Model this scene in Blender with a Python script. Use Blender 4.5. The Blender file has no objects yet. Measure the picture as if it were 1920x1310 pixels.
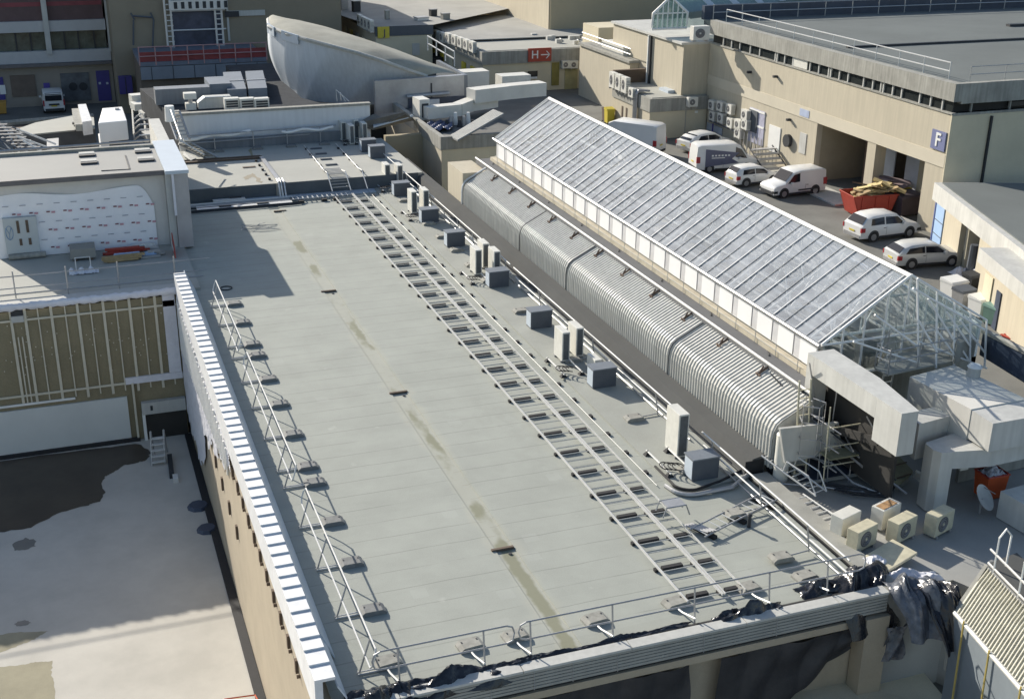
import bpy, bmesh, math, random
import numpy as np
from mathutils import Vector, Matrix
random.seed(7)
S = bpy.context.scene
COL = S.collection
# ---------------------------------------------------------------- camera, sky, sun
FPX = 2318.46
YAW, PIT, ROL = math.radians(20.290), math.radians(22.1217), math.radians(0.6913)
CAMZ = 20.0
_fw = Vector((math.sin(YAW)*math.cos(PIT), math.cos(YAW)*math.cos(PIT), -math.sin(PIT)))
_r = Vector((math.cos(YAW), -math.sin(YAW), 0)); _u = _r.cross(_fw)
_c, _s = math.cos(ROL), math.sin(ROL)
_r2 = _r*_c+_u*_s; _u2 = _u*_c-_r*_s
cd = bpy.data.cameras.new('camera'); cam = bpy.data.objects.new('camera', cd); COL.objects.link(cam)
cd.sensor_width = 36; cd.lens = FPX/1920*36; cd.clip_start = .5; cd.clip_end = 2000
M = Matrix((_r2, _u2, -_fw)).transposed().to_4x4(); M.translation = Vector((0, 0, CAMZ)); cam.matrix_world = M
S.camera = cam
W = bpy.data.worlds.new('World'); S.world = W; W.use_nodes = True
wn = W.node_tree.nodes; sky = wn.new('ShaderNodeTexSky'); sky.sky_type = 'NISHITA'; sky.sun_disc = False
SUN_EL, SUN_AZ = math.radians(24.2), math.radians(112)      # azimuth of the sun, counter-clockwise from +X
sky.sun_elevation = SUN_EL; sky.sun_rotation = math.pi/2-SUN_AZ; sky.air_density = 1.0; sky.dust_density = 1.2
wn['Background'].inputs['Strength'].default_value = 0.108
W.node_tree.links.new(sky.outputs[0], wn['Background'].inputs['Color'])
sl = bpy.data.lights.new('sun', 'SUN'); sun = bpy.data.objects.new('sun', sl); COL.objects.link(sun)
sl.energy = 4.95; sl.angle = math.radians(.5); sl.color = (1, .93, .82)
sd = Vector((math.cos(SUN_EL)*math.cos(SUN_AZ), math.cos(SUN_EL)*math.sin(SUN_AZ), math.sin(SUN_EL)))
sun.rotation_euler = sd.to_track_quat('Z', 'Y').to_euler(); sun.location = sd*200
S.view_settings.view_transform = 'Standard'; S.view_settings.look = 'None'; S.view_settings.gamma = 1
S.view_settings.exposure = 0.55
# ---------------------------------------------------------------- measuring helpers: photo pixel -> point on a plane of the place
CAM = Vector((0, 0, CAMZ))
def ray(x, y): return _fw*FPX+_r2*(x-960)-_u2*(y-655)
def PZ(x, y, z=0.): d = ray(x, y); return CAM+d*((z-CAMZ)/d.z)
def PX(x, y, X): d = ray(x, y); return CAM+d*(X/d.x)
def PY(x, y, Y): d = ray(x, y); return CAM+d*(Y/d.y)
# ---------------------------------------------------------------- mesh helpers
ORG = {}
class MB:
    def __init__(s): s.v = []; s.f = []
    def add(s, vs, fs):
        n = len(s.v); s.v += [tuple(v) for v in vs]; s.f += [tuple(i+n for i in f) for f in fs]; return s
    def box(s, x0, x1, y0, y1, z0, z1):
        return s.add([(x, y, z) for z in (z0, z1) for x, y in ((x0, y0), (x1, y0), (x1, y1), (x0, y1))],
                     [(3, 2, 1, 0), (4, 5, 6, 7), (0, 1, 5, 4), (1, 2, 6, 5), (2, 3, 7, 6), (3, 0, 4, 7)])
    def obox(s, c, dx, dy, dz, rot=0., tilt=0.):
        ca, sa = math.cos(rot), math.sin(rot); vs = []
        for z in (0, dz):
            for x, y in ((-dx/2, -dy/2), (dx/2, -dy/2), (dx/2, dy/2), (-dx/2, dy/2)):
                zz = z+x*math.sin(tilt); vs.append((c[0]+x*ca-y*sa, c[1]+x*sa+y*ca, c[2]+zz))
        return s.add(vs, [(3, 2, 1, 0), (4, 5, 6, 7), (0, 1, 5, 4), (1, 2, 6, 5), (2, 3, 7, 6), (3, 0, 4, 7)])
    def prism(s, pts, z0, z1):                      # plan polygon, counter-clockwise
        n = len(pts); vs = [(p[0], p[1], z0) for p in pts]+[(p[0], p[1], z1) for p in pts]
        return s.add(vs, [tuple(range(n-1, -1, -1)), tuple(range(n, 2*n))]+[(i, (i+1) % n, (i+1) % n+n, i+n) for i in range(n)])
    def ext(s, pts, vec):                           # any planar polygon swept along vec
        n = len(pts); v = Vector(vec); vs = [Vector(p) for p in pts]; vs += [p+v for p in vs]
        return s.add(vs, [tuple(range(n-1, -1, -1)), tuple(range(n, 2*n))]+[(i, (i+1) % n, (i+1) % n+n, i+n) for i in range(n)])
    def poly(s, pts): return s.add(pts, [tuple(range(len(pts)))])
    def tube(s, pts, r, n=6, closed=False):
        pts = [Vector(p) for p in pts]; rings = []; prev = None
        for i, p in enumerate(pts):
            a = pts[i-1] if i else (pts[-1] if closed else p); b = pts[i+1] if i < len(pts)-1 else (pts[0] if closed else p)
            t = (b-a)
            if t.length < 1e-6: t = Vector((0, 0, 1))
            t.normalize()
            if prev is None:
                prev = t.orthogonal().normalized()
            u = (prev-t*prev.dot(t)).normalized(); w = t.cross(u); prev = u
            rings.append([p+(u*math.cos(2*math.pi*k/n)+w*math.sin(2*math.pi*k/n))*r for k in range(n)])
        base = len(s.v); s.v += [tuple(q) for r_ in rings for q in r_]; m = len(pts)
        for i in range(m if closed else m-1):
            j = (i+1) % m
            for k in range(n): s.f.append((base+i*n+k, base+i*n+(k+1) % n, base+j*n+(k+1) % n, base+j*n+k))
        if not closed:
            s.f.append(tuple(base+k for k in range(n-1, -1, -1))); s.f.append(tuple(base+(m-1)*n+k for k in range(n)))
        return s
    def cyl(s, c, r0, h, r1=None, n=14):
        r1 = r0 if r1 is None else r1; vs = []
        for z, r in ((0, r0), (h, r1)): vs += [(c[0]+r*math.cos(2*math.pi*k/n), c[1]+r*math.sin(2*math.pi*k/n), c[2]+z) for k in range(n)]
        return s.add(vs, [tuple(range(n-1, -1, -1)), tuple(range(n, 2*n))]+[(k, (k+1) % n, (k+1) % n+n, k+n) for k in range(n)])
    def disc(s, c, r, axis, th, n=18):              # short cylinder along a unit axis
        a = Vector(axis).normalized(); u = a.orthogonal().normalized(); w = a.cross(u); c = Vector(c); vs = []
        for t in (0, th): vs += [c+a*t+(u*math.cos(2*math.pi*k/n)+w*math.sin(2*math.pi*k/n))*r for k in range(n)]
        return s.add(vs, [tuple(range(n-1, -1, -1)), tuple(range(n, 2*n))]+[(k, (k+1) % n, (k+1) % n+n, k+n) for k in range(n)])
    def grid(s, fn, nu, nv):
        b = len(s.v)
        for i in range(nu+1):
            for j in range(nv+1): s.v.append(tuple(fn(i/nu, j/nv)))
        for i in range(nu):
            for j in range(nv): a = b+i*(nv+1)+j; s.f.append((a, a+nv+1, a+nv+2, a+1))
        return s
    def build(s, name, mat, parent=None, smooth=False, local=False, bevel=0):
        o_ = Vector((0, 0, 0)) if (parent is None or local) else ORG.get(parent.name, Vector((0, 0, 0)))
        me = bpy.data.meshes.new(name); me.from_pydata([tuple(Vector(v)-o_) for v in s.v], [], s.f); me.materials.append(mat)
        bm = bmesh.new(); bm.from_mesh(me); bmesh.ops.recalc_face_normals(bm, faces=bm.faces)
        if bevel: bmesh.ops.bevel(bm, geom=[e for e in bm.edges if len(e.link_faces) == 2 and e.calc_face_angle(0) > .6], offset=bevel, segments=2, affect='EDGES', profile=.6)
        bm.to_mesh(me); bm.free()
        if smooth:
            me.polygons.foreach_set('use_smooth', [True]*len(me.polygons))
            try: me.set_sharp_from_angle(angle=math.radians(40))
            except Exception: pass
        o = bpy.data.objects.new(name, me); COL.objects.link(o)
        if parent is not None: o.parent = parent
        ORG[o.name] = o_
        return o
def tag(o, label=None, cat=None, group=None, kind=None):
    for k, v in (('label', label), ('category', cat), ('group', group), ('kind', kind)):
        if v: o[k] = v
    return o
def thing(name, label, cat, loc=(0, 0, 0), group=None):
    o = bpy.data.objects.new(name, None); COL.objects.link(o); o.location = loc; o.empty_display_size = .2
    ORG[o.name] = Vector(loc); return tag(o, label, cat, group)
def place(o, loc, rz=0): o.location = loc; o.rotation_euler = (0, 0, rz); return o
def copy_tree(o, loc=None, rz=None, label=None, parent=None):
    c = o.copy(); COL.objects.link(c)
    if parent is not None: c.parent = parent
    if loc is not None: c.location = loc
    if rz is not None: c.rotation_euler = (0, 0, rz)
    if label: c['label'] = label
    for ch in o.children: copy_tree(ch, parent=c)
    return c
def struct(name, mb, mat, **k): return tag(mb.build(name, mat, **k), kind='structure')
# ---------------------------------------------------------------- materials
def srgb(h):
    h = h.lstrip('#'); f = lambda c: c/12.92 if c <= .04045 else ((c+.055)/1.055)**2.4
    return tuple(f(int(h[i:i+2], 16)/255) for i in (0, 2, 4))
MATS = {}
def mat(name, col, rough=.7, metal=0., var=.18, scale=1.2, fine=0., bump=0., bscale=20., streak=0., col2=None, spec=.5):
    if name in MATS: return MATS[name]
    m = bpy.data.materials.new(name); m.use_nodes = True; nt = m.node_tree; N = nt.nodes; L = nt.links; b = N['Principled BSDF']
    b.inputs['Roughness'].default_value = rough; b.inputs['Metallic'].default_value = metal; b.inputs['Specular IOR Level'].default_value = spec
    tc = N.new('ShaderNodeNewGeometry'); pos = tc.outputs['Position']
    n1 = N.new('ShaderNodeTexNoise'); n1.inputs['Scale'].default_value = scale; n1.inputs['Detail'].default_value = 7; n1.inputs['Roughness'].default_value = .65
    L.new(pos, n1.inputs['Vector'])
    r = N.new('ShaderNodeValToRGB'); c2 = col2 if col2 else tuple(c*(1-var) for c in col); c1 = tuple(min(1, c*(1+var*.45)) for c in col)
    r.color_ramp.elements[0].position = .34; r.color_ramp.elements[1].position = .66
    r.color_ramp.elements[0].color = (*c2, 1); r.color_ramp.elements[1].color = (*c1, 1); L.new(n1.outputs['Fac'], r.inputs[0]); out = r.outputs[0]
    if fine or streak:
        n2 = N.new('ShaderNodeTexNoise'); n2.inputs['Detail'].default_value = 4
        mp = N.new('ShaderNodeMapping'); L.new(pos, mp.inputs['Vector']); L.new(mp.outputs[0], n2.inputs['Vector'])
        if streak: mp.inputs['Scale'].default_value = (3.5, 3.5, .25); n2.inputs['Scale'].default_value = 1.4
        else: n2.inputs['Scale'].default_value = 30
        mr = N.new('ShaderNodeMapRange'); a = streak or fine; mr.inputs['From Min'].default_value = .35; mr.inputs['From Max'].default_value = .65
        mr.inputs['To Min'].default_value = 1-a; mr.inputs['To Max'].default_value = 1+a*.3; L.new(n2.outputs['Fac'], mr.inputs['Value'])
        mx = N.new('ShaderNodeVectorMath'); mx.operation = 'SCALE'; L.new(out, mx.inputs[0]); L.new(mr.outputs[0], mx.inputs['Scale']); out = mx.outputs[0]
    L.new(out, b.inputs['Base Color'])
    if bump:
        n3 = N.new('ShaderNodeTexNoise'); n3.inputs['Scale'].default_value = bscale; n3.inputs['Detail'].default_value = 5; L.new(pos, n3.inputs['Vector'])
        bp = N.new('ShaderNodeBump'); bp.inputs['Strength'].default_value = bump; bp.inputs['Distance'].default_value = .05
        L.new(n3.outputs['Fac'], bp.inputs['Height']); L.new(bp.outputs[0], b.inputs['Normal'])
    MATS[name] = m; return m
def emboss(m, fn):                                   # let a function extend a material: fn(nodes, links, position, principled, colour socket) -> colour socket
    nt = m.node_tree; b = nt.nodes['Principled BSDF']; pos = next(n for n in nt.nodes if n.type == 'NEW_GEOMETRY').outputs['Position']
    cur = b.inputs['Base Color'].links[0].from_socket; out = fn(nt.nodes, nt.links, pos, b, cur); nt.links.new(out, b.inputs['Base Color']); return m
def mth(N, L, op, a, b=None, c=None):
    n = N.new('ShaderNodeMath'); n.operation = op
    for i, v in enumerate((a, b, c)):
        if v is None: continue
        if isinstance(v, (int, float)): n.inputs[i].default_value = v
        else: L.new(v, n.inputs[i])
    return n.outputs[0]
def mixc(N, L, fac, a, b):
    n = N.new('ShaderNodeMix'); n.data_type = 'RGBA'
    if isinstance(fac, (int, float)): n.inputs[0].default_value = fac
    else: L.new(fac, n.inputs[0])
    for i, v in ((6, a), (7, b)):
        if isinstance(v, tuple): n.inputs[i].default_value = (*v, 1)
        else: L.new(v, n.inputs[i])
    return n.outputs[2]
def noise(N, L, pos, sc, det=4, sxyz=None):
    n = N.new('ShaderNodeTexNoise'); n.inputs['Scale'].default_value = sc; n.inputs['Detail'].default_value = det
    if sxyz:
        mp = N.new('ShaderNodeMapping'); mp.inputs['Scale'].default_value = sxyz; L.new(pos, mp.inputs['Vector']); pos = mp.outputs[0]
    L.new(pos, n.inputs['Vector']); return n.outputs['Fac']
def sepxyz(N, L, pos): n = N.new('ShaderNodeSeparateXYZ'); L.new(pos, n.inputs[0]); return n.outputs
def sstep(N, L, v, a, b):
    n = N.new('ShaderNodeMapRange'); n.interpolation_type = 'SMOOTHSTEP'; L.new(v, n.inputs['Value'])
    n.inputs['From Min'].default_value = a; n.inputs['From Max'].default_value = b; return n.outputs[0]
# main roof felt: rolls laid across, lap lines, a stained valley gutter
ROOF = mat('roof_felt', (.335, .350, .312), .85, var=.09, scale=.55, fine=.07)
def roof_fn(N, L, pos, b, cur):
    x, y, z = sepxyz(N, L, pos)
    wob = mth(N, L, 'MULTIPLY', noise(N, L, pos, .9, 3), .10)
    side = mth(N, L, 'GREATER_THAN', x, 11.3); yy = mth(N, L, 'ADD', mth(N, L, 'ADD', y, wob), mth(N, L, 'MULTIPLY', side, .43))
    fr = mth(N, L, 'FRACT', mth(N, L, 'DIVIDE', yy, .98))
    line = mth(N, L, 'SUBTRACT', 1., sstep(N, L, mth(N, L, 'ABSOLUTE', mth(N, L, 'SUBTRACT', fr, .5)), 0., .035))
    msk = mth(N, L, 'MULTIPLY', sstep(N, L, noise(N, L, pos, .45, 3, (1, 4, 1)), .30, .52), mth(N, L, 'MULTIPLY', line, .27))
    roll = N.new('ShaderNodeTexWhiteNoise'); roll.noise_dimensions = '2D'; cb = N.new('ShaderNodeCombineXYZ')
    L.new(mth(N, L, 'FLOOR', mth(N, L, 'DIVIDE', yy, .98)), cb.inputs[0]); L.new(side, cb.inputs[1]); L.new(cb.outputs[0], roll.inputs['Vector'])
    tone = mth(N, L, 'MULTIPLY', mth(N, L, 'SUBTRACT', roll.outputs['Value'], .5), .045)
    sc = N.new('ShaderNodeVectorMath'); sc.operation = 'SCALE'; L.new(cur, sc.inputs[0])
    L.new(mth(N, L, 'ADD', mth(N, L, 'SUBTRACT', 1., msk), tone), sc.inputs['Scale']); cur = sc.outputs[0]
    d = mth(N, L, 'ABSOLUTE', mth(N, L, 'SUBTRACT', mth(N, L, 'ADD', x, mth(N, L, 'MULTIPLY', mth(N, L, 'SUBTRACT', noise(N, L, pos, .8, 4), .5), .9)), 11.28))
    g1 = mth(N, L, 'MULTIPLY', mth(N, L, 'SUBTRACT', 1., sstep(N, L, d, .22, .55)), .45)
    cur = mixc(N, L, g1, cur, (.38, .375, .31))
    xw = mth(N, L, 'ADD', x, mth(N, L, 'MULTIPLY', mth(N, L, 'SUBTRACT', noise(N, L, pos, 1.7, 3), .5), .35))
    inb = mth(N, L, 'SUBTRACT', 1., sstep(N, L, mth(N, L, 'ABSOLUTE', mth(N, L, 'SUBTRACT', xw, 11.28)), .13, .26))
    near = mth(N, L, 'MULTIPLY', mth(N, L, 'SUBTRACT', 1., sstep(N, L, y, 29.5, 33.0)), .3)
    wet = mth(N, L, 'MULTIPLY', mth(N, L, 'MULTIPLY', inb, sstep(N, L, mth(N, L, 'ADD', noise(N, L, pos, .55, 4, (1, .45, 1)), near), .50, .60)), .75)
    cur = mixc(N, L, wet, cur, (.17, .17, .10))
    sp = sstep(N, L, noise(N, L, pos, 1.3, 2), .70, .78)
    cur = mixc(N, L, mth(N, L, 'MULTIPLY', sp, .35), cur, (.46, .46, .42))
    st = mth(N, L, 'MULTIPLY', sstep(N, L, noise(N, L, pos, .23, 6, (1, .5, 1)), .56, .68), sstep(N, L, noise(N, L, pos, 2.4, 5), .42, .6)); cur = mixc(N, L, mth(N, L, 'MULTIPLY', st, .16), cur, (.22, .225, .20))
    pt = N.new('ShaderNodeTexVoronoi'); pt.distance = 'CHEBYCHEV'; pt.inputs['Scale'].default_value = .42; L.new(pos, pt.inputs['Vector']); ps = mth(N, L, 'LESS_THAN', pt.outputs['Distance'], .10); cur = mixc(N, L, mth(N, L, 'MULTIPLY', ps, .10), cur, (.48, .49, .46))
    return cur
emboss(ROOF, roof_fn)
ROOF2 = mat('roof_felt_pale', (.385, .385, .345), .85, var=.08, scale=.4, fine=.05)
ROOF3 = mat('roof_felt_dull', (.33, .33, .31), .85, var=.16, scale=.25, fine=.06)
FARROOF = mat('roof_dark_grey', (.155, .17, .165), .9, var=.12, scale=.15, spec=.2)
STRIP = mat('grey_membrane', (.098, .10, .098), .9, var=.08, scale=.5, spec=.08)
COPE = mat('white_coping', (.68, .69, .70), .5, var=.12, scale=2.5)
COPEB = mat('blue_white_sheet', (.50, .56, .62), .4, var=.05)
GALV = mat('galvanised_steel', (.42, .42, .42), .45, .5, var=.12, scale=4)
TUBEW = mat('bright_tube', (.66, .66, .64), .4, .2, var=.08, scale=5)
WHITE = mat('white_paint', (.78, .78, .75), .5, var=.05)
ACW = mat('casing_cream', (.66, .65, .59), .5, var=.1, scale=3)
ACW2 = mat('casing_yellowed', (.56, .52, .38), .55, var=.15, scale=4)
DARK = mat('dark_plastic', (.03, .033, .038), .6, var=.2, scale=6)
BLACKR = mat('black_rubber', (.02, .02, .022), .8, var=.2, scale=8)
SLATE = mat('slate_grey_board', (.085, .097, .115), .6, var=.12, scale=3)
CORR = mat('corrugated_sheet', (.52, .515, .475), .55, 0, var=.1, scale=.7, streak=.12)
TAN = mat('tan_blockwork', (.40, .34, .25), .9, var=.1, scale=.6, fine=.06)
CREAM = mat('cream_render', (.50, .45, .345), .9, var=.06, scale=.3, streak=.07)
CREAMD = mat('sandy_shade_lifted', (.62, .56, .41), .9, var=.08, scale=.5, fine=.08)  # sandy cream, brightened to lift wall faces that stand in shade
CONC = mat('weathered_concrete', (.33, .325, .29), .9, var=.18, scale=.8, streak=.2)
CONCW = mat('pale_concrete', (.50, .50, .47), .85, var=.12, scale=.6, streak=.08)
FLOOR = mat('screed_floor', (.50, .48, .43), .9, var=.12, scale=.45, fine=.05)
ASPH = mat('asphalt', (.175, .175, .16), .9, var=.25, scale=.25, fine=.12)
INSUL = mat('insulation_board', (.25, .215, .135), .95, var=.12, scale=.9, fine=.12)
BATTEN = mat('pale_batten', (.58, .54, .43), .8, var=.1, scale=2)
MEMB = mat('white_membrane', (.66, .66, .70), .6, var=.1, scale=2, bump=.5, bscale=5)
WRAP = mat('house_wrap', (.84, .84, .86), .6, var=.06, scale=.8, bump=.25, bscale=2)
BOARD = mat('grey_board', (.58, .60, .58), .7, var=.05, scale=.5)
FIBRE = mat('grey_fibre_boards', (.32, .32, .29), .8, var=.15, scale=1.2, fine=.08)
TARP = mat('black_sheeting', (.022, .024, .03), .32, var=.3, scale=2, bump=.6, bscale=6)
WOOD = mat('timber', (.40, .29, .15), .8, var=.2, scale=3)
BROWN = mat('dark_timber', (.12, .085, .06), .8, var=.2, scale=3)
RED = mat('red_paint', (.40, .055, .035), .5, var=.12, scale=3)
ORNG = mat('orange_red_plastic', (.62, .11, .03), .45, var=.1, scale=4)
YEL = mat('yellow_paint', (.62, .50, .05), .5, var=.08, scale=3)
BLUEP = mat('purple_blue_paint', (.055, .045, .22), .5, var=.1, scale=2)
SKYB = mat('pale_blue_panel', (.33, .47, .68), .5, var=.06, scale=2)
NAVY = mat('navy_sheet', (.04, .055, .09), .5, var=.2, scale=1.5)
CLAD = mat('pale_cladding', (.56, .60, .64), .7, 0, var=.06, scale=.3, streak=.08)
CLADD = mat('dark_metal_cladding', (.17, .19, .215), .5, .2, var=.12, scale=.4, streak=.12)
DUCT = mat('dull_duct_metal', (.52, .52, .49), .6, 0, var=.1, scale=.8, streak=.09)
DUCTW = mat('pale_duct_top', (.66, .64, .58), .6, var=.1, scale=.7)
MOSS = mat('mossy_boards', (.27, .265, .17), .9, var=.35, scale=1.2, fine=.1)
DGLASS = mat('dark_glass', (.03, .035, .035), .12, var=.3, scale=.6)
CARW = mat('white_car_paint', (.72, .72, .70), .25, var=.03)
CARG = mat('car_glass', (.02, .022, .028), .04, var=.1, spec=.35)
TYRE = mat('tyre_rubber', (.02, .02, .02), .8, var=.1)
RIM = mat('alloy_rim', (.35, .35, .36), .35, .6, var=.1)
TAIL = mat('tail_lamp_red', (.35, .02, .03), .3, var=.1)
GREEN = mat('green_metal', (.10, .19, .16), .6, var=.15, scale=2)
DOORW = mat('pale_roller_door', (.40, .43, .48), .6, var=.08, scale=1)
SHADOWI = mat('unlit_interior', (.035, .033, .03), .9, var=.3, scale=.5)  # near-black colour stands for the lack of light behind openings
# translucent roof glazing
def glass(name, tint, opacity, rough=.12):
    m = bpy.data.materials.new(name); m.use_nodes = True; nt = m.node_tree; N = nt.nodes; L = nt.links; N.remove(N['Principled BSDF']); out = N['Material Output']
    geo = N.new('ShaderNodeNewGeometry'); nz = noise(N, L, geo.outputs['Position'], .9, 5)
    t = N.new('ShaderNodeBsdfTransparent'); t.inputs[0].default_value = (*[min(1, c**.3) for c in tint], 1)
    d = N.new('ShaderNodeBsdfDiffuse'); d.inputs[0].default_value = (*tint, 1)
    g = N.new('ShaderNodeBsdfGlossy'); g.inputs['Roughness'].default_value = rough; g.inputs[0].default_value = (.9, .92, .95, 1)
    mr = N.new('ShaderNodeMapRange'); mr.inputs['From Min'].default_value = .35; mr.inputs['From Max'].default_value = .65
    mr.inputs['To Min'].default_value = max(0, opacity-.09); mr.inputs['To Max'].default_value = opacity+.07; L.new(nz, mr.inputs['Value'])
    m1 = N.new('ShaderNodeMixShader'); L.new(mr.outputs[0], m1.inputs[0]); L.new(t.outputs[0], m1.inputs[1]); L.new(d.outputs[0], m1.inputs[2])
    fr = mth(N, L, 'MULTIPLY', noise(N, L, geo.outputs['Position'], .35, 3), .16)
    m2 = N.new('ShaderNodeMixShader'); L.new(mth(N, L, 'ADD', fr, .05), m2.inputs[0]); L.new(m1.outputs[0], m2.inputs[1]); L.new(g.outputs[0], m2.inputs[2])
    L.new(m2.outputs[0], out.inputs[0]); MATS[name] = m; return m
RGLASS = glass('dusty_roof_glass', (.56, .60, .63), .38, .12)
GGLASS = glass('clear_gable_glass', (.55, .68, .66), .12, .05)
TGLASS = glass('teal_glass', (.24, .38, .37), .4, .08)
def text_mesh(body, size, origin, right, up, m, parent, name='lettering', th=.02, bold=0.):
    cu = bpy.data.curves.new('t', 'FONT'); cu.body = body; cu.size = size; cu.extrude = th; cu.offset = bold; cu.align_x = 'CENTER'; cu.align_y = 'CENTER'
    to = bpy.data.objects.new('t', cu); COL.objects.link(to); bpy.context.view_layer.update()
    me = bpy.data.meshes.new_from_object(to.evaluated_get(bpy.context.evaluated_depsgraph_get())); bpy.data.objects.remove(to)
    r_, u_ = Vector(right).normalized(), Vector(up).normalized(); n_ = r_.cross(u_)
    mm = Matrix((r_, u_, n_)).transposed().to_4x4(); mm.translation = Vector(origin)-(ORG.get(parent.name, Vector()) if parent else Vector())
    me.transform(mm); me.materials.clear(); me.materials.append(m); o = bpy.data.objects.new(name, me); COL.objects.link(o); o.parent = parent; ORG[o.name] = ORG.get(parent.name, Vector())
    return o
# ================================================================ ground
g = MB(); g.box(-400, 700, -200, 900, -8.3, -7.62); struct('ground', g, mat('pale_bounce_ground', (.42, .40, .36), .95, var=.2, scale=.1))  # mostly unseen, coloured pale to bounce light onto the shaded walls
g = MB(); g.box(-60, 21, 100, 147, -7.61, -7.3); struct('court_asphalt', g, ASPH)
g = MB(); g.box(-60, 4.3, -60, 57.8, -7.6, -7.3); struct('court_floor', g, FLOOR)  # widened past the view so it bounces light onto shaded walls
g = MB(); g.box(21.2, 400, 24, 165, -7.6, -3.7); g.box(30, 500, -100, 24, -7.6, -3.7); struct('service_yard', g, ASPH)
# puddle and mossy patch on the screed, ragged outlines
def ragged(pts, z, amp=.05, seg=6):
    out = []; n = len(pts)
    for i in range(n):
        a, b = pts[i], pts[(i+1) % n]
        for k in range(seg):
            p = a.lerp(b, k/seg); out.append((p.x+random.uniform(-amp, amp), p.y+random.uniform(-amp, amp), z))
    return out
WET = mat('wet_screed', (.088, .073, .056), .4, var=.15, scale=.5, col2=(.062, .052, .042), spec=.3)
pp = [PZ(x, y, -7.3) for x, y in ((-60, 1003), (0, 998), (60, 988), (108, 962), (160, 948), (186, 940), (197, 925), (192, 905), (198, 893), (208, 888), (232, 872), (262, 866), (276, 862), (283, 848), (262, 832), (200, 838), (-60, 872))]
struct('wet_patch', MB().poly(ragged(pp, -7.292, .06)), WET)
for q in ([(22, 1020), (48, 1008), (66, 1012), (66, 1024), (48, 1030), (28, 1032)], [(26, 1168), (46, 1162), (60, 1166), (48, 1172), (30, 1175)]):
    struct('wet_patch', MB().poly(ragged([PZ(x, y, -7.3) for x, y in q], -7.294, .05, 4)), mat('damp_screed', (.17, .165, .15), .5, var=.1))
MOSSF = mat('algae_screed', (.31, .285, .20), .9, var=.14, scale=1, fine=.06)
for q in ([(-40, 1195), (30, 1185), (92, 1182), (60, 1200), (30, 1212), (-40, 1236)], [(-40, 1252), (40, 1246), (70, 1240), (98, 1238), (96, 1262), (104, 1290), (100, 1330), (-60, 1345)]):
    struct('algae_patch', MB().poly(ragged([PZ(x, y, -7.3) for x, y in q], -7.297, .035, 8)), MOSSF)
# ================================================================ the long flat-roofed hall
H = thing('flat_roof_hall', 'long grey flat roof hall running up the middle, with a stained gutter line', 'building', (5, 25.3, 0))
XL, XR, YN, YF = 4.3, 20.95, 25.35, 74.0
MB().box(XL, XR, YN, 84.6, -7.3, -.06).build('wall', TAN, H)
b = MB(); b.box(4.7, 10.98, 25.0, YF, -.06, 0); b.box(10.98, 11.58, 25.0, YF, -.06, -.035); b.box(11.58, 21.0, 25.0, YF, -.06, 0)
b.build('roof', ROOF, H)
# left parapet: white outer face, lapped boards on top, sloping inner sheet
b = MB(); b.box(4.2, 4.4, 25.0, 57.9, .0, 1.0); b.build('parapet', COPE, H)
b = MB(); y = 25.0; k = 0
while y < 57.8:
    y1 = min(y+random.uniform(.55, .66), 57.9); b.add([(x, yy, z) for yy, dz in ((y, .055), (y1, .0)) for x, z in ((4.2, 1.0), (4.72, 1.0), (4.72, 1.03+dz), (4.2, 1.03+dz))],
                              [(0, 1, 2, 3), (7, 6, 5, 4), (0, 4, 5, 1), (1, 5, 6, 2), (2, 6, 7, 3), (3, 7, 4, 0)]); y = y1
b.build('coping', COPE, H)
b = MB(); b.ext([(4.73, 27.2, 1.04), (5.16, 27.2, .04), (5.13, 27.2, .01), (4.70, 27.2, 1.0)], (0, 31.0, 0)); b.build('flashing', COPEB, H)
# loose end of that sheet, bent away near the corner
b = MB(); b.ext([(4.80, 25.1, .72), (5.02, 25.1, .30), (4.99, 25.1, .27), (4.77, 25.1, .69)], (-.05, 2.3, .15)); b.build('loose_flashing', COPEB, H)
# joist notches and small vents on the left wall
for k in range(14):
    yy = 28.1+k*1.19
    zz = -.86+.0*k
    MB().box(4.22, 4.31, yy-.07, yy+.07, zz, zz+.42).build('joist_end', BROWN, H)
    MB().disc((4.20, yy-.33, zz+.1), .055, (1, 0, 0), .1, 8).build('joist_bolt', BROWN, H)
for k, (yy, zz) in enumerate(((45.9, -3.4), (44.0, -3.45), (42.1, -3.5), (40.2, -3.5))): MB().box(4.22, 4.31, yy-.08, yy+.08, zz, zz+.55).build('joist_end', BROWN, H)
# membrane wrapped over the far part of that wall, held by cross battens
def mem(u, v):
    y = 57.7-u*17.7; zb = -6.3 if u < .35 else (-6.3+(u-.35)/.15*2.9 if u < .5 else -3.4+(u-.5)/.5*2.7)
    zb += .25*math.sin(u*41)+.15*math.sin(u*97); z = .02+(zb-.02)*v
    return (4.22-.03*math.sin(y*9+z*2)-.03*random.random(), y, z)
MB().grid(mem, 120, 26).build('membrane', MEMB, H, smooth=True)
for k in range(30):
    y0 = 57-k*.56; b = MB(); b.box(4.13, 4.19, y0-.03, y0+.03, -2.6+k*.05, -.05); b.build('batten', WHITE, H)
b = MB(); b.box(3.95, 4.28, 30.0, 57.5, -7.3, -7.22); b.build('skirting_strip', BLACKR, H)
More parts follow.
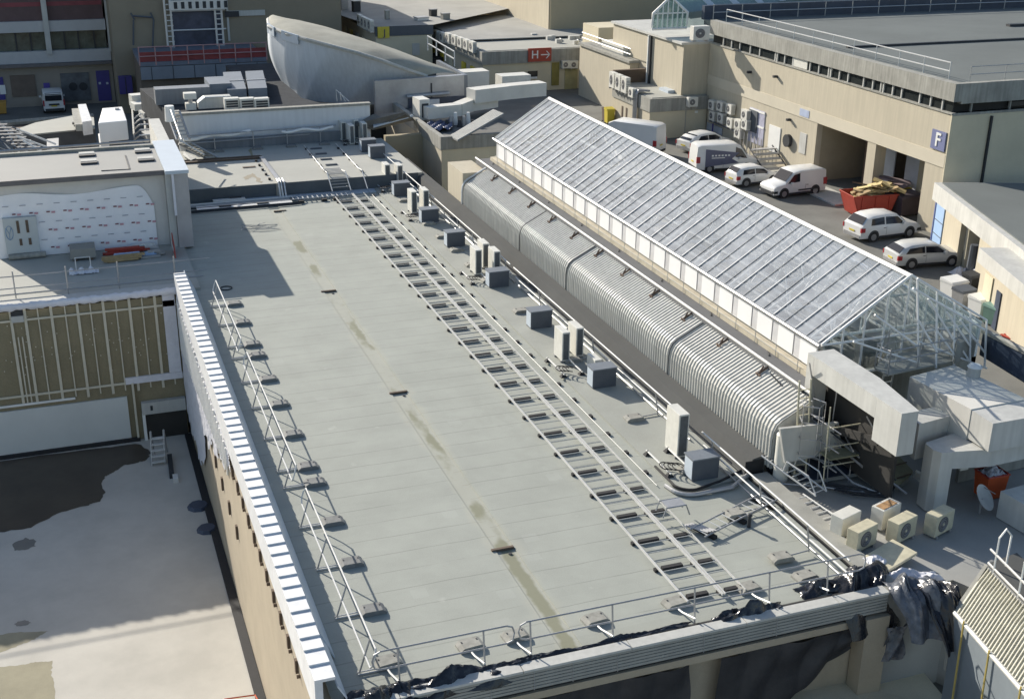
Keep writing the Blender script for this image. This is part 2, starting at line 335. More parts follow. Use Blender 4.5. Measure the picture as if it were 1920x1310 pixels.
# near end: light coping, lapped grey boards, dark gap, tan ledge
b = MB(); x = 5.1; ws = [1.2, 3.3, 3.1, 3.5, 3.0, 1.7]
for w_ in ws: b.box(x+.012, min(x+w_, 20.95)-.012, 24.80, 25.16, .122, .19); x += w_
b.build('coping', CONCW, H)
b = MB()
for k in range(6): b.box(5.0, 20.9, 24.84, 24.9, .12-.1*k-.1, .12-.1*k-.022)
b.build('lapped_boards', FIBRE, H); b = MB().box(5.0, 20.9, 24.91, 25.34, -.5, .115)
b.build('board_backing', BLACKR, H)
b = MB(); b.box(5.0, 20.2, 24.95, 25.34, -.62, -.49); b.build('dark_gap_strip', BLACKR, H)  # plain black strip set in the gap below the boards
b = MB(); b.box(4.9, 20.0, 24.88, 25.34, -.86, -.63); b.build('ledge', TAN, H)
for x in (7.0, 8.7, 9.9, 11.0, 12.3, 14.9, 17.2): MB().tube([(x, 24.83, .12), (x+.02, 24.83, -.5)], .012, 4).build('tie_wire', GALV, H)
# raised felt platform along the right edge with rounded near corner
pts = [(17.95, 73.8), (17.95, 32.9)]+[(18.55-.6*math.cos(a), 32.9-.6*math.sin(a)) for a in [i*math.pi/16 for i in range(1, 9)]]+[(20.95, 32.55), (20.95, 73.8)]
MB().prism(pts, .0, .09).build('raised_roof_strip', mat('roof_felt_plain', (.325, .335, .30), .85, var=.12, scale=.45, fine=.07), H)
b = MB(); b.tube([(18.0, 34.2, .1), (18.0, 32.95, .1)]+[(18.58-.6*math.cos(a), 32.88-.62*math.sin(a), .1) for a in [i*math.pi/16 for i in range(1, 9)]]+[(19.6, 32.5, .1), (20.7, 32.95, .12)], .05, 8)
b.build('curb_hose', BLACKR, H)
b = MB(); b.tube([(17.75, 32.9, .06)]+[(18.5-.7*math.cos(a), 32.6-.62*math.sin(a), .08) for a in [i*math.pi/16 for i in range(1, 9)]]+[(19.8, 32.0, .1), (20.75, 32.6, .12)], .075, 8)
b.build('curb_roll', GALV, H)
# gutter leaf guards
for k, (px, py, t) in enumerate(((525, 396, 'farthest, half lost in pale felt'), (616, 546, 'beyond the middle of the roof'), (747, 736, 'beside a long grey stain'), (942, 1029, 'nearest, above the wettest stretch'))):
    p = PZ(px, py); t_ = thing('gutter_outlet', 'dark slot shaped gutter outlet '+t, 'gutter outlet', (p.x, p.y, 0), 'outlets in the roof gutter')
    MB().box(p.x-.36, p.x+.36, p.y-.05, p.y+.05, -.03, .05).build('guard', BROWN, t_)
    MB().cyl((p.x+.15, p.y-.3, -.03), .06, .03, n=8).build('drain_hole', DARK, t_)
# ================================================================ cable ladders on the main roof
RUNG = mat('rung_metal', (.40, .41, .40), .5, .1, var=.1, scale=5)
def ladder(label, xa, xb, y0, y1, z, pitch, feet, wide):
    t = thing('cable_ladder', label, 'cable ladder', ((xa+xb)/2, y0, 0), 'cable ladders lying along the roof')
    for x in (xa, xb): MB().box(x-(.02 if x < 16.9 else .01), x+(.022 if x < 16.9 else .01), y0, y1, z-.03, z+.05).build('side_rail', mat('ladder_rail', (.56, .56, .54), .5, .1, var=.08, scale=4), t)
    n = int((y1-y0)/pitch); near = min(n, 100)
    r = MB().box(xa+.02, xb-.02, y0+.1-.011, y0+.1+.011, z-.02, z+.004).build('rung', RUNG, t)
    for k in range(1, near):
        c = r.copy(); COL.objects.link(c); c.location = (0, k*pitch, 0)
    if n > near:
        b = MB()
        for k in range(near, n): yy = y0+.1+k*pitch; b.box(xa+.02, xb-.02, yy-.011, yy+.011, z-.02, z+.004)
        b.build('rung', RUNG, t)['kind'] = 'stuff'
    for y in feet:
        MB().box(xa-.09, xa+.02, y-.07, y+.07, .0, .10).build('foot', BLACKR, t)
        MB().box(xa+.16, xb-wide, y-.075, y+.075, .0, .11).build('support_block', BLACKR, t)
    return t
F0 = [71.46-1.6*k for k in range(29)]
ladder('wide cable ladder with its bright left rail beside the open felt', 15.15, 16.28, 26.3, 72.9, .14, .533, F0, .30)
ladder('narrow cable ladder on the side of the air conditioners', 16.36, 17.02, 26.3, 72.9, .14, .533, [y-.05 for y in F0], .06)
c = thing('conduit', 'thin pale conduit on small black feet beside the raised strip', 'conduit', (17.5, 33, 0))
MB().tube([(17.48, 33.0, .06), (17.46, 50, .06), (17.5, 73.5, .06)], .013, 6).build('pipe', RUNG, c)
f = MB().box(17.5, 17.62, 33.9, 34.1, 0, .09).build('foot', BLACKR, c)
for k in range(1, 25): q = f.copy(); COL.objects.link(q); q.location = (0, k*1.6, 0)
# low bridges over / link trays near the ends
t = thing('cable_bridge', 'ladder section crossing to the right at the near end of the roof', 'cable ladder', (18.5, 29.7, 0))
pA, pB = Vector((17.2, 29.6, .16)), Vector((20.6, 30.9, .2))
dv = (pB-pA).normalized(); nv = Vector((-dv.y, dv.x, 0))
for s_ in (-.3, .3): MB().tube([pA+nv*s_, pB+nv*s_], .03, 6).build('side_rail', GALV, t)
for k in range(11): q = pA.lerp(pB, (k+.5)/11); MB().tube([q-nv*.3, q+nv*.3], .018, 5).build('rung', TUBEW, t)
for k in (.1, .5, .9): q = pA.lerp(pB, k); MB().obox((q.x, q.y, 0), .9, .16, .12, math.atan2(nv.y, nv.x)).build('foot', BLACKR, t)
b = MB()
for k in range(4): b.tube([(17.05+.1*k, 30.3, .1), (17.5+.1*k, 29.45, .22)], .035, 6)
b.build('pipe', GALV, t)
t = thing('step_over', 'small grey step over hoop on the narrow cable ladder', 'step over', (16.7, 30.9, 0))
for s_ in (0, .5): MB().tube([(16.5, 30.6+s_, .3), (16.6, 30.6+s_, .62), (17.3, 30.6+s_, .62), (17.45, 30.6+s_, .25)], .028, 6).build('hoop', GALV, t)
MB().box(16.65, 17.3, 30.6, 31.1, .6, .635).build('tread', GALV, t)
# vent pipe
p = PZ(1404, 988); t = thing('vent_pipe', 'short dark vent pipe standing on the near right felt', 'vent pipe', (p.x, p.y, 0))
MB().cyl((p.x, p.y, 0), .06, .42, n=10).build('pipe', DARK, t); MB().cyl((p.x, p.y, .42), .09, .07, .05, 10).build('cowl', DARK, t)
# ================================================================ guardrails
def weight(parent, x, y, rot=0, z=0, light=False):
    b = MB(); n = 7
    prof = [(-.36, 0), (-.36, .07), (-.25, .15), (.25, .15), (.36, .07), (.36, 0)]
    vs = []
    for yy in (-.21, .21): vs += [(px, yy, pz) for px, pz in prof]
    b.add(vs, [(0, 1, 2, 3, 4, 5), (11, 10, 9, 8, 7, 6)]+[(i, (i+1) % 6, (i+1) % 6+6, i+6) for i in range(6)])
    ca, sa = math.cos(rot), math.sin(rot); b.v = [(x+vx*ca-vy*sa, y+vx*sa+vy*ca, z+vz) for vx, vy, vz in b.v]
    o = b.build('counterweight', CONC if light else mat('weight_grey', (.20, .205, .20), .8, var=.2, scale=5), parent)
    for s_ in (-.22, .22):
        h = MB(); h.box(-.02, .02, -.03, .03, 0, .01); h.v[-8:] = [(x+(vx+s_)*ca-(vy+.08)*sa, y+(vx+s_)*sa+(vy+.08)*ca, z+.151+vz) for vx, vy, vz in h.v[-8:]]
        h.build('bolt', DARK, o)
WY = [55.44, 52.85, 50.10, 48.80, 46.15, 43.60, 40.82, 38.16, 36.92, 34.17, 31.59, 28.97]
def rail_left(label, ys):
    t = thing('guardrail', label, 'guardrail', (5.62, ys[-1], 0), 'free standing guardrails round the roof edge')
    top = lambda y: (5.93, y, 1.1); a, b_ = max(ys)+.55, min(ys)-.55
    MB().tube([(5.93, a, 1.1), (5.93, b_, 1.1)], .026, 7).build('top_rail', TUBEW, t)
    MB().tube([(5.77, a, .56), (5.77, b_, .56)], .026, 7).build('mid_rail', TUBEW, t)
    MB().tube([(5.93, a, 1.1), (5.87, a+.12, .95), (5.79, a+.12, .68), (5.77, a, .56)], .026, 7).build('end_loop', TUBEW, t)
    MB().tube([(5.93, b_, 1.1), (5.87, b_-.12, .95), (5.79, b_-.12, .68), (5.77, b_, .56)], .026, 7).build('end_loop', TUBEW, t)
    for y in ys:
        MB().tube([(5.60, y, .06), (5.93, y, 1.1)], .026, 6).build('post', GALV, t)
        for s_ in (-.05, .05): MB().tube([(5.55, y+s_, .05), (6.35, y+s_, .05)], .022, 5).build('base_arm', GALV, t)
        if y > 27: weight(t, 6.62, y, 0)
rail_left('far left guardrail section starting in the big shadow', WY[:4])
rail_left('left guardrail section beside the middle of the roof', WY[4:9])
rail_left('near left guardrail section reaching the black sheeting corner', WY[9:]+[26.3])
def rail_near(label, xs, px, loops=(1, 1)):
    t = thing('guardrail', label, 'guardrail', (xs[0], 25.5, 0), 'free standing guardrails round the roof edge')
    a, b_ = px; y1, y0 = 25.58, 25.54
    MB().tube([(a, y1, 1.12), (b_, y1, 1.12)], .026, 7).build('top_rail', GALV, t)
    MB().tube([(a, y0, .60), (b_, y0, .60)], .026, 7).build('mid_rail', GALV, t)
    if loops[0]: MB().tube([(a, y1, 1.12), (a-.16, y1, 1.05), (a-.22, y1, .86), (a-.16, y0, .66), (a, y0, .60)], .026, 7).build('end_loop', GALV, t)
    if loops[1]: MB().tube([(b_, y1, 1.12), (b_+.16, y1, 1.05), (b_+.22, y1, .86), (b_+.16, y0, .66), (b_, y0, .60)], .026, 7).build('end_loop', GALV, t)
    for x in xs:
        MB().tube([(x, 25.42, .05), (x, 25.56, 1.12)], .026, 6).build('post', GALV, t)
        MB().tube([(x-.05, 25.3, .3), (x-.1, 25.95, .1), (x-.12, 26.2, .07)], .028, 6).build('base_arm', TUBEW, t)
        weight(t, x-.05, 26.5, .1, 0, True)
rail_near('short guardrail with rounded ends at the near left corner', [6.45, 8.75], (6.0, 9.4))
rail_near('long guardrail along the near edge of the roof', [10.05, 12.42, 14.91, 17.28, 19.2], (9.95, 20.3), (1, 1))
def rail_right(label, ys, ext):
    t = thing('guardrail', label, 'guardrail', (20.0, ys[-1], 0), 'free standing guardrails round the roof edge')
    a, b_ = ext
    MB().tube([(19.82, a, 1.1), (19.82, b_, 1.1)], .03, 7).build('top_rail', TUBEW, t)
    MB().tube([(19.92, a, .58), (19.92, b_, .58)], .03, 7).build('mid_rail', TUBEW, t)
    MB().tube([(20.08, a, .16), (20.08, b_, .16)], .03, 6).build('toe_rail', GALV, t)
    for y in ys:
        MB().tube([(19.98, y, .1), (19.82, y, 1.1)], .028, 6).build('post', GALV, t)
        MB().tube([(19.98, y, .15), (19.3, y-.05, .14)], .024, 6).build('base_arm', GALV, t)
        weight(t, 18.95, y-.08, 0, .09, True)
rail_right('right guardrail section at the far end past the boxes', [83, 80.3, 77.6, 74.9], (83.6, 74.2))
rail_right('right guardrail section along the dark grey membrane, beyond the middle', [73, 70.4, 67.8, 65.2, 62.6, 60.0, 57.4, 54.8], (73.5, 54.0))
rail_right('right guardrail section between the middle units and the tall unit', [50.2, 44.0, 38.0], (53.5, 35.6))
rail_right('right guardrail section crossing the near right corner', [33.6, 30.4, 27.6], (34.3, 25.4))
# ================================================================ far raised part of the hall roof
ZU = .8
U = thing('far_raised_roof', 'pale raised roof section beyond the long grey roof', 'building', (7, 74.1, 0))
MB().box(6.35, 21.2, 74.1, 84.5, -.05, ZU).build('roof', ROOF2, U)
b = MB(); b.box(6.3, 11.9, 74.02, 74.1, .0, ZU+.02); b.box(12.3, 20.9, 74.02, 74.1, .0, ZU+.02); b.build('upstand', mat('felt_edge_shade', (.10, .115, .125), .8, var=.15), U)  # front face coloured dark for the shade it stands in
b = MB(); b.box(9.0, 20.9, 73.2, 74.0, .0, .05); b.build('flashing', COPEB, U)
b = MB(); b.box(6.6, 12.0, 80.75, 80.95, ZU, ZU+.12); b.tube([(6.6, 81.3, ZU+.1), (12.1, 81.2, ZU+.1), (12.2, 80.9, ZU+.1)], .06, 6); b.build('pipe_run', BROWN, U)
b = MB(); b.box(12.02, 12.28, 74.1, 80.9, ZU, ZU+.14); b.build('duct_run', GALV, U)
for k in range(5): MB().box(11.62, 11.76, 75.0+1.25*k, 75.2+1.25*k, ZU, ZU+.12).build('foot', BLACKR, U)
for s_ in (0, .16, .34): MB().tube([(12.05+s_, 74.6, ZU+.15), (12.05+s_, 74.0, ZU+.12), (12.0+s_, 73.2, .15)], .05, 6).build('pipe_drop', TUBEW, U)
p = PZ(467, 314, ZU); MB().obox((p.x, p.y, ZU), .8, .25, .05).build('outlet_guard', BROWN, U)
STAIN = mat('rust_stain', (.30, .265, .20), .9, var=.1)
p1 = [PZ(x, y, ZU) for x, y in ((455, 333), (475, 325), (487, 335), (492, 343), (483, 342), (475, 332), (462, 338))]
MB().poly(ragged(p1, ZU+.005, .1, 4)).build('stain', STAIN, U)
p1 = [PZ(x, y, ZU) for x, y in ((466, 282), (470, 278), (476, 297), (472, 298))]; MB().poly(ragged(p1, ZU+.005, .05, 3)).build('stain', mat('slurry_stain', (.27, .25, .16), .9), U)
t = thing('cable_ladder', 'cable ladder continuing over the pale far roof', 'cable ladder', (16, 75, ZU), 'cable ladders lying along the roof')
for x in (15.15, 17.35): MB().tube([(x+.35, 83.5, ZU+.06), (x+.15, 76.0, ZU+.1), (x, 74.4, ZU+.35), (x, 73.0, .32)], .035, 5).build('side_rail', TUBEW, t)
MB().tube([(16.3, 76, ZU+.1), (16.3, 74.4, ZU+.35), (16.3, 73.0, .32)], .035, 5).build('side_rail', TUBEW, t)
for k in range(9): y = 73.4+k*.32; z = .32+(y-73)*.35 if y < 74.6 else ZU+.2; MB().box(15.2, 16.3, y-.03, y+.03, z-.02, z+.02).build('rung', GALV, t)
for k in range(5): MB().box(15.3+.02*k, 15.45+.02*k, 76+1.6*k, 76.2+1.6*k, ZU, ZU+.1).build('foot', BLACKR, t)
for k in range(4): 
    MB().box(15.75, 16.5, 77.6+1.6*k, 77.8+1.6*k, ZU, ZU+.08).build('support_block', SLATE, t)
for k in range(5): MB().box(17.5, 17.65, 75.2+1.7*k, 75.4+1.7*k, ZU, ZU+.1).build('foot', BLACKR, t)
# pipes and trays at the foot of the raised roof
t = thing('pipe_bundle', 'bundle of pipes and trays along the foot of the raised roof', 'pipes', (10, 73, 0))
for k, (y, z, r, m_) in enumerate(((73.1, .12, .07, TUBEW), (72.8, .1, .06, GALV), (72.4, .1, .05, DARK), (71.9, .08, .05, DARK), (71.6, .08, .045, DARK))):
    MB().tube([(5.9, y, z), (9, y+.05, z+.02), (12.4, y+.1, z), (12.7+k*.1, y+.2, z)], r, 6).build('pipe', m_, t)
MB().box(6.9, 12.5, 72.0, 72.7, .05, .13).build('tray', TUBEW, t)
for x in (8.2, 10.4): MB().box(x, x+.7, 72.15, 72.35, .13, .2).build('bracket', DARK, t)
MB().box(8.0, 9.9, 73.25, 73.6, .1, .25).build('tray', TUBEW, t)
MB().box(9.0, 9.7, 73.5, 73.62, .25, .33).build('bracket', DARK, t)
t = thing('pipe_tray', 'rung tray linking the pipes to the wide cable ladder', 'cable ladder', (14, 72.7, 0))
for y in (72.3, 72.9): MB().tube([(12.5, y, .2), (16.2, y+.12, .2)], .035, 5).build('side_rail', GALV, t)
for k in range(12): MB().box(12.6+.3*k, 12.66+.3*k, 72.3, 73.0, .18, .22).build('rung', TUBEW, t)
for x in (12.9, 14.3, 15.0): MB().box(x, x+.3, 72.0, 72.3, 0, .16).build('foot', BLACKR, t)
# rail at the far end of the raised roof with plastic tubes resting on it
t = thing('guardrail', 'weathered guardrail at the far end of the pale roof', 'guardrail', (9, 84, ZU), 'free standing guardrails round the roof edge')
for z in (1.9, 1.4): MB().tube([(7.8, 84.0, z), (18, 84.6, z)], .045, 6).build('top_rail' if z > 1.5 else 'mid_rail', GALV, t)
for x in (9.6, 12.2, 14.5, 16.8): MB().tube([(x, 84.2, ZU), (x, 84.3, 1.9)], .035, 5).build('post', GALV, t); weight(t, x+.15, 83.6, 0, ZU, False)
b = MB(); b.box(7.7, 18.4, 84.45, 84.55, ZU, 1.5); tag(b.build('edge_kerb', CLADD, None), 'dark low kerb wall behind the weathered far guardrail', 'wall')
for l, pa, pb, r in (('long crumpled white plastic roll lying on the left half of the far rail', (344, 262), (470, 247), .11), ('straight white plastic roll on the right half of the far rail', (528, 247), (625, 240), .09)):
    a, c_ = PY(*pa, 84.3), PY(*pb, 84.3); n = 10
    b = MB().tube([a.lerp(c_, i/n)+Vector((0, 0, -.08*math.sin(i*1.1))) for i in range(n+1)], r, 7); tag(b.build('plastic_roll', WHITE), l, 'plastic roll')
# ---------------------------------------------------------------- pale blue-grey end wall behind
t = thing('end_wall_block', 'flat roofed block with a plain blue grey end wall behind the far rail', 'building', (14, 85, 0))
A = PY(332, 217, 85.0); B = PY(693, 193, 85.0)
MB().box(A.x, B.x, 85.0, 85.25, -2, A.z-.02).build('wall', mat('blue_grey_render', (.66, .68, .69), .7, var=.06, scale=.3, streak=.05), t)
MB().box(A.x-.1, B.x+.05, 84.9, 85.4, A.z-.02, A.z+.14).build('coping', CONC, t)
MB().prism([(A.x, 85.4), (B.x, 85.4), (B.x, 86.2)]+[(PZ(x, y, A.z-.35).x, PZ(x, y, A.z-.35).y) for x, y in ((640, 194), (600, 193), (566, 184), (548, 168), (528, 152), (262, 166))], -2, A.z-.35).build('roof', mat('felt_painted_shade', (.05, .055, .062), .9, var=.25, spec=.1), t)  # felt colour made dark to stand for shade on this roof
MB().box(B.x-.02, B.x+.1, 85.3, 86.2, -3.0, A.z-.02).build('side_wall', TAN, t)
ZE = A.z-.35
def on_e(x, y): return PZ(x, y, ZE)
# louvre boxes, small units and dark duct runs on it
for k, x in enumerate((435, 464, 491)):
    p = PZ(x, 208, ZE); t2 = thing('roof_vent', ('left', 'middle', 'right')[k]+' one of three cream louvre boxes behind the blue grey wall', 'vent', (p.x, p.y, ZE), 'louvre boxes behind the blue grey wall')
    MB().box(p.x-.5, p.x+.5, p.y-.3, p.y+.3, ZE, ZE+.9).build('casing', ACW, t2)
    for i in range(3): MB().box(p.x-.4, p.x+.4, p.y-.33, p.y-.3, ZE+.3+.17*i, ZE+.42+.17*i).build('louvre', DARK, t2)
for k, (x, y, w_, h_, m_, l) in enumerate(((405, 203, 1.9, .7, DUCT, 'grey duct box with a chamfered end behind the blue grey wall'), (358, 205, .7, 1.2, ACW, 'cream stack of small casings left of the duct box'))):
    p = PZ(x, y, ZE); tt = thing('plant_box', l, 'plant box', (p.x, p.y, ZE))
    if k == 0: MB().ext([(p.x-1.2, p.y, ZE), (p.x+1.1, p.y, ZE), (p.x+1.1, p.y, ZE+.75), (p.x-.7, p.y, ZE+.75), (p.x-1.2, p.y, ZE+.4)], (0, 1.0, 0)).build('casing', m_, tt); MB().tube([(p.x-1.2, p.y-.05, ZE+.42), (p.x-.7, p.y-.05, ZE+.78), (p.x+1.1, p.y-.05, ZE+.78)], .05, 5).build('trim', TUBEW, tt)
    else:
        MB().box(p.x-.35, p.x+.35, p.y-.3, p.y+.3, ZE, ZE+.45).build('casing', m_, tt); MB().box(p.x-.42, p.x+.42, p.y-.35, p.y+.35, ZE+.75, ZE+1.15).build('casing', m_, tt); MB().cyl((p.x, p.y, ZE+.45), .15, .3).build('neck', GALV, tt)
for k, (x0, x1, y0, y1, l) in enumerate(((418, 452, 158, 198, 'long blue grey duct, left of the pair running toward the curved building'), (457, 497, 153, 196, 'long blue grey duct, right of the pair running toward the curved building'))):
    a, c_ = PZ(x0+10, y1-6, ZE), PZ(x0+2, y0, ZE); a2 = PZ(x1+8, y1-8, ZE); w_ = 1.35
    tt = thing('roof_duct', l, 'duct', (a.x, a.y, ZE), 'paired ducts behind the blue grey wall')
    MB().ext([(a.x, a.y, ZE), (a.x+w_, a.y, ZE), (a.x+w_, a.y, ZE+.9), (a.x, a.y, ZE+.9)], (c_.x-a.x, 7.5, 0)).build('casing', mat('duct_shade_blue', (.14, .17, .21), .6, var=.12), tt)  # casing coloured dark blue in place of shade on the ducts
    MB().box(a.x-.05+(c_.x-a.x)*.45, a.x+w_+.05+(c_.x-a.x)*.45, a.y+3.3, a.y+3.45, ZE, ZE+.95).build('flange', GALV, tt)
p = PZ(345, 200, ZE); tt = thing('roof_duct', 'low L shaped grey duct in the shade at the left of the paired ducts', 'duct', (p.x, p.y, ZE))
MB().box(p.x-1.8, p.x+2.0, p.y+1.0, p.y+2.2, ZE, ZE+1.1).build('casing', CLADD, tt); MB().box(p.x+2.05, p.x+3.6, p.y+1.5, p.y+4.6, ZE, ZE+1.2).build('elbow', mat('duct_shade_blue', (.14, .17, .21)), tt)
a = PZ(632, 192, ZE); c_ = PZ(652, 192, ZE); tt = thing('access_rail', 'short sloping white handrail on top of the blue grey wall', 'handrail', tuple(a))
MB().tube([a+Vector((0, 0, .1)), a+Vector((-.05, 0, .9)), c_+Vector((.05, -.3, .1))], .03, 5).build('rail', TUBEW, tt)
MB().tube([a+Vector((.3, 0, .1)), a+Vector((.25, 0, .7)), c_+Vector((-.2, -.3, .1))], .03, 5).build('rail', TUBEW, tt)
# ================================================================ left: wall of insulation boards above the screed court
YW = 57.8
L = thing('unfinished_block', 'unfinished block whose wall of brown insulation boards faces the screed court', 'building', (-4, YW, 0))
MB().box(-13, 4.2, YW+.02, 67.5, -7.3, -.05).build('wall', INSUL, L)
MB().box(-13, 5.4, YW+.35, 67.4, -.05, .12).build('roof', ROOF2, L)
b = MB().box(-13, 4.5, YW-.05, YW+.9, .12, .26); b.build('coping', CONCW, L)
def fluff(u, v):
    x = -13+17.2*u; a = v*math.pi; r = .12+.018*math.sin(x*5.3)+.014*math.sin(x*13.7+1)+.02*random.random()
    return (x, YW-.12-r*math.sin(a)*.9, .22+r*math.cos(a)*1.3)
MB().grid(fluff, 190, 6).build('membrane_edge', MEMB, L, smooth=True)
# battens from photo positions (top x at y~565, all vertical), wide ones and thin ones
def wallx(px, py): return PY(px, py, YW).x
wide = [(14, 574), (44, 574), (93, 563), (143, 558), (191, 556), (240, 550), (288, 547)]; wide = [(17, 574), (44, 572), (93, 565), (143, 562), (191, 556), (240, 551), (288, 546)]
thin = [(68, 568), (119, 562), (167, 560), (215, 553), (264, 548), (322, 650)]
zc = PY(100, 735, YW).z; zt = 0.1
for q in wide: x = wallx(*q); MB().box(x-.06, x+.06, YW-.06, YW+.03, zc-.45, zt).build('batten', BATTEN, L)
for q in thin: x = wallx(*q); z1 = zt if q[1] < 600 else PY(*q, YW).z; MB().box(x-.028, x+.028, YW-.05, YW+.03, zc-.35, z1).build('batten', BATTEN, L)
for q in ((30, 605), (38, 605), (50, 612)): x = wallx(*q); MB().box(x-.03, x+.03, YW-.05, YW+.03, zc-.45, -1.3).build('batten', BATTEN, L)
zr = PY(150, 588, YW).z; MB().box(-13, wallx(340, 560), YW-.075, YW-.02, zr-.045, zr+.045).build('rail', BATTEN, L)
zr2 = PY(120, 732, YW).z; MB().box(-13, wallx(235, 718), YW-.075, YW-.02, zr2-.05, zr2+.05).build('rail', BATTEN, L)
zr3 = PY(100, 748, YW).z; MB().box(-13, wallx(142, 752), YW-.08, YW-.02, zr3-.12, zr3-.02).build('rail', WHITE, L)
for q in ((32, 592), (315, 562)): p = PY(*q, YW); MB().box(p.x-.27, p.x+.27, YW-.14, YW+.02, p.z-.28, p.z+.02).build('light_box', CONCW, L); MB().box(p.x-.26, p.x+.26, YW-.1, YW+.01, p.z+.03, p.z+.28).build('box_recess', DARK, L)
for k in range(90): x, z = random.uniform(-7, 3.8), random.uniform(-3.6, -.2); MB().box(x-.022, x+.022, YW-.01, YW+.03, z-.022, z+.022).build('fixing_disc', BATTEN, L)
xb = wallx(238, 745); zb1 = PY(120, 757, YW).z; MB().box(-13, xb, YW-.1, YW+.0, -7.15, zb1).build('lower_board', BOARD, L)
MB().box(-13, xb+.4, YW-.25, YW-.1, -7.3, -7.12).build('skirting_strip', BLACKR, L)
# doorway
dx0, dx1 = PY(283, 870, YW).x, PY(352, 860, YW).x; dz = PY(310, 768, YW).z
MB().box(dx0, 4.15, YW-.16, YW+.0, -7.3, dz).build('doorway', SHADOWI, L)  # solid dark box in place of the unlit opening
MB().box(dx0-.15, 4.15, YW-.3, YW+.0, dz, dz+.62).build('lintel', CONCW, L)
MB().box(dx0-.16, dx0-.02, YW-.28, YW-.0, -7.3, dz).build('door_post', WHITE, L)
MB().box(dx0-.5, dx0-.4, YW-.2, YW-.0, -7.3, zr2).build('door_post', BATTEN, L)
MB().box(dx0+.25, dx0+.37, YW-.32, YW-.29, dz+.2, dz+.45).build('vent_grille', DARK, L)
MB().box(xb+.02, 4.15, YW-.12, YW-.0, zr2-.05, zr2+.28).build('membrane_band', MEMB, L)
MB().box(3.55, 4.12, YW-.14, YW-.01, zr2+.3, .1).build('membrane_strip', MEMB, L)
# things at the doorway
t = thing('platform_steps', 'small aluminium steps standing in front of the dark doorway', 'steps', tuple(PZ(300, 860, -7.3)))
o = PZ(300, 860, -7.3)
for s_ in (-.3, .3): MB().tube([o+Vector((s_-.1, -.6, 0)), o+Vector((s_, 0, 1.5))], .05, 5).build('side_rail', GALV, t); MB().tube([o+Vector((s_+.1, .6, 0)), o+Vector((s_, 0, 1.5))], .04, 5).build('rear_leg', GALV, t)
for k in range(5): q = o+Vector((-.1+.02*k, -.6+.12*k, .25*k+.15)); MB().obox(tuple(q), .62, .2, .04).build('tread', TUBEW, t)
p = PZ(326, 900, -7.3); o = MB().obox((p.x, p.y+1.3, -7.3), .22, 2.2, .2, -.05).build('wrapped_tube', DARK); tag(o, 'long dark tube lying on the floor by the doorway', 'tube')
MB().obox((p.x+.08, p.y-.05, -7.3), .24, .5, .22, -.05).build('end_cap', TUBEW, o)
for k, (x, y, w_) in enumerate(((372, 950, .5), (388, 993, .45))): p = PZ(x, y, -7.3); tag(MB().cyl((p.x, p.y, -7.3), w_, .14, w_*.8, 9).build('rubble_bag', NAVY), ('dark crumpled bag by the right wall, farther of two', 'dark crumpled bag by the right wall, nearer of two')[k], 'bag')
# ---------------------------------------------------------------- guardrail on the left roof
t = thing('guardrail', 'steel tube guardrail above the brown insulation wall', 'guardrail', (0, 58.9, 0), 'free standing guardrails round the roof edge')
for z, r in ((1.3, .03), (.72, .03), (.42, .045)): MB().tube([(-13, 58.9, z), (5.5+z*.4, 58.9, z)], r, 6).build('rail', GALV, t)
for px in (28, 128, 225, 331): x = PY(px, 545, 58.9).x; MB().tube([(x, 58.9, .15), (x, 58.9, 1.55)], .035, 6).build('post', GALV, t)
# upper block with wrapped wall
YB = 65.7; ZT = 4.1
K = thing('wrapped_upper_block', 'upper storey block with printed white wrap on its wall and a pale roof', 'building', (0, YB, 0))
bt = PY(150, 352, YB).z
MB().box(-3.75, 4.75, YB, 71.6, .1, ZT-.02).build('wall', mat('warm_grey_render', (.62, .60, .57), .8, var=.06), K)
b = MB().box(-3.9, 4.75, YB-.5, 71.6, ZT-.02, ZT+.1); b.build('roof', mat('pale_roof_sheet', (.29, .29, .275), .8, var=.05, scale=.3), K)
MB().box(-3.9, 4.75, YB-.52, YB-.40, ZT-.1, ZT+.16).build('roof_edge', mat('dark_trim', (.14, .13, .13), .6), K)
MB().box(4.76, 5.95, 64.75, 72.2, ZT+.02, ZT+.2).build('coping', COPEB, K)
MB().box(5.2, 5.85, 72.3, 80.2, -.3, ZT-.15).build('rear_wall', CONCW, K)  # wall added to cast the far edge of the roof shadow
MB().box(5.15, 5.9, 64.9, 72.2, .12, ZT+.02).build('pier', mat('pinkish_grey', (.40, .385, .38), .7, var=.1), K)
MB().box(4.76, 5.13, 65.1, 71.9, .12, ZT+.02).build('side_wall', CONCW, K)
MB().box(5.06, 5.18, 64.8, 65.0, 1.9, ZT).build('torn_sheet', MEMB, K)
def wrapf(u, v):
    x = -3.72+7.82*u; top = 3.35+.12*math.sin(u*9)-(.0 if u < .9 else 1.1*((u-.9)/.1)**2); z = .15+(top-.15)*v
    return (x, YB-.06-.05*math.sin(x*1.7+z)*v-.02*random.random(), z)
WS = MB().grid(wrapf, 90, 10).build('wrap_sheet', WRAP, K, smooth=True)
MR, MG = mat('printed_pink', (.55, .30, .34), .7, var=.1), mat('printed_grey', (.33, .33, .38), .7, var=.1); MD = mat('printed_maroon', (.22, .09, .10), .7)
ba, bb, bc = MB(), MB(), MB()
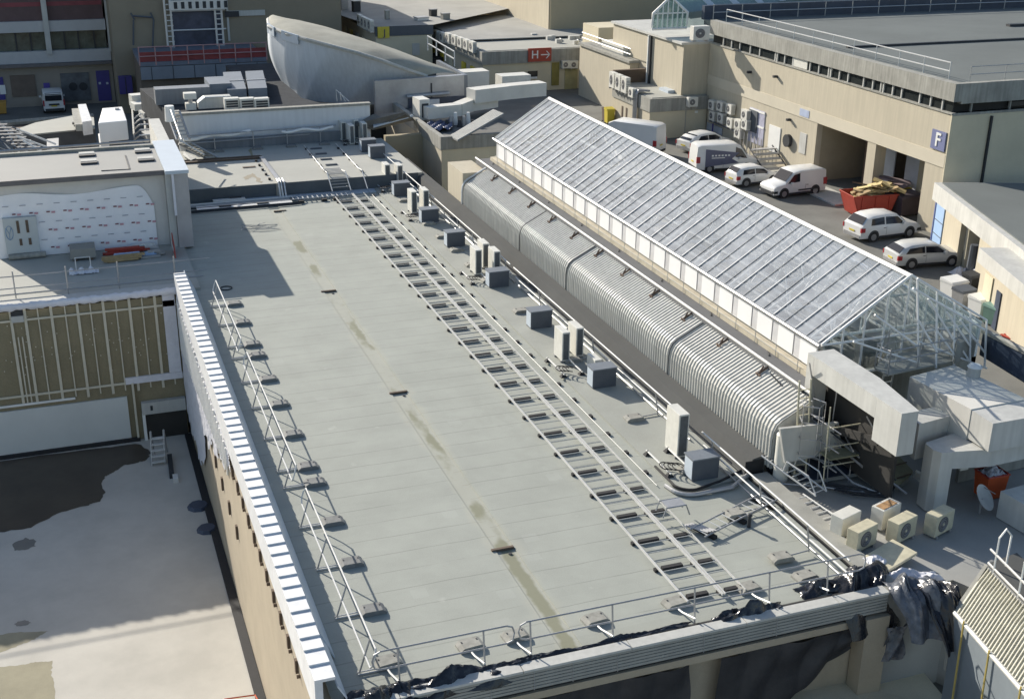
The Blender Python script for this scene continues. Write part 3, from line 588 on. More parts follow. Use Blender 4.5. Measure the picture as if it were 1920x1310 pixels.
for r_ in range(6):
    for c_ in range(17):
        x = -8.6+c_*.82+(r_ % 2)*.4; z = .5+r_*.47
        if x < -3.6 or x > 3.7 or (x < -1.9 and z < 2.2): continue
        if r_ in (0, 2, 4):
            MB().box(x, x+.17, YB-.135, YB-.125, z+.03, z+.10).build('printed_mark', MD, WS); MB().box(x+.24, x+.42, YB-.135, YB-.125, z-.02, z+.08).build('printed_mark', MR, WS)
        else: MB().box(x, x+.3, YB-.135, YB-.125, z, z+.035).build('printed_dash', MG, WS)
MB().box(-3.35, -1.75, YB-.32, YB-.05, .45, 2.3).build('board_panel', mat('pale_green_board', (.47, .50, .50), .7, var=.04), K)
for x, z0, z1 in ((-2.72, 1.5, 2.15), (-2.28, 1.5, 2.15), (-2.68, .85, 1.2), (-2.24, .85, 1.2)): MB().box(x, x+.13, YB-.35, YB-.31, z0, z1).build('slot', BROWN, K)
b = MB().tube([(-3.1+.17*math.cos(a), YB-.34, 1.55+.36*math.sin(a)) for a in [i*math.pi/8 for i in range(16)]], .014, 4, closed=True); b.tube([(-3.25, YB-.34, 1.8), (-3.1, YB-.34, 1.5), (-3.0, YB-.34, 1.8)], .014, 4); b.tube([(-3.1, YB-.34, 1.5), (-3.12, YB-.34, 1.2)], .014, 4)
b.build('blue_scribble', mat('marker_blue', (.12, .25, .45), .6), K)
MB().tube([(-3.3, YB-.35, .28), (-1.5, YB-.35, .3)], .14, 10).build('sheet_roll', CONC, K)
for px, py in ((163, 293), (167, 307), (268, 286), (274, 302)): p = PZ(px, py, ZT+.1); MB().box(p.x-.42, p.x+.42, p.y-.22, p.y+.12, ZT+.1, ZT+.2).build('roof_clip', DARK, K); MB().box(p.x-.4, p.x+.4, p.y+.13, p.y+.6, ZT+.1, ZT+.22).build('roof_patch', CONCW, K)
a, c_, d = PZ(235, 292, ZT+.1), PZ(243, 318, ZT+.1), PZ(190, 321, ZT+.1)
b = MB(); b.tube([a, c_, d], .05, 4); b.build('roof_upstand', DARK, K)
MB().box(-3.9, 4.7, 71.0, 71.3, ZT+.1, ZT+.25).build('back_kerb', CONC, K)
MB().tube([(-3.9, 71.7, ZT+.25), (4.6, 71.9, ZT+.3)], .08, 6).build('back_pipe', GALV, K)
# materials stored on the left roof
p = PZ(157, 485, .12); o = thing('sheet_stack', 'stack of plasterboard sheets standing on bearers on the left roof', 'sheet stack', (p.x, p.y, .12))
MB().box(p.x-.62, p.x+.62, p.y-.35, p.y+.75, .25, .75).build('boards', mat('putty_board', (.30, .29, .26), .8, var=.08), o)
for s_ in (-.4, .4): MB().box(p.x+s_-.08, p.x+s_+.08, p.y-.36, p.y+.76, .12, .25).build('bearer', BROWN, o)
p = PZ(158, 512, .12); o = thing('support_frame', 'low tube frame with crumpled sheeting in front of the stacked sheets', 'frame', (p.x, p.y, .12))
MB().tube([(p.x-.35, p.y+.1, .15), (p.x-.35, p.y+.3, .85), (p.x+.35, p.y+.3, .85), (p.x+.35, p.y+.1, .15)], .03, 6).build('hoop', TUBEW, o)
MB().grid(lambda u, v: (p.x-.7+1.4*u, p.y-.25+.5*v, .14+.3*math.sin(math.pi*v)*(.6+.4*math.sin(u*19))+.06*random.random()), 24, 6).build('sheeting', MEMB, o)
for k, (px, py, w_, d_, m_, l) in enumerate(((236, 474, 2.3, .3, RED, 'red wrapped packs on the shaded left roof'), (272, 468, 1.4, .15, TUBEW, 'white offcuts behind the red packs'), (246, 483, 2.2, .14, SKYB, 'pale blue lengths of trim in front of the red packs'), (228, 489, 2.2, .1, WOOD, 'timber lengths nearest the stacked sheets'), (288, 480, 1.3, .2, GALV, 'bundle of grey metal lengths at the right of the packs'))):
    p = PZ(px, py, .14); b = MB()
    for i in range(5): b.obox((p.x+random.uniform(-.2, .2), p.y+random.uniform(-d_, d_), .14+.05*i), w_*random.uniform(.7, 1), .2, .1, random.uniform(-.1, .1)+.05)
    tag(b.build('material_pile', m_), l, 'building materials')
p = PZ(326, 478, .12); o = thing('barrier_board', 'red and white barrier board leaning at the corner of the left roof', 'barrier', (p.x, p.y, .12))
MB().ext([(p.x, p.y-.7, .15), (p.x+.03, p.y+.75, .15), (p.x+.03, p.y+.75, 1.1), (p.x, p.y-.4, .8)], (.05, 0, 0)).build('board', RED, o)
MB().ext([(p.x-.02, p.y-.3, .4), (p.x-.02, p.y+.5, .55), (p.x-.02, p.y+.5, .75), (p.x-.02, p.y-.3, .58)], (.012, 0, 0)).build('stripe', WHITE, o)
# round hatch ring and twisted wire on the main roof
p = PZ(424, 541); tag(MB().tube([(p.x+.28*math.cos(a), p.y+.28*math.sin(a), .03) for a in [i*math.pi/8 for i in range(16)]], .03, 5, closed=True).build('ring', DARK), 'dark ring lying flat by the start of the left guardrail', 'ring')
p = PZ(470, 428); b = MB()
for k in range(5): b.tube([(p.x+random.uniform(-.9, 1.6), p.y+random.uniform(-.8, .8), .03+.02*k) for _ in range(4)], .014, 4)
tag(b.build('wire_tangle', GALV), 'tangle of thin wire at the edge of the big shadow', 'wire')
# ================================================================ dark grey membrane box along the hall's right edge
t = thing('membrane_box_gutter', 'long dark grey membrane covered box between the flat roof and the ribbed roof', 'box gutter', (21, 32.6, 0))
MB().add([(20.95, 32.7, .62), (21.42, 32.7, .72), (21.42, 78.5, .72), (20.95, 78.5, .62), (20.62, 32.7, .05), (20.62, 78.5, .05), (21.42, 32.7, -1), (21.42, 78.5, -1), (20.62, 32.7, -1), (20.62, 78.5, -1)],
   [(0, 1, 2, 3), (4, 0, 3, 5), (0, 4, 8, 6, 1), (1, 6, 7, 2), (4, 5, 9, 8), (3, 2, 7, 9, 5)]).build('casing', STRIP, t)
MB().box(20.66, 21.36, 32.66, 32.69, -.25, .58).build('end_cap', BLACKR, t)
MB().box(20.56, 20.62, 32.7, 74, .0, .10).build('edge_trim', BLACKR, t)
# ================================================================ atrium with ribbed side roof
A_ = thing('glazed_atrium', 'long pitched glass roof with white side panels and a ribbed curved roof below it', 'building', (23.6, 33.3, 0))
CY0, CY1 = 32.4, 66.5
prof = [(21.45, .35), (21.45, 1.45), (21.49, 1.72), (21.6, 1.95), (21.78, 2.1), (22.0, 2.21), (22.9, 2.68)]
def lerp_prof(v):
    k = v*(len(prof)-1); i = min(int(k), len(prof)-2); f = k-i; return prof[i][0]*(1-f)+prof[i+1][0]*f, prof[i][1]*(1-f)+prof[i+1][1]*f
nr = []; t_ = 0
for i, v in enumerate(prof):
    a = prof[max(i-1, 0)]; c_ = prof[min(i+1, len(prof)-1)]; d = Vector((c_[0]-a[0], 0, c_[1]-a[1])).normalized(); nr.append((-d.z, d.x))
b = MB(); pitch = .2; nrib = int((CY1-CY0)/pitch); offs = [(0, 0), (.28, 0), (.40, .036), (.60, .036), (.72, 0)]
rows = []
for k in range(nrib):
    for f, h in offs:
        rows.append((CY0+(k+f)*pitch, h))
base = 0
for y, h in rows:
    for (x, z), (nx, nz) in zip(prof, nr): b.v.append((x+nx*h, y, z+nz*h))
m_ = len(prof)
for i in range(len(rows)-1):
    for j in range(m_-1): a = i*m_+j; b.f.append((a, a+1, a+m_+1, a+m_))
b.build('ribbed_roof', CORR, A_)
b = MB(); b.ext([(x+.04, CY0+.02, z-.04) for x, z in prof]+[(22.9, CY0+.02, .3), (21.5, CY0+.02, .3)], (0, .1, 0)); b.build('rib_end_wall', CONCW, A_)
for y in (57.0, 50.7, 40.1): MB().tube([(x-.045+.0, y, z+.045) for x, z in prof], .028, 5).build('expansion_seam', mat('seam_dark', (.12, .12, .12), .7), A_)
MB().tube([(x-.03, CY1+.1, z+.03) for x, z in prof], .07, 6).build('end_trim', WHITE, A_)
MB().box(21.46, 22.95, CY1+.1, 69.5, .3, 2.5).build('rib_far_wall', CREAM, A_)
# walkway
MB().box(22.88, 23.9, 33.26, 68.5, 2.55, 2.8).build('walkway', mat('walkway_grey', (.165, .168, .172), .85, var=.08, spec=.1), A_)
b = MB(); b.box(23.62, 23.93, 33.9, 68, 2.803, 3.0); b.build('base_kerb', CREAM, A_)
MB().tube([(22.92, 32.6, 2.86), (22.92, 68.6, 2.86)], .055, 7).build('edge_pipe', TUBEW, A_)
y = 35.3; k = 0
while y < 67:
    b = MB().tube([(22.94, y, 2.80), (22.55, y, 2.56), (22.45, y, 2.50)], .04, 5); b.tube([(22.55, y, 2.56), (22.7, y, 2.82)], .035, 5); b.tube([(22.5, y-.14, 2.53), (22.5, y+.14, 2.53)], .04, 4)
    b.build('bracket', mat('rust_bracket', (.16, .11, .08), .8), A_); y += 2.92
t = thing('guardrail', 'thin guardrail on the walkway under the white atrium panels', 'guardrail', (23.6, 34, 2.8))
for z in (3.05, 3.3): MB().tube([(23.58, 34.3, z), (23.58, 67, z)], .011, 5).build('rail', RUNG, t)
for k in range(23): y = 34.5+1.46*k; MB().tube([(23.57, y, 2.8), (23.58, y, 3.32)], .014, 5).build('post', RUNG, t)
for k in range(8): y = 36.5+4.4*k; MB().tube([(23.58, y, 2.8), (23.4, y-.4, 2.82)], .03, 5).build('foot', DARK, t)
# panels, posts
AY0, AY1, XE, XR2, XM, ZEV, ZRG = 33.8, 68.0, 23.95, 30.72, 27.33, 4.05, 6.25
NP = 23; pw = (AY1-AY0-.3)/NP
MB().box(XE+.14, XE+.2, AY0, AY1, 2.8, ZEV-.05).build('side_wall', mat('panel_shadow_grey', (.45, .45, .44), .8), A_)
for k in range(NP):
    y0 = AY0+.15+pw*k
    MB().box(XE-.02, XE+.05, y0+.02, y0+pw-.42, 3.04, ZEV-.12).build('wall_panel', mat('bright_panel', (.80, .80, .80), .5, var=.03), A_)
    MB().box(XE+.0, XE+.13, y0+pw-.40, y0+pw-.03, 3.04, ZEV-.12).build('post', mat('post_grey', (.56, .56, .57), .6), A_)
MB().tube([(XE-.12, AY0-.1, ZEV+.0), (XE-.12, AY1+.1, ZEV+.0)], .055, 6).build('eaves_gutter', GALV, A_)
MB().box(XE-.1, XE+.15, AY0, AY1, ZEV-.12, ZEV-.02).build('eaves_beam', mat('eaves_grey', (.33, .33, .32), .6), A_)
MB().box(XR2-.1, XR2+.1, AY0, AY1, 1.2, ZEV-.02).build('far_side_wall', mat('bright_panel', (.8, .8, .8)), A_)
# glazing
b = MB(); b.poly([(XE, AY0, ZEV), (XM, AY0, ZRG), (XM, AY1, ZRG), (XE, AY1, ZEV)]); b.build('roof_glazing', RGLASS, A_)
b = MB(); b.poly([(XR2, AY0, ZEV), (XM, AY0, ZRG), (XM, AY1, ZRG), (XR2, AY1, ZEV)]); b.build('roof_glazing', RGLASS, A_)
bar = mat('glazing_bar', (.44, .45, .46), .45, .2, var=.08)
for sx in (XE, XR2):
    for k in range(NP+1):
        y = AY0+.15+pw*k; MB().ext([(sx, y-.025, ZEV+.01), (sx, y+.025, ZEV+.01), (sx, y+.025, ZEV+.055), (sx, y-.025, ZEV+.055)], (XM-sx, 0, ZRG-ZEV)).build('glazing_bar', bar, A_)
for sx in (XE, XR2):
    for k in range(NP):
        y = AY0+.15+pw*(k+.5); MB().ext([(sx, y-.012, ZEV+.01), (sx, y+.012, ZEV+.01), (sx, y+.012, ZEV+.035), (sx, y-.012, ZEV+.035)], (XM-sx, 0, ZRG-ZEV)).build('glazing_bar', mat('thin_bar', (.22, .23, .24), .5), A_)
for k in range(1, 6): f = k/6; MB().box(XE+(XM-XE)*f-.012, XE+(XM-XE)*f+.012, AY0, AY1, ZEV+(ZRG-ZEV)*f-.05, ZEV+(ZRG-ZEV)*f-.03).build('purlin', bar, A_)
MB().ext([(XM-.13, AY0-.12, ZRG-.02), (XM, AY0-.12, ZRG+.07), (XM+.13, AY0-.12, ZRG-.02), (XM, AY0-.12, ZRG+.0)], (0, AY1-AY0+.24, 0)).build('ridge_cap', WHITE, A_)
for sx in (XE, XR2):
    for yy in (AY0-.08, AY1+.08): MB().tube([(sx, yy, ZEV+.03), (XM, yy, ZRG+.03)], .05, 6).build('verge_trim', WHITE, A_)
# trusses seen through the glass
tr = mat('truss_white', (.75, .75, .74), .5, var=.05)
for k in range(12):
    y = AY0+.9+pw*2*k
    b = MB(); b.tube([(XE+.2, y, ZEV-.15), (XR2-.2, y, ZEV-.15)], .06, 5); b.tube([(XE+.2, y, ZEV-.1), (XM, y, ZRG-.2), (XR2-.2, y, ZEV-.1)], .05, 5)
    for i in range(1, 6):
        x = XE+(XR2-XE)*i/6; zt_ = ZEV+(ZRG-ZEV)*(1-abs(x-XM)/(XM-XE))-.2; b.tube([(x, y, ZEV-.15), (x, y, zt_)], .03, 4)
        x2 = XE+(XR2-XE)*(i+(1 if i < 3 else -1))/6; b.tube([(x, y, ZEV-.15), (x2, y, ZEV+(ZRG-ZEV)*(1-abs(x2-XM)/(XM-XE))-.2)], .03, 4)
    b.build('truss', tr, A_)
    b = MB()
    for s_ in (-1, 1): b.tube([(XM+s_*1.7, y, ZEV+.95), (XM+s_*1.0, y+pw, ZEV+1.35), (XM+s_*1.7, y+2*pw, ZEV+.95)], .035, 4); b.tube([(XM+s_*2.3, y, ZEV-.1), (XM+s_*1.6, y+pw, ZEV+.9), (XM+s_*2.3, y+2*pw, ZEV-.1)], .035, 4)
    if k < 11:
        for s_ in (-2.2, -1.1, 1.1): b.tube([(XM+s_, y+.25, ZRG-abs(s_)*.655-.2), (XM+s_, y+2*pw-.5, ZRG-abs(s_)*.655-.2)], .05, 4)
        b.build('bracing', tr, A_)
for x in (XE+.9, XM-1.6, XM, XM+1.6): MB().box(x-.03, x+.03, AY0, AY1, ZEV-.2, ZEV-.12).build('tie_beam', tr, A_)
MB().box(XE+.25, XR2-.15, AY0+.05, AY1, .2, .4).build('floor', mat('pale_mall_floor', (.46, .47, .47), .6, var=.2, scale=.5), A_)
b = MB()
for k in range(26): y = AY0+1+k*1.28; x = XE+1.3+(k*37 % 11)*.4; b.box(x, x+.8, y, y+.5, .4, 1.2+.5*(k % 3))
b.build('interior_fittings', mat('mall_fittings', (.16, .17, .18), .7, var=.6, scale=1.5), A_)
MB().box(XE+.2, XE+1.0, AY0+.1, AY1, 2.5, 2.7).build('gallery', CONCW, A_)
MB().box(XR2-1.2, XR2-.15, AY0+.1, AY1, 2.5, 2.7).build('gallery', CONCW, A_)
# near gable
b = MB(); b.poly([(XE+.1, AY0-.02, 2.8), (XR2, AY0-.02, 2.8), (XR2, AY0-.02, ZEV), (XM, AY0-.02, ZRG-.03), (XE+.1, AY0-.02, ZEV)]); b.build('gable_glazing', GGLASS, A_)
b = MB()
for k in range(1, 8):
    x = XE+(XR2-XE)*k/8; b.tube([(x, AY0-.06, 2.8), (x, AY0-.06, ZEV+(ZRG-ZEV)*(1-abs(x-XM)/(XM-XE)))], .04, 5)
b.tube([(XE, AY0-.06, ZEV), (XR2, AY0-.06, ZEV)], .045, 5); b.tube([(XE, AY0-.06, 2.8), (XR2, AY0-.06, 2.8)], .05, 5)
b.build('gable_frame', tr, A_)
MB().box(XE-.05, XR2+.1, AY0, AY0+.2, -3, 2.8).build('gable_base', CONC, A_)
MB().box(XR2+.1, XR2+.25, 33.0, AY1, -3.6, 1.4).build('yard_wall', CONC, A_)
MB().box(XE+.4, XR2, AY1-.1, AY1, -3.6, ZEV).build('far_wall', CREAM, A_)
# porch roof with open steel frame on the near side of the gable
t = thing('steel_porch_frame', 'open white steel frame standing off the near glass gable', 'steel frame', (28, 32, 2.6))
b = MB(); random.seed(11)
def pj(px, py, y): return PY(px, py, y)
for (x0, y0, x1, y1) in ((1720, 522, 1850, 600), (1712, 540, 1846, 618), (1850, 600, 1846, 690), (1720, 522, 1722, 680), (1757, 545, 1755, 690), (1790, 565, 1788, 700), (1820, 582, 1818, 700), (1722, 640, 1850, 690), (1722, 600, 1757, 660), (1757, 620, 1790, 665), (1790, 635, 1820, 680), (1740, 560, 1790, 640), (1775, 585, 1820, 650), (1800, 600, 1846, 660), (1640, 590, 1722, 650), (1600, 640, 1722, 680)):
    b.tube([pj(x0, y0, 32.6), pj(x1, y1, 32.4)], .04, 5)
b.build('frame', tr, t)
b = MB(); b.poly([pj(1724, 528, 32.9), pj(1846, 602, 32.9), pj(1846, 640, 32.9), pj(1724, 600, 32.9)]); b.build('glazing', GGLASS, t)
# ================================================================ rooftop air conditioners in clusters on the right strip
def make_ac(w_=.92, d_=.34, h_=1.35, fans=2, m_=None):
    t = thing('air_conditioner', 'x', 'air conditioner')
    m_ = m_ or ACW
    MB().box(-w_/2, w_/2, -d_/2, d_/2, .08, h_).build('casing', m_, t, local=True, bevel=.015)
    for s_ in (-1, 1): MB().box(s_*w_*.36-.04, s_*w_*.36+.04, -d_/2-.03, d_/2+.03, 0, .08).build('foot', GALV, t, local=True)
    for k in range(fans):
        z = h_-(k+.5)*(h_-.08)/fans; f = MB().disc((-.08 if w_ > .7 else 0, -d_/2-.012, z), .24 if fans > 1 else .26, (0, 1, 0), .014, 20).build('fan_grille', mat('grille_grey', (.13, .13, .135), .6, var=.15, scale=12), t, local=True)
        b = MB()
        for r_ in (.08, .15, .21): b.tube([((-.08 if w_ > .7 else 0)+r_*math.cos(a), -d_/2-.018, z+r_*math.sin(a)) for a in [i*math.pi/8 for i in range(16)]], .006, 4, closed=True)
        b.build('guard_rings', GALV, f, local=True); MB().disc(((-.08 if w_ > .7 else 0), -d_/2-.025, z), .05, (0, 1, 0), .015, 10).build('hub', m_, f, local=True)
    b = MB()
    for k in range(int((h_-.2)/.09)): b.box(w_/2-.001, w_/2+.008, -d_/2+.04, d_/2-.04, .16+.09*k, .16+.09*k+.04)
    b.build('side_louvre', mat('louvre_shadow', (.25, .25, .24), .7), t, local=True)
    if h_ > 1: MB().box(-w_/2-.008, -w_/2+.001, -d_/2+.05, d_/2-.05, .14, h_-.06).build('side_grille', mat('dark_fin_pack', (.10, .11, .115), .6, var=.2, scale=9), t, local=True)
    return t
def make_box(w_, d_, h_):
    t = thing('plant_box', 'x', 'plant box')
    MB().box(-w_/2, w_/2, -d_/2, d_/2, 0, h_).build('body', SLATE, t, local=True, bevel=.01)
    MB().box(-w_/2-.03, w_/2+.03, -d_/2-.03, d_/2+.03, h_, h_+.05).build('lid', mat('slate_lid', (.17, .19, .215), .55, var=.08, scale=3), t, local=True)
    MB().box(-w_/2-.012, -w_/2-.002, -d_/2+.04, d_/2-.04, .06, h_-.04).build('side_panel', COPEB, t, local=True)
    return t
AC2 = make_ac(); AC1 = make_ac(.82, .32, .68, 1); ACT = make_ac(.5, .9, 1.65, 0); PB = make_box(1.0, .62, .78)
protos = [AC2, AC1, ACT, PB]; used = {}
def put(pr, px, py, rz, label, z=.09, group=None, xy=None):
    p = Vector((xy[0], xy[1], z)) if xy else PZ(px, py, z)
    if pr.name in used: o = copy_tree(pr, tuple(p), rz, label)
    else: used[pr.name] = 1; o = place(pr, tuple(p), rz); o['label'] = label
    if group: o['group'] = group
    return o
G1 = 'air conditioners along the right side of the flat roof'; G2 = 'slate coloured boxes along the right side of the flat roof'
HP = math.pi/2
for xy, l in (((18.45, 84.6), 'far left of the four tall units clustered at the far end'), ((18.75, 83.4), 'nearest of the four tall units at the far end'), ((19.45, 85.0), 'rearmost of the four tall units at the far end'), ((19.75, 83.8), 'right hand unit of the four at the far end')): put(AC2, 0, 0, HP, l, ZU, G1, xy)
for xy, l in (((18.95, 74.6), 'left of two tall units just before the far raised roof'), ((19.65, 74.2), 'right of two tall units just before the far raised roof')): put(AC2, 0, 0, HP, l, .09, G1, xy)
for xy, l in (((18.75, 67.8), 'left unit of the pair beyond the lone slate box'), ((19.5, 67.9), 'right unit of the pair beyond the lone slate box')): put(AC2, 0, 0, HP, l, .09, G1, xy)
for xy, l in (((18.75, 56.1), 'left unit of the three beyond the middle of the strip'), ((19.45, 57.0), 'rear unit of the three beyond the middle of the strip'), ((19.55, 55.6), 'right near unit of the three beyond the middle of the strip')): put(AC2, 0, 0, HP, l, .09, G1, xy)
for xy, l in (((18.6, 44.3), 'left tall unit of the middle cluster above the guardrail'), ((19.35, 44.6), 'right tall unit of the middle cluster with dark side')): put(AC2, 0, 0, HP, l, .09, G1, xy)
put(AC1, 0, 0, HP, 'small low unit of the middle cluster behind the slate box', .09, G1, (19.35, 42.6))
tall = make_ac(.95, .40, 1.72, 2); place(tall, (19.15, 34.9, .09), HP); tall['label'] = 'tallest air conditioner, standing alone near the near right corner'; tall['group'] = G1
for xy, l in (((19.35, 80.9), 'slate box beside the four units at the far end'), ((19.45, 78.9), 'slate box on the pale far roof'), ((19.15, 71.8), 'slate box just this side of the far raised roof'), ((19.1, 65.6), 'slate box below the pair beyond the lone one'), ((19.15, 60.9), 'lone slate box with no air conditioner beside it'), ((19.15, 54.0), 'slate box below the cluster of three units'), ((19.1, 48.2), 'slate box farther than the middle cluster'), ((19.1, 41.3), 'slate box with long shadow nearer than the middle cluster'), ((19.2, 33.1), 'slate box below the tallest air conditioner')):
    put(PB, 0, 0, 0, l, ZU if xy[1] > 74 else .09, G2, xy)
# bearing frames with triangular feet and coiled hoses
def make_frame():
    t = thing('bearer_frame', 'x', 'support frame')
    for x in (-.55, .25): MB().tube([(x, -1.0, .14), (x, .9, .14)], .035, 5).build('beam', TUBEW, t, local=True)
    for x in (-.55, .25):
        for y in (-.9, .8): MB().add([(x-.14, y-.12, 0), (x+.14, y-.12, 0), (x+.14, y+.12, 0), (x-.14, y+.12, 0), (x, y, .2)], [(3, 2, 1, 0), (0, 1, 4), (1, 2, 4), (2, 3, 4), (3, 0, 4)]).build('foot', BLACKR, t, local=True)
    b = MB()
    for k in range(4): b.tube([(-.5+.2*math.cos(a)+.1*k, -.5-.12*k+.28*math.sin(a), .2+.03*k) for a in [i*math.pi/7 for i in range(11)]], .022, 5)
    b.build('hose', BLACKR, t, local=True)
    return t
FR = make_frame()
for xy, l in (((18.8, 83.9), 'bearers under the four far units'), ((18.8, 73.6), 'bearers under the two units before the raised roof'), ((18.7, 67.0), 'bearers under the pair beyond the lone slate box'), ((18.6, 55.4), 'bearers under the cluster of three units'), ((18.5, 43.4), 'bearers and coiled hoses under the middle cluster'), ((18.7, 34.3), 'bearers and coiled hoses beside the tallest unit')):
    put(FR, 0, 0, 0, l, ZU if xy[1] > 74 else .09, 'bearers under the air conditioners', xy)
# ================================================================ near right plant deck
struct_deck = MB().box(21.0, 34, 10, 33.3, -1.0, -.02)
t = thing('plant_deck', 'grey felt plant deck beside the near right corner of the hall', 'flat roof', (22, 25, 0))
struct_deck.v = []; struct_deck.f = []
struct_deck.prism([(21.0, 25.0), (23.3, 25.0), (24.2, 23.0), (36, 18), (36, 33.3), (21.0, 33.3)], -7.3, -.03); struct_deck.build('roof', ROOF3, t)
MB().box(20.78, 21.45, 24.9, 32.5, -.03, .16).build('kerb', FIBRE, t)
MB().box(20.72, 20.78, 24.9, 32.5, -.03, .06).build('kerb_joint', BLACKR, t)
# shaded recess put in as a flat dark slab, left of the portal
A0, A1, A2, A3 = PZ(1470, 862, .35), PZ(1572, 845, .35), PZ(1612, 880, .35), PZ(1500, 905, .35)
t = thing('low_plant_wall', 'low pale wall with a dark shaded well below it, left of the steel portal', 'wall', (A0.x, A0.y, 0))
MB().ext([PY(1472, 868, 31.7), PY(1578, 846, 31.7), PY(1573, 792, 31.7), PY(1463, 804, 31.7)], (0, .12, 0)).build('panel', CONCW, t)
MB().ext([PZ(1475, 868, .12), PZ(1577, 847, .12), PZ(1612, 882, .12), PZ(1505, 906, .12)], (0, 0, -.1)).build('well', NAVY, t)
MB().tube([PZ(1475, 868, .3), PZ(1500, 908, .12), PZ(1616, 888, .12), PZ(1578, 848, .3)], .07, 6).build('rim', FIBRE, t)
MB().ext([PZ(1430, 862, .4), PZ(1475, 866, .4), PZ(1475, 866, -.02), PZ(1445, 890, -.02)], (0, .1, 0)).build('end_face', DARK, t)
# mossy strip and steel portal
t = thing('steel_portal', 'big pale sheet metal portal with a dark opening at the near end of the atrium', 'portal', (23.1, 28.2, 2.5))
XP = 23.1; ztop = 4.03; P0, P1 = 33.25, 28.05
f = [(33.25, 1.5), (33.25, ztop), (28.05, ztop), (28.05, 2.62), (29.33, 2.62), (29.33, 3.4), (32.87, 3.36), (32.87, 1.5)]
MB().ext([(XP, y, z) for y, z in [(33.25, 1.5), (33.25, ztop), (32.87, ztop), (32.87, 1.5)]], (.62, 0, 0)).build('left_leg', DUCT, t)
MB().ext([(XP+.002, y, z) for y, z in [(32.86, 3.38), (32.86, ztop), (29.33, ztop), (29.33, 3.38)]], (.62, 0, 0)).build('lintel', DUCT, t)
MB().ext([(XP, y, z) for y, z in [(29.32, 2.62), (29.32, ztop), (28.05, ztop), (28.05, 2.62)]], (.62, 0, 0)).build('right_leg', DUCT, t)
MB().box(XP+.75, XP+.85, 29.0, 33.2, .5, 3.9).build('shaded_back', SHADOWI, t)  # dark slab stands for the unlit depth of the opening
MB().ext([(XP, 33.25, ztop+.004), (XP, 28.05, ztop+.004), (XP+.64, 28.05, ztop+.004), (XP+1.02, 30.6, ztop+.004), (XP+1.02, 33.25, ztop+.004)], (0, 0, .05)).build('top_sheet', DUCT, t)
MB().ext([(XP+.3, 32.8, 1.7), (XP+.3, 29.4, 2.6), (XP+.3, 29.4, 2.3), (XP+.3, 32.8, 1.4)], (.05, 0, 0)).build('inner_dark_sheet', SHADOWI, t)  # sheet in the unlit colour, added to darken the opening
t = thing('mossy_platform', 'mossy green board platform at the foot of the steel portal', 'platform', (23, 30, 2.3))
MB().ext([PZ(x, y, .45) for x, y in ((1508, 800), (1650, 818), (1712, 882), (1690, 902), (1640, 896), (1560, 846))], (0, 0, -.12)).build('boards', MOSS, t)
MB().ext([PZ(x, y, .325) for x, y in ((1512, 806), (1650, 824), (1706, 886), (1686, 902), (1640, 896), (1564, 850))], (0, 0, -.34)).build('plinth', CONC, t)
for q in (((1655, 878, .48), (1700, 866, .48)), ((1682, 896, .48), (1708, 888, .48)), ((1590, 862, .48), (1650, 840, .48)), ((1620, 882, .48), (1668, 856, .48))): MB().tube([PZ(*q[0]), PZ(*q[1])], .025, 4).build('board_edge', BROWN, t)
# large pale ducts
def blk(name, label, cat, polys, m_, grp=None):
    p0 = polys[0][1][0]; t = thing(name, label, cat, tuple(PZ(*p0)), grp)
    for nm, pts, vec, mm in polys: MB().ext([PZ(*q) for q in pts], vec).build(nm, mm or m_, t)
    return t
blk('large_duct', 'huge pale flat topped duct behind the tall drum, filling the right edge', 'duct', [
    ('casing', ((1706, 706, 3.3), (1821, 767, 3.3), (1925, 748, 3.3), (1789, 684, 3.3)), (0, 0, -1.9), DUCTW)], DUCT)
blk('large_duct', 'pale duct elbow block at the right edge with a long grey top', 'duct', [
    ('casing', ((1821, 768, 3.27), (1862, 794, 3.27), (1990, 772, 3.27), (1990, 735, 3.27), (1926, 749, 3.27)), (0, 0, -1.0), DUCT)], DUCT)
blk('large_duct', 'grey duct box between the steel portal and the curved duct', 'duct', [
    ('casing', ((1697, 775, 2.7), (1724, 795, 2.7), (1802, 774, 2.7), (1778, 756, 2.7)), (0, 0, -1.3), DUCT)], DUCT)
blk('large_duct', 'curved pale duct with stained shaded side dropping to the deck', 'duct', [
    ('casing', ((1736, 829, 2.2), (1766, 848, 2.2), (1862, 842, 2.2), (1990, 815, 2.2), (1990, 790, 2.2), (1862, 815, 2.2), (1810, 805, 2.2)), (0, 0, -.62), DUCT),
    ('drop_leg', ((1735, 831, 2.21), (1750, 843, 2.21), (1766, 849, 2.21), (1790, 847, 2.21), (1775, 826, 2.21)), (0, 0, -2.2), DUCT),
    ('base_flare', ((1712, 888, .35), (1733, 905, .15), (1742, 893, .55), (1718, 880, .7)), (0, 0, -.1), WHITE)], DUCT)
t = thing('duct_back_wall', 'stained concrete wall under the pale duct at the right edge', 'wall', tuple(PZ(1800, 900, 0)))
MB().ext([PZ(1795, 905, 0), PZ(1990, 860, 0), PZ(1990, 860, 0)+Vector((0, 0, 1.25)), PZ(1795, 905, 0)+Vector((0, 0, 1.25))], (.05, .2, 0)).build('wall', CONC, t)
p = PZ(1806, 880, 1.0); MB().obox(tuple(p), .32, .1, .4, .0).build('hatch', DUCTW, t)
t = thing('tall_drum', 'grey vertical drum with a white cap beyond the pale duct top', 'duct', tuple(PZ(1825, 700, 3.3)))
p = PZ(1825, 705, 3.3); MB().cyl(tuple(p), .22, .35, n=14).build('neck', CONCW, t); MB().cyl((p.x, p.y, p.z+.35), .26, .08, .18, 14).build('cap', WHITE, t)
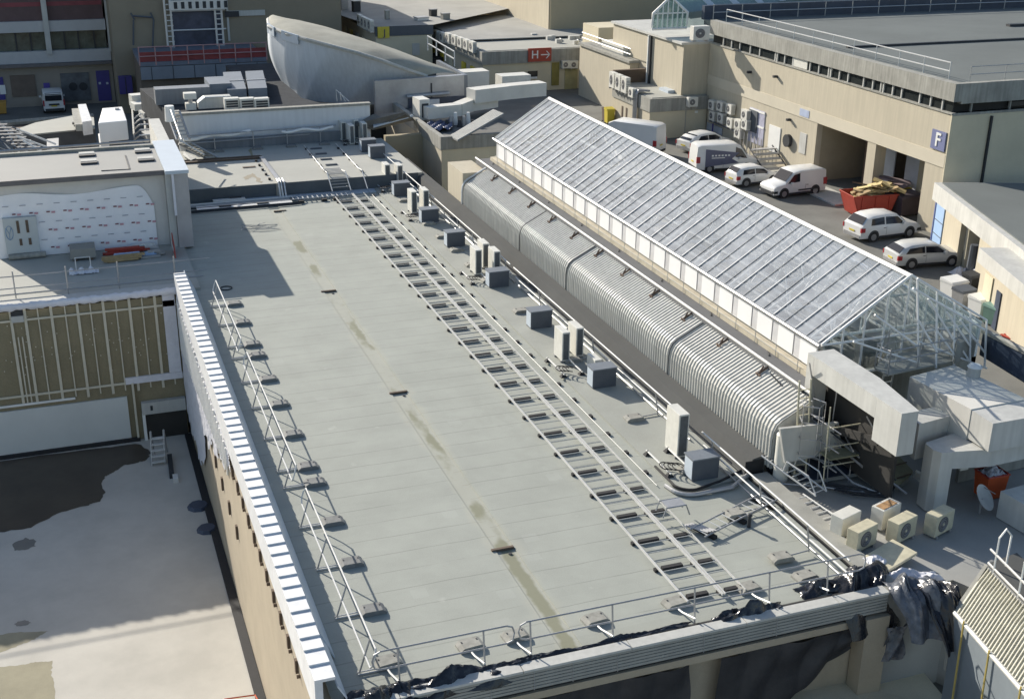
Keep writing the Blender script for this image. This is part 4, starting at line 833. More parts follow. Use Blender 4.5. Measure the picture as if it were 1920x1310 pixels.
MB().ext([PZ(1788, 682, 3.3), PZ(1826, 668, 3.3), PZ(1826, 668, 3.3)+Vector((0, 0, .7)), PZ(1788, 682, 3.3)+Vector((0, 0, .75))], (.2, .5, 0)).build('housing', CONC, t)
t = thing('parapet_wall', 'dark blue shaded parapet at the right edge beyond the pale ducts', 'wall', tuple(PZ(1840, 660, 2.5)))
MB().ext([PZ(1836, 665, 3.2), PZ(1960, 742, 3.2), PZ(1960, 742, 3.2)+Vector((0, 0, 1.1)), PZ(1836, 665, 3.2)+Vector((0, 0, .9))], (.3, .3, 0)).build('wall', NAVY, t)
MB().tube([PZ(1836, 665, 3.2)+Vector((0, 0, .93)), PZ(1960, 742, 3.2)+Vector((0, 0, 1.13))], .1, 5).build('coping', CONC, t)
# red bin
p = PZ(1853, 928, 0); t = thing('red_bin', 'bright orange red bin full of rubbish beside the pale duct', 'bin', (p.x, p.y, 0))
b = MB(); s0, s1 = .36, .43; b.add([(p.x+s*a, p.y+s*c_, z) for z, s in ((0.02, s0), (.88, s1)) for a, c_ in ((-1, -.8), (1, -.8), (1, .8), (-1, .8))], [(3, 2, 1, 0), (0, 1, 5, 4), (1, 2, 6, 5), (2, 3, 7, 6), (3, 0, 4, 7)]); b.build('body', ORNG, t)
MB().tube([(p.x+s1*a, p.y+s1*c_, .88) for a, c_ in ((-1, -.8), (1, -.8), (1, .8), (-1, .8))], .035, 5, closed=True).build('rim', RED, t)
MB().grid(lambda u, v: (p.x-.38+.76*u, p.y-.3+.6*v, .84+.18*math.sin(math.pi*u)*math.sin(math.pi*v)+.09*random.random()), 8, 7).build('rubbish', mat('mixed_rubbish', (.45, .45, .5), .6, var=.6, scale=6), t)
# satellite dish
p = PZ(1836, 962, 0); t = thing('satellite_dish', 'grey satellite dish facing away, right of the row of outdoor units', 'satellite dish', (p.x, p.y, 0))
ax = Vector((.35, -.6, .55)).normalized(); u_ = ax.orthogonal().normalized(); w_ = ax.cross(u_); cpt = Vector((p.x, p.y, .55))
MB().grid(lambda u, v: cpt+u_*(.45*u*math.cos(v*2*math.pi))+w_*(.45*u*math.sin(v*2*math.pi))+ax*(.13*u*u), 6, 20).build('reflector', DUCT, t, smooth=True)
MB().tube([(p.x, p.y, 0), tuple(cpt)], .035, 6).build('mast', GALV, t); MB().tube([tuple(cpt-u_*.4+ax*.1), tuple(cpt+ax*.5)], .015, 5).build('arm', GALV, t)
# outdoor units standing on the deck, facing the viewer
AC3 = make_ac(.98, .42, .78, 1, ACW2); used.pop(AC3.name, None)
G3 = 'yellowed outdoor units on the near right deck'
RZ = .32
for px, py, l in ((1613, 1026, 'yellowed outdoor unit with rusty top, nearest and leftmost of the row facing us'), (1687, 1010, 'yellowed outdoor unit in the middle of the row facing us'), (1757, 998, 'yellowed outdoor unit at the right of the row facing us')): put(AC3, px, py, RZ, l, -.02, G3)
AC4 = make_ac(.92, .46, .78, 0, ACW)
for px, py, l in ((1582, 1000, 'pale outdoor unit seen from behind, left of the yellowed row'), (1657, 985, 'rusty topped outdoor unit seen from behind, second from the left')): put(AC4, px, py, RZ, l, -.02, G3)
for px, py in ((1613, 1026), (1657, 985)): p = PZ(px, py, -.02); 
tag(MB().obox((PZ(1657, 985).x, PZ(1657, 985).y, .765), .7, .3, .012, RZ).build('rust_sheet', mat('rust_orange', (.42, .25, .12), .9, var=.3, scale=8)), 'rust coloured sheet lying on a rear outdoor unit', 'sheet')
p = PZ(1668, 1052, 0); o = thing('fallen_panel', 'cream casing panel lying tilted in front of the outdoor units', 'panel', (p.x, p.y, 0))
MB().obox((p.x, p.y, .16), 1.3, .95, .09, .25, .14).build('panel', ACW2, o, bevel=.02)
MB().grid(lambda u, v: (p.x-1.0+.9*u, p.y-.5+.9*v, .03+.22*math.sin(math.pi*u)*math.sin(math.pi*v)+.07*random.random()), 12, 10).build('crumpled_sheet', MEMB, o)
# pipes over the deck
t = thing('pipe_bundle', 'tangle of scaffold tubes and cables running from the ribbed roof end toward the deck', 'pipes', tuple(PZ(1560, 900, .3)))
for q in ([(1440, 845, .5), (1500, 852, .6), (1560, 868, .5), (1600, 905, .15), (1650, 925, .1), (1664, 912, .1), (1640, 880, .4), (1560, 820, 1.2), (1500, 775, 1.8)], [(1500, 770, 2.0), (1560, 815, 1.6), (1640, 880, .9), (1700, 925, .3)], [(1445, 700, 2.8), (1520, 780, 2.1), (1600, 842, 1.4), (1680, 900, .6)], [(1450, 905, .1), (1540, 912, .1), (1610, 922, .08), (1652, 918, .08), (1655, 905, .1), (1620, 890, .1)], [(1550, 818, 1.4), (1612, 870, 1.0), (1650, 905, .3)], [(1570, 830, 1.0), (1640, 888, .7), (1660, 900, .3)]):
    MB().tube([PZ(*a) for a in q], random.choice((.03, .04)), 5).build('pipe', random.choice((GALV, DARK, GALV)), t)
for k in range(4): MB().tube([PZ(1540+8*k, 905+4*k, .1), PZ(1600, 912+5*k, .1), PZ(1648+5*k, 920+4*k, .12), PZ(1662+5*k, 905+3*k, .12), PZ(1640+4*k, 885, .3), PZ(1605, 868-2*k, .6)], .035, 5).build('hose', DARK, t)
for q in (((1535, 845, .1), (1600, 700, 3.0)), ((1632, 855, 1.4), (1656, 758, 3.4)), ((1570, 790, 1.5), (1600, 846, 1.5)), ((1625, 780, 3), (1660, 842, 2)), ((1518, 680, 3.9), (1530, 760, 2.2))): MB().tube([PZ(*a) for a in q], .028, 5).build('scaffold_pole', GALV, t)
# white aluminium stile ladders over the corner
def lad(label, a, c_, w_, n, hoops=True):
    a, c_ = Vector(a), Vector(c_); d = (c_-a).normalized(); s = Vector((-d.y, d.x, 0)).normalized()*w_/2
    t = thing('aluminium_ladder', label, 'ladder', tuple(a))
    for k in (-1, 1): MB().tube([a+s*k, c_+s*k], .032, 5).build('side_rail', TUBEW, t)
    for k in range(n): q = a.lerp(c_, (k+.5)/n); MB().tube([q-s, q+s], .022, 5).build('rung', TUBEW, t)
    if hoops:
        for k in (-1, 1): MB().tube([c_+s*k, c_+s*k+Vector((0, 0, .5))-d*.4, a.lerp(c_, .45)+s*k+Vector((0, 0, .45)), a.lerp(c_, .4)+s*k], .026, 5).build('handrail', TUBEW, t)
    return t
lad('silver ladder bridging from the dark membrane box down to the near deck', PZ(1438, 850, .75), PZ(1540, 925, .25), .55, 10)
lad('grey ladder lying on the deck beyond the near right guardrail', PZ(1490, 930, .1), PZ(1570, 985, .1), .7, 6, False)
t = thing('caged_ladder', 'caged access ladder standing against the near end of the ribbed roof', 'ladder', (22.2, 32.0, 0))
for x in (22.15, 22.6): MB().tube([(x, 31.9, .0), (x, 32.2, 3.6)], .035, 5).build('side_rail', ACW2, t)
for k in range(11): MB().tube([(22.15, 31.92+.026*k, .25+.3*k), (22.6, 31.92+.026*k, .25+.3*k)], .02, 4).build('rung', ACW2, t)
for k in range(4): z = 1.2+.6*k; MB().tube([(22.15, 31.95, z), (21.95, 31.5, z), (22.37, 31.2, z), (22.8, 31.5, z), (22.6, 31.95, z)], .02, 4).build('cage_hoop', GALV, t)
for x, y in ((21.95, 31.5), (22.37, 31.2), (22.8, 31.5)): MB().tube([(x, y, 1.2), (x, y, 3.0)], .016, 4).build('cage_strap', GALV, t)
t = thing('cylinder_housing', 'cream rounded housing at the near end of the ribbed roof', 'housing', (21.75, 32.2, 0))
MB().cyl((21.75, 32.15, .0), .26, 1.7, n=16).build('body', ACW, t, smooth=True); MB().cyl((21.75, 32.15, 1.7), .26, .14, .12, 16).build('dome', WHITE, t, smooth=True)
random.seed(5)
t = thing('scaffold', 'jumble of scaffold poles and boards between the ribbed roof end and the portal', 'scaffold', (22.9, 31.5, 1))
for k in range(9): x, y = random.uniform(22.7, 24.0), random.uniform(30.6, 32.6); MB().tube([(x, y, 0), (x+random.uniform(-.15, .15), y, random.uniform(1.6, 3.2))], .025, 5).build('standard', random.choice((GALV, ACW2)), t)
for z in (.9, 1.6, 2.3): MB().tube([(22.6, 31.0, z), (24.2, 30.9, z+.05)], .024, 5).build('ledger', ACW2, t); MB().tube([(22.7, 32.6, z), (22.8, 30.5, z)], .024, 5).build('ledger', GALV, t)
MB().box(22.7, 24.1, 30.8, 31.4, 1.2, 1.25).build('board', MOSS, t)
# work platform with cat ladder at the gable
t = thing('work_platform', 'round ended steel work platform with hand rails under the glass gable', 'platform', tuple(PZ(1700, 680, 3.2)))
zf = 3.35; fl = [(1640, 690), (1662, 665), (1730, 655), (1790, 664), (1788, 676), (1720, 690), (1665, 702)]
MB().prism([(PZ(x, y, zf).x, PZ(x, y, zf).y) for x, y in fl][::-1], zf-.06, zf).build('deck', FIBRE, t)
for z in (zf+.45, zf+.85): MB().tube([PZ(x, y, zf)+Vector((0, 0, z-zf)) for x, y in fl], .025, 5, closed=True).build('rail', GALV, t)
for x, y in fl: MB().tube([PZ(x, y, zf), PZ(x, y, zf)+Vector((0, 0, .95))], .026, 5).build('post', GALV, t)
for dx in (0, .4): MB().tube([PZ(1652, 730, 2.3)+Vector((dx, 0, 0)), PZ(1664, 665, 3.9)+Vector((dx, 0, 0))], .03, 5).build('ladder_rail', TUBEW, t)
for k in range(6): q = PZ(1652, 730, 2.3).lerp(PZ(1664, 665, 3.9), k/5); MB().tube([q, q+Vector((.4, 0, 0))], .022, 4).build('ladder_rung', TUBEW, t)
for x, y in ((1680, 660), (1790, 655), (1762, 640)): MB().tube([PZ(x, y+30, 2.5), PZ(x, y-70, 4.6)], .03, 5).build('standard', GALV, t)
# ---------------------------------------------------------------- bottom right: second ribbed roof with straps
t = thing('ribbed_lean_to', 'cream ribbed sloping roof with yellow straps in the bottom right corner', 'building', (22.3, 22, 0))
e0, e1 = PZ(1792, 1148, .05), PZ(1990, 1375, .05); r0 = PZ(1855, 1062, 1.35)
dY = (e0-e1); wv = (PZ(1852, 1060, .95)-e0)/1.4
nr_ = 40
b = MB()
for k in range(nr_):
    for f_, h in ((0, 0), (.3, 0), (.42, .06), (.68, .06), (.8, 0)):
        q = e0.lerp(e1, (k+f_)/nr_)+Vector((0, 0, h)); b.v += [tuple(q), tuple(q+wv*.9), tuple(q+wv*1.4+Vector((0, 0, -.1)))]
for i in range(nr_*5-1):
    for j in range(2): a = i*3+j; b.f.append((a, a+1, a+4, a+3))
b.build('ribbed_roof', mat('cream_ribs', (.56, .54, .44), .5, var=.08, scale=2, streak=.12), t)
MB().ext([e0+Vector((0, 0, -.02)), e1+Vector((0, 0, -.02)), e1+Vector((.02, 0, -5)), e0+Vector((.02, 0, -5))], (.1, .08, 0)).build('wall', mat('blue_grey_panel', (.20, .23, .25), .6, var=.1), t)
MB().tube([e0+Vector((-.03, 0, 0)), e1+Vector((-.03, 0, 0))], .07, 6).build('gutter', ACW, t)
MB().ext([e0, e0+wv*1.4, e0+wv*1.4+Vector((0, 0, -2)), e0+Vector((0, 0, -2))], (0, .12, 0)).build('end_wall', CONC, t)
for k in (.10, .36, .66): q = e0.lerp(e1, k); MB().tube([q+Vector((-.1, -.05, .12)), q+Vector((-.16, -.25, -4))], .03, 5).build('strap', mat('strap_yellow', (.52, .40, .12), .7, var=.15), t)
t = thing('roof_walkway', 'dark walkway with white hooped handrail above the cream ribbed roof', 'walkway', tuple(PZ(1850, 1040, 1.4)))
q0, q1 = e0+wv*1.4, e1+wv*1.4
MB().ext([q0, q1, q1+Vector((1.2, .2, 0)), q0+Vector((1.2, .2, 0))], (0, 0, .08)).build('deck', STRIP, t)
for s_ in (Vector((0, 0, .1)), Vector((0, 0, .55))): MB().tube([q0+s_, q1+s_], .035, 5).build('rail', TUBEW, t)
for k in range(4):
    q = q0.lerp(q1, .06+.25*k); MB().tube([q, q+Vector((0, 0, 1.1)), q+Vector((.2, 0, 1.35)), q+Vector((.42, 0, 1.1)), q+Vector((.42, 0, .1))], .032, 6).build('hoop', WHITE, t)
t = thing('white_cabinet', 'pale cabinet cut by the right edge above the hooped handrail', 'cabinet', tuple(PZ(1900, 1010, 0)))
p = PZ(1908, 985, 0); MB().obox((p.x+.9, p.y, 0), 2.2, 1.6, .95, .1).build('casing', DUCT, t); MB().obox((p.x+.75, p.y-.9, 0), 1.2, .5, .4, .1).build('step', WHITE, t)
# sheeting bunched over the near right corner and along the near edge
def tarp(name, label, cat, c0, ux, uy, h, nu, nv, m_, seed, drop=0.):
    random.seed(seed); ph = [random.uniform(0, 6) for _ in range(6)]; ux, uy = Vector(ux), Vector(uy)
    def fn(u, v):
        e = math.sin(math.pi*min(1, max(0, u)))**.5*math.sin(math.pi*min(1, v))**.6 if 0 < u < 1 and 0 < v < 1 else 0
        z = h*e*(.55+.25*math.sin(u*14+ph[0]+3*v)+.2*math.sin(v*11+u*7+ph[1])+.22*abs(math.sin(u*23+ph[2]+v*5)))+.05*random.random()*e
        return Vector(c0)+ux*(u+.03*math.sin(v*9+ph[3]))+uy*(v+.08*math.sin(u*11+ph[4]))+Vector((0, 0, z-drop*v*v))
    o = MB().grid(fn, nu, nv).build(name, m_, smooth=True); return tag(o, label, cat)
TP = mat('black_polythene', (.018, .02, .026), .22, var=.3, scale=3, bump=.35, bscale=9)
TPW = mat('silver_polythene', (.10, .11, .13), .3, var=.5, scale=4, bump=.4, bscale=9)
tarp('black_sheeting', 'black polythene heaped at the near left corner of the long roof', 'sheeting', (4.95, 25.55, .02), (1.9, 0, 0), (0, -1.1, 0), .5, 34, 18, TP, 1, .3)
tarp('black_sheeting', 'black polythene spilling along the near edge beside the left corner', 'sheeting', (6.3, 25.5, .05), (3.0, .05, 0), (0, -.75, 0), .4, 40, 12, TP, 2, .15)
tarp('black_sheeting', 'thin black polythene strip on the near edge by the short guardrail', 'sheeting', (8.8, 25.42, .08), (2.6, .06, 0), (0, -.35, 0), .16, 40, 8, TP, 3)
tarp('black_sheeting', 'long narrow black polythene fold where the gutter meets the near edge', 'sheeting', (11.2, 25.45, .08), (3.6, .05, 0), (0, -.26, 0), .13, 40, 8, TP, 4)
tarp('black_sheeting', 'peaked black polythene at the near end of the cable ladders', 'sheeting', (15.4, 25.5, .05), (2.3, .05, 0), (0, -.55, 0), .45, 34, 12, TP, 6, .1)
tarp('black_sheeting', 'black polythene under the weights near the right corner', 'sheeting', (18.5, 26.1, .03), (1.7, .0, 0), (0, -.6, 0), .28, 30, 12, TP, 8)
tarp('black_sheeting', 'big glossy black sheet draped over the near right corner', 'sheeting', (19.5, 25.9, .25), (2.1, .35, 0), (.1, -1.3, 0), .45, 50, 26, TP, 9, 1.35)
tarp('silver_sheeting', 'torn silver polythene blowing between the corner and the cream ribbed roof', 'sheeting', (20.9, 25.3, .25), (1.5, -.3, 0), (.1, -1.6, 0), .5, 50, 26, TPW, 12, 1.1)
tarp('black_sheeting', 'crumpled black polythene beside the end of the cream ribbed roof', 'sheeting', (21.6, 24.9, .2), (1.2, -.3, 0), (.15, -1.7, 0), .55, 50, 26, TP, 14, 1.3)
tarp('white_sheeting', 'white crumpled film along the far side of the corner sheeting', 'sheeting', (21.1, 26.1, .0), (1.9, -.6, 0), (0, -.5, 0), .22, 36, 10, MEMB, 15)
# black sheets hung on the near wall and wall stub below
def hang(label, x0, x1, zt, zbs, seed):
    random.seed(seed); ph = [random.uniform(0, 6) for _ in range(3)]
    def fn(u, v):
        x = x0+(x1-x0)*u; k = u*(len(zbs)-1); i = min(int(k), len(zbs)-2); zb = zbs[i]*(1-k+i)+zbs[i+1]*(k-i)
        return (x+.05*math.sin(v*5+ph[0]), 24.98-.09*abs(math.sin(u*(x1-x0)*3+ph[1]+v*1.4))-.06*math.sin(v*7+u*9+ph[2])-.02, zt+(zb-zt)*v)
    tag(MB().grid(fn, 70, 20).build('hanging_sheet', mat('dull_black_sheet', (.034, .032, .033), .6, var=.35, scale=1.2, bump=.4, bscale=5), smooth=True), label, 'sheeting')
hang('black sheet hanging on the near wall at its left end', 5.5, 9.0, -1.0, [-6, -6, -6], 1)
hang('black sheet hanging in the middle of the near wall', 9.2, 14.6, -.88, [-6, -6, -6, -5, -4.2, -2.6], 2)
hang('widest black sheet hanging on the near wall by the right corner', 15.5, 19.9, -.9, [-4.6, -4.0, -2.9, -3.0, -2.6, -2.0, -1.6], 3)
t = thing('corner_pier', 'tan blockwork pier wrapped in torn film below the near right corner', 'pier', (20.6, 25, -7))
MB().box(20.2, 21.0, 24.75, 25.3, -7.3, -.6).build('pier', TAN, t)
MB().grid(lambda u, v: (20.9+.7*u, 24.72-.15*math.sin(u*9+v*6), -1.0-1.2*v+.1*math.sin(u*8)), 14, 14).build('film', TPW, t, smooth=True)
t = thing('lower_roof_scrap', 'sand coloured ledge with loose film low in front of the near wall', 'ledge', (16, 24, -3))
MB().add([PZ(x, y, z) for x, y, z in ((1395, 1330, -3), (1560, 1272, -3.2), (1640, 1235, -3.2), (1720, 1245, -3.2), (1790, 1330, -3.4))], [(0, 1, 2, 3, 4)]).build('ledge', CREAMD, t)
p = PZ(450, 1308, -7.2); tag(MB().tube([PZ(420, 1310, -6.9), PZ(478, 1302, -6.9), PZ(500, 1340, -6.9), PZ(425, 1350, -6.9)], .03, 5, closed=True).build('barrier', ORNG), 'orange barrier frame just entering the bottom edge on the screed floor', 'barrier')
# ================================================================ building F (right)
ZG = -3.7; FX = 54.0
random.seed(21)
t = thing('loading_bay_building', 'large cream building with a flat grey roof, strip windows and the F sign', 'building', (FX, 65, ZG))
FY0, FY1 = 64.9, 97.2; FT = 6.3
# body as facade pieces round two loading bays
b = MB(); b.box(FX, FX+.5, FY0, FY1, .8, 4.4); b.box(FX, FX+.5, 79.75, FY1, ZG, .8); b.box(FX, FX+.9, 72.3, 73.3, ZG, .8); b.box(FX, FX+.6, FY0, 66.85, ZG, .8)
b.box(FX+.5, 130, FY0, FY0+.4, ZG, 4.4); b.box(FX+6, FX+6.4, FY0, FY1, ZG, 4.4); b.build('wall', CREAM, t)
b = MB(); b.box(FX-.05, FX+.0, FY0, FY1, .82, 1.68); b.build('fascia_band', mat('cream_band', (.56, .51, .40), .8, var=.06, scale=.5), t)
MB().box(FX-.04, 130, FY0-.1, FY0, ZG, 4.38).build('end_wall', CREAMD, t)
MB().box(FX+.3, 130, FY0+.3, FY1, 4.4, 5.15).build('window_band_core', SHADOWI, t)
b = MB(); b.box(FX-.12, FX+.5, FY0-.15, FY1, 5.15, FT); b.build('parapet', CONC, t)
MB().box(FX+.5, 130, FY0-.15, FY0+.3, 5.0, FT).build('parapet', CONC, t)
MB().box(FX-.08, FX+.3, FY0-.1, FY1, 4.32, 4.42).build('sill', CONC, t)
MB().box(FX, 130, FY0-.14, FY0+.3, 4.25, 4.40).build('sill', CONC, t)
MB().box(FX+.5, 135, FY0+.3, 99.5, 5.6, 6.05).build('roof', FARROOF, t)
MB().box(FX+3, 135, 81.2, 81.5, 6.05, 6.2).build('roof_joint', DARK, t)
MB().box(78, 81.5, 88.0, 88.5, 6.05, 6.25).build('roof_vent', DARK, t)
y = FY0+.35; k = 0; seq = [1.0, 1.25, 1.25, 1.7, 1.2, 1.1, .18]
cuts = [66.0, 67.2, 68.35, 70.3, 71.3, 72.35, 72.65, 73.6, 74.7, 76.6, 77.7, 78.8, 79.1, 80.4, 81.6, 84.0, 85.2, 86.3, 86.6, 89.0, 90.5, 92.2, 93.6, 95.0]
prev = FY0+.1
for c_ in cuts:
    if c_-prev > .5: MB().box(FX+.12, FX+.2, prev+.06, c_-.06, 4.44, 5.13).build('window', DGLASS, t)
    MB().box(FX+.02, FX+.28, c_-.06, c_+.06, 4.42, 5.15).build('mullion', CONCW, t); prev = c_
MB().box(FX+.04, FX+.1, 82.0, 84.0, 4.45, 5.12).build('blank_panel', ACW, t)
for k in range(6): x = FX+1.4+3.1*k; MB().box(x, x+.1, FY0-.05, FY0+.1, 4.42, 5.0).build('mullion', CONC, t)
MB().box(FX+4.6, FX+6.6, FY0-.02, FY0+.1, 4.6, 4.9).build('window', DGLASS, t)
# bays
DW = mat('bay_side', (.36, .32, .23), .9, var=.08)
MB().box(FX+.5, FX+6, 79.76, 79.9, ZG, .8).build('bay_side', DW, t)
MB().box(FX+5.8, FX+5.98, 73.3, 79.7, ZG, .8).build('bay_back', BROWN, t); MB().box(FX+2.6, FX+2.7, 73.4, 76.2, ZG, .8).build('roller_door', DOORW, t); MB().box(FX+2.55, FX+2.65, 76.2, 77.0, ZG, .8).build('bay_jamb', BROWN, t)
MB().box(FX+2.5, FX+2.6, 70.4, 72.0, ZG, .8).build('inner_door', DOORW, t); MB().box(FX+2.4, FX+2.7, 68.9, 70.4, ZG, .8).build('bay_side', DW, t); MB().box(FX+5.5, FX+5.9, 66.8, 69, ZG, .8).build('bay_back', SHADOWI, t)
MB().box(FX+.02, FX+6, 66.85, 79.7, .8, 1.0).build('bay_soffit', DW, t)
for q in range(2): MB().box(FX-.03, FX-.0, 72.3, 73.3, -3.2+.5*q, -2.95+.5*q).build('hazard_stripe', DARK, t)
# wall fittings
MB().box(FX-.06, FX, 84.7, 86.4, -2.7, -.6).build('white_door', WHITE, t)
MB().box(FX-.05, FX, 81.0, 81.9, -1.9, -.3).build('grey_hatch', CONCW, t)
MB().box(FX-.06, FX, 87.2, 89.6, -2.6, .2).build('shutter_window', mat('lilac_pane', (.45, .45, .55), .4, var=.25, scale=2), t)
for k in range(2): MB().box(FX-.1, FX-.05, 87.2, 89.6, -1.2+k*1.2, -1.05+k*1.2).build('window_bar', WHITE, t)
MB().disc((FX-.3, 83.4, -1.3), .5, (1, 0, 0), .3, 16).build('fan_drum', DARK, t)
for yy, zz in ((83.5, .25), (86, 3.2), (90, 2.9)): MB().box(FX-.35, FX, yy-.12, yy+.12, zz, zz+.18).build('flood_lamp', DARK, t)
b = MB().box(FX-.08, FX-.055, 80.9, 82.2, .95, 1.5); b.build('blue_plate', mat('faded_blue_sign', (.38, .44, .58), .6), t)
s = MB().box(FX-.1, FX-.02, 65.05, 66.45, 1.85, 3.1).build('letter_sign', mat('slate_blue_sign', (.17, .19, .33), .5, var=.05), t)
text_mesh('F', 1.25, (FX-.115, 65.75, 2.47), (0, -1, 0), (0, 0, 1), WHITE, s, bold=.02)
for x, w_ in ((FX+3.0, .12), (FX+7.8, .22)): MB().box(x, x+w_, FY0-.28, FY0-.1, -1.5, 4.1).build('downpipe', DARK, t)
for k in range(14): x, y = FX+1.4, 66+2.4*k; 
def long_rail(label, pts, posts, h=1.0, r=.035, m_=None):
    a = [Vector(p) for p in pts]; t = thing('guardrail', label, 'guardrail', tuple(a[0])); up = Vector((0, 0, 1)); m_ = m_ or TUBEW
    MB().tube([p+up*h for p in a], r, 5).build('top_rail', m_, t); MB().tube([p+up*h*.5 for p in a], r, 5).build('mid_rail', m_, t)
    for i in range(len(a)-1):
        for k in range(posts+(1 if i == len(a)-2 else 0)): q = a[i].lerp(a[i+1], k/posts); MB().tube([q, q+up*h], r*.9, 5).build('post', m_, t)
    return t
long_rail('long white guardrail above the strip windows of the cream building', [(FX+1.3, 97, 6.05), (FX+1.5, 67.5, 6.05)], 11, 1.1, .04)
long_rail('pale guardrail on the roof along the shaded end of the cream building', [(FX+2.2, 66.3, 6.05), (FX+22, 66.3, 6.05)], 7, 1.0, .03, GALV)
long_rail('guardrail along the far edge of the flat grey roof', [(FX+1, 98.8, 6.05), (FX+44, 98.8, 6.05)], 15, 1.3, .05, GALV)
MB2 = MB().box(FX+.5, 130, 99.5, 100.0, 6.0, 7.2); tag(MB2.build('parapet_wall', NAVY), 'dark blue sheeted wall behind the far guardrail of the grey roof', 'wall')
# condensers on the end wall and on the blue ledge
t = thing('dark_lean_to', 'dark blue lean-to roof at the foot of the shaded end wall', 'lean-to', (60, 62, ZG))
MB().box(FX+.3, 90, 61.2, FY0-.15, ZG, -.75).build('roof', NAVY, t)
MB().box(FX-.1, 90, 58.5, 61.2, ZG, -1.6).build('lower_roof', mat('navy_sheet2', (.035, .045, .065), .6, var=.2), t)
MB().box(FX+.2, 90, 61.1, 61.25, -.75, -.55).build('kerb', SLATE, t)
ACF = make_ac(.9, .4, .85, 1, ACW)
G4 = 'condensers against the shaded end wall of the cream building'
for k, (px, py, l) in enumerate(((1803, 308, 'leftmost condenser on the shaded end wall'), (1862, 303, 'second condenser from the left on the shaded end wall'), (1890, 302, 'third condenser from the left on the shaded end wall'), (1922, 298, 'condenser cut by the right edge on the shaded end wall'))): put(ACF, px, py, 0, l, -.72, G4)
put(ACF, 1838, 345, 0, 'condenser alone on the lower dark blue roof', -1.6, G4)
# rotated lower building at the right edge
t = thing('low_service_building', 'low cream building with a pale concrete edge, blue door and open dark doorway', 'building', (50, 57, ZG))
a, c_ = PZ(1752, 342, .35), PZ(1990, 524, .35); d = (c_-a).normalized(); n_ = Vector((-d.y, d.x, 0)); n_ = n_ if n_.x > 0 else -n_
def fq(s, o, z): return a+d*s+n_*o+Vector((0, 0, z-.35))
Lw = (c_-a).length
def fbox(mb, s0, s1, o0, o1, z0, z1):
    v = [fq(s, o, z) for z in (z0, z1) for s, o in ((s0, o0), (s1, o0), (s1, o1), (s0, o1))]
    return mb.add(v, [(3, 2, 1, 0), (4, 5, 6, 7), (0, 1, 5, 4), (1, 2, 6, 5), (2, 3, 7, 6), (3, 0, 4, 7)])
fbox(MB(), 0, Lw, 0, 14, -.75, .35).build('roof_edge', CONCW, t)
fbox(MB(), .3, Lw, .4, 14, .36, .42).build('roof', FARROOF, t)
def s_at(px, py):                                    # distance along the facade of a photo pixel
    r_ = ray(px, py); m_ = a+n_*.25; tt = (m_-CAM).dot(n_)/r_.dot(n_); p = CAM+r_*tt; return (p-m_).dot(d), p.z
sA, sB, sC, sD = s_at(1750, 370)[0], s_at(1775, 400)[0], s_at(1806, 400)[0], s_at(1842, 420)[0]
sE, sF = s_at(1745, 440)[0], s_at(1768, 450)[0]
b = MB(); fbox(b, .0, sC, .25, .6, ZG, -.75); fbox(b, sD, Lw, .25, .6, ZG, -.75); fbox(b, .0, Lw, 5, 5.4, ZG, -.75); b.build('wall', CREAM, t)
b = MB(); fbox(b, .45, 1.95, .18, .24, ZG+.2, -.78); b.build('blue_door', SKYB, t)
b = MB(); fbox(b, .3, .45, .14, .26, ZG, -.76); b.build('door_frame', mat('door_frame_blue', (.08, .12, .3), .5), t)
for q in (.9, 1.8): b = MB(); fbox(b, .45, 1.95, .15, .18, ZG+q, ZG+q+.04); b.build('door_joint', SLATE, t)
b = MB(); fbox(b, sC, sD, 1.5, 1.6, ZG, -.75); b.build('doorway', mat('navy_doorway', (.025, .03, .07), .8), t)
b = MB(); fbox(b, sC+.05, sC+.45, .6, 1.5, ZG, -.75); b.build('door_jamb', CREAMD, t)
s0, z0 = s_at(1862, 455); b = MB(); fbox(b, s0-.0, s0+1.0, .2, .24, -2.6, -1.4); b.build('notice_board', WHITE, t)
# second low block nearer
t2 = thing('low_service_building', 'nearest low block at the right edge with a tall tan door recess', 'building', (46, 48, ZG))
s0 = s_at(1890, 500)[0]
b = MB(); fbox(b, s0+.2, Lw+6, -1.6, 6, -.9, -.1); b.build('roof_edge', CONCW, t2)
b = MB(); fbox(b, s0+.3, Lw+6, -1.35, -1.0, ZG, -.9); b.build('wall', CREAM, t2)
b = MB(); fbox(b, s0+1.1, s0+2.2, -1.42, -1.36, ZG, -1.2); b.build('door_recess', CREAMD, t2)
b = MB(); fbox(b, s0+2.9, s0+3.5, -1.42, -1.36, ZG, -1.6); b.build('dark_door', NAVY, t2)
# tall wrapped roll in doorway
q = fq((sC+sD)/2+.1, .6, ZG); tag(MB().cyl((q.x, q.y, ZG), .32, 1.9, .25, 10).build('covered_roll', SLATE), 'tall grey blue covered roll standing in the dark doorway', 'roll')
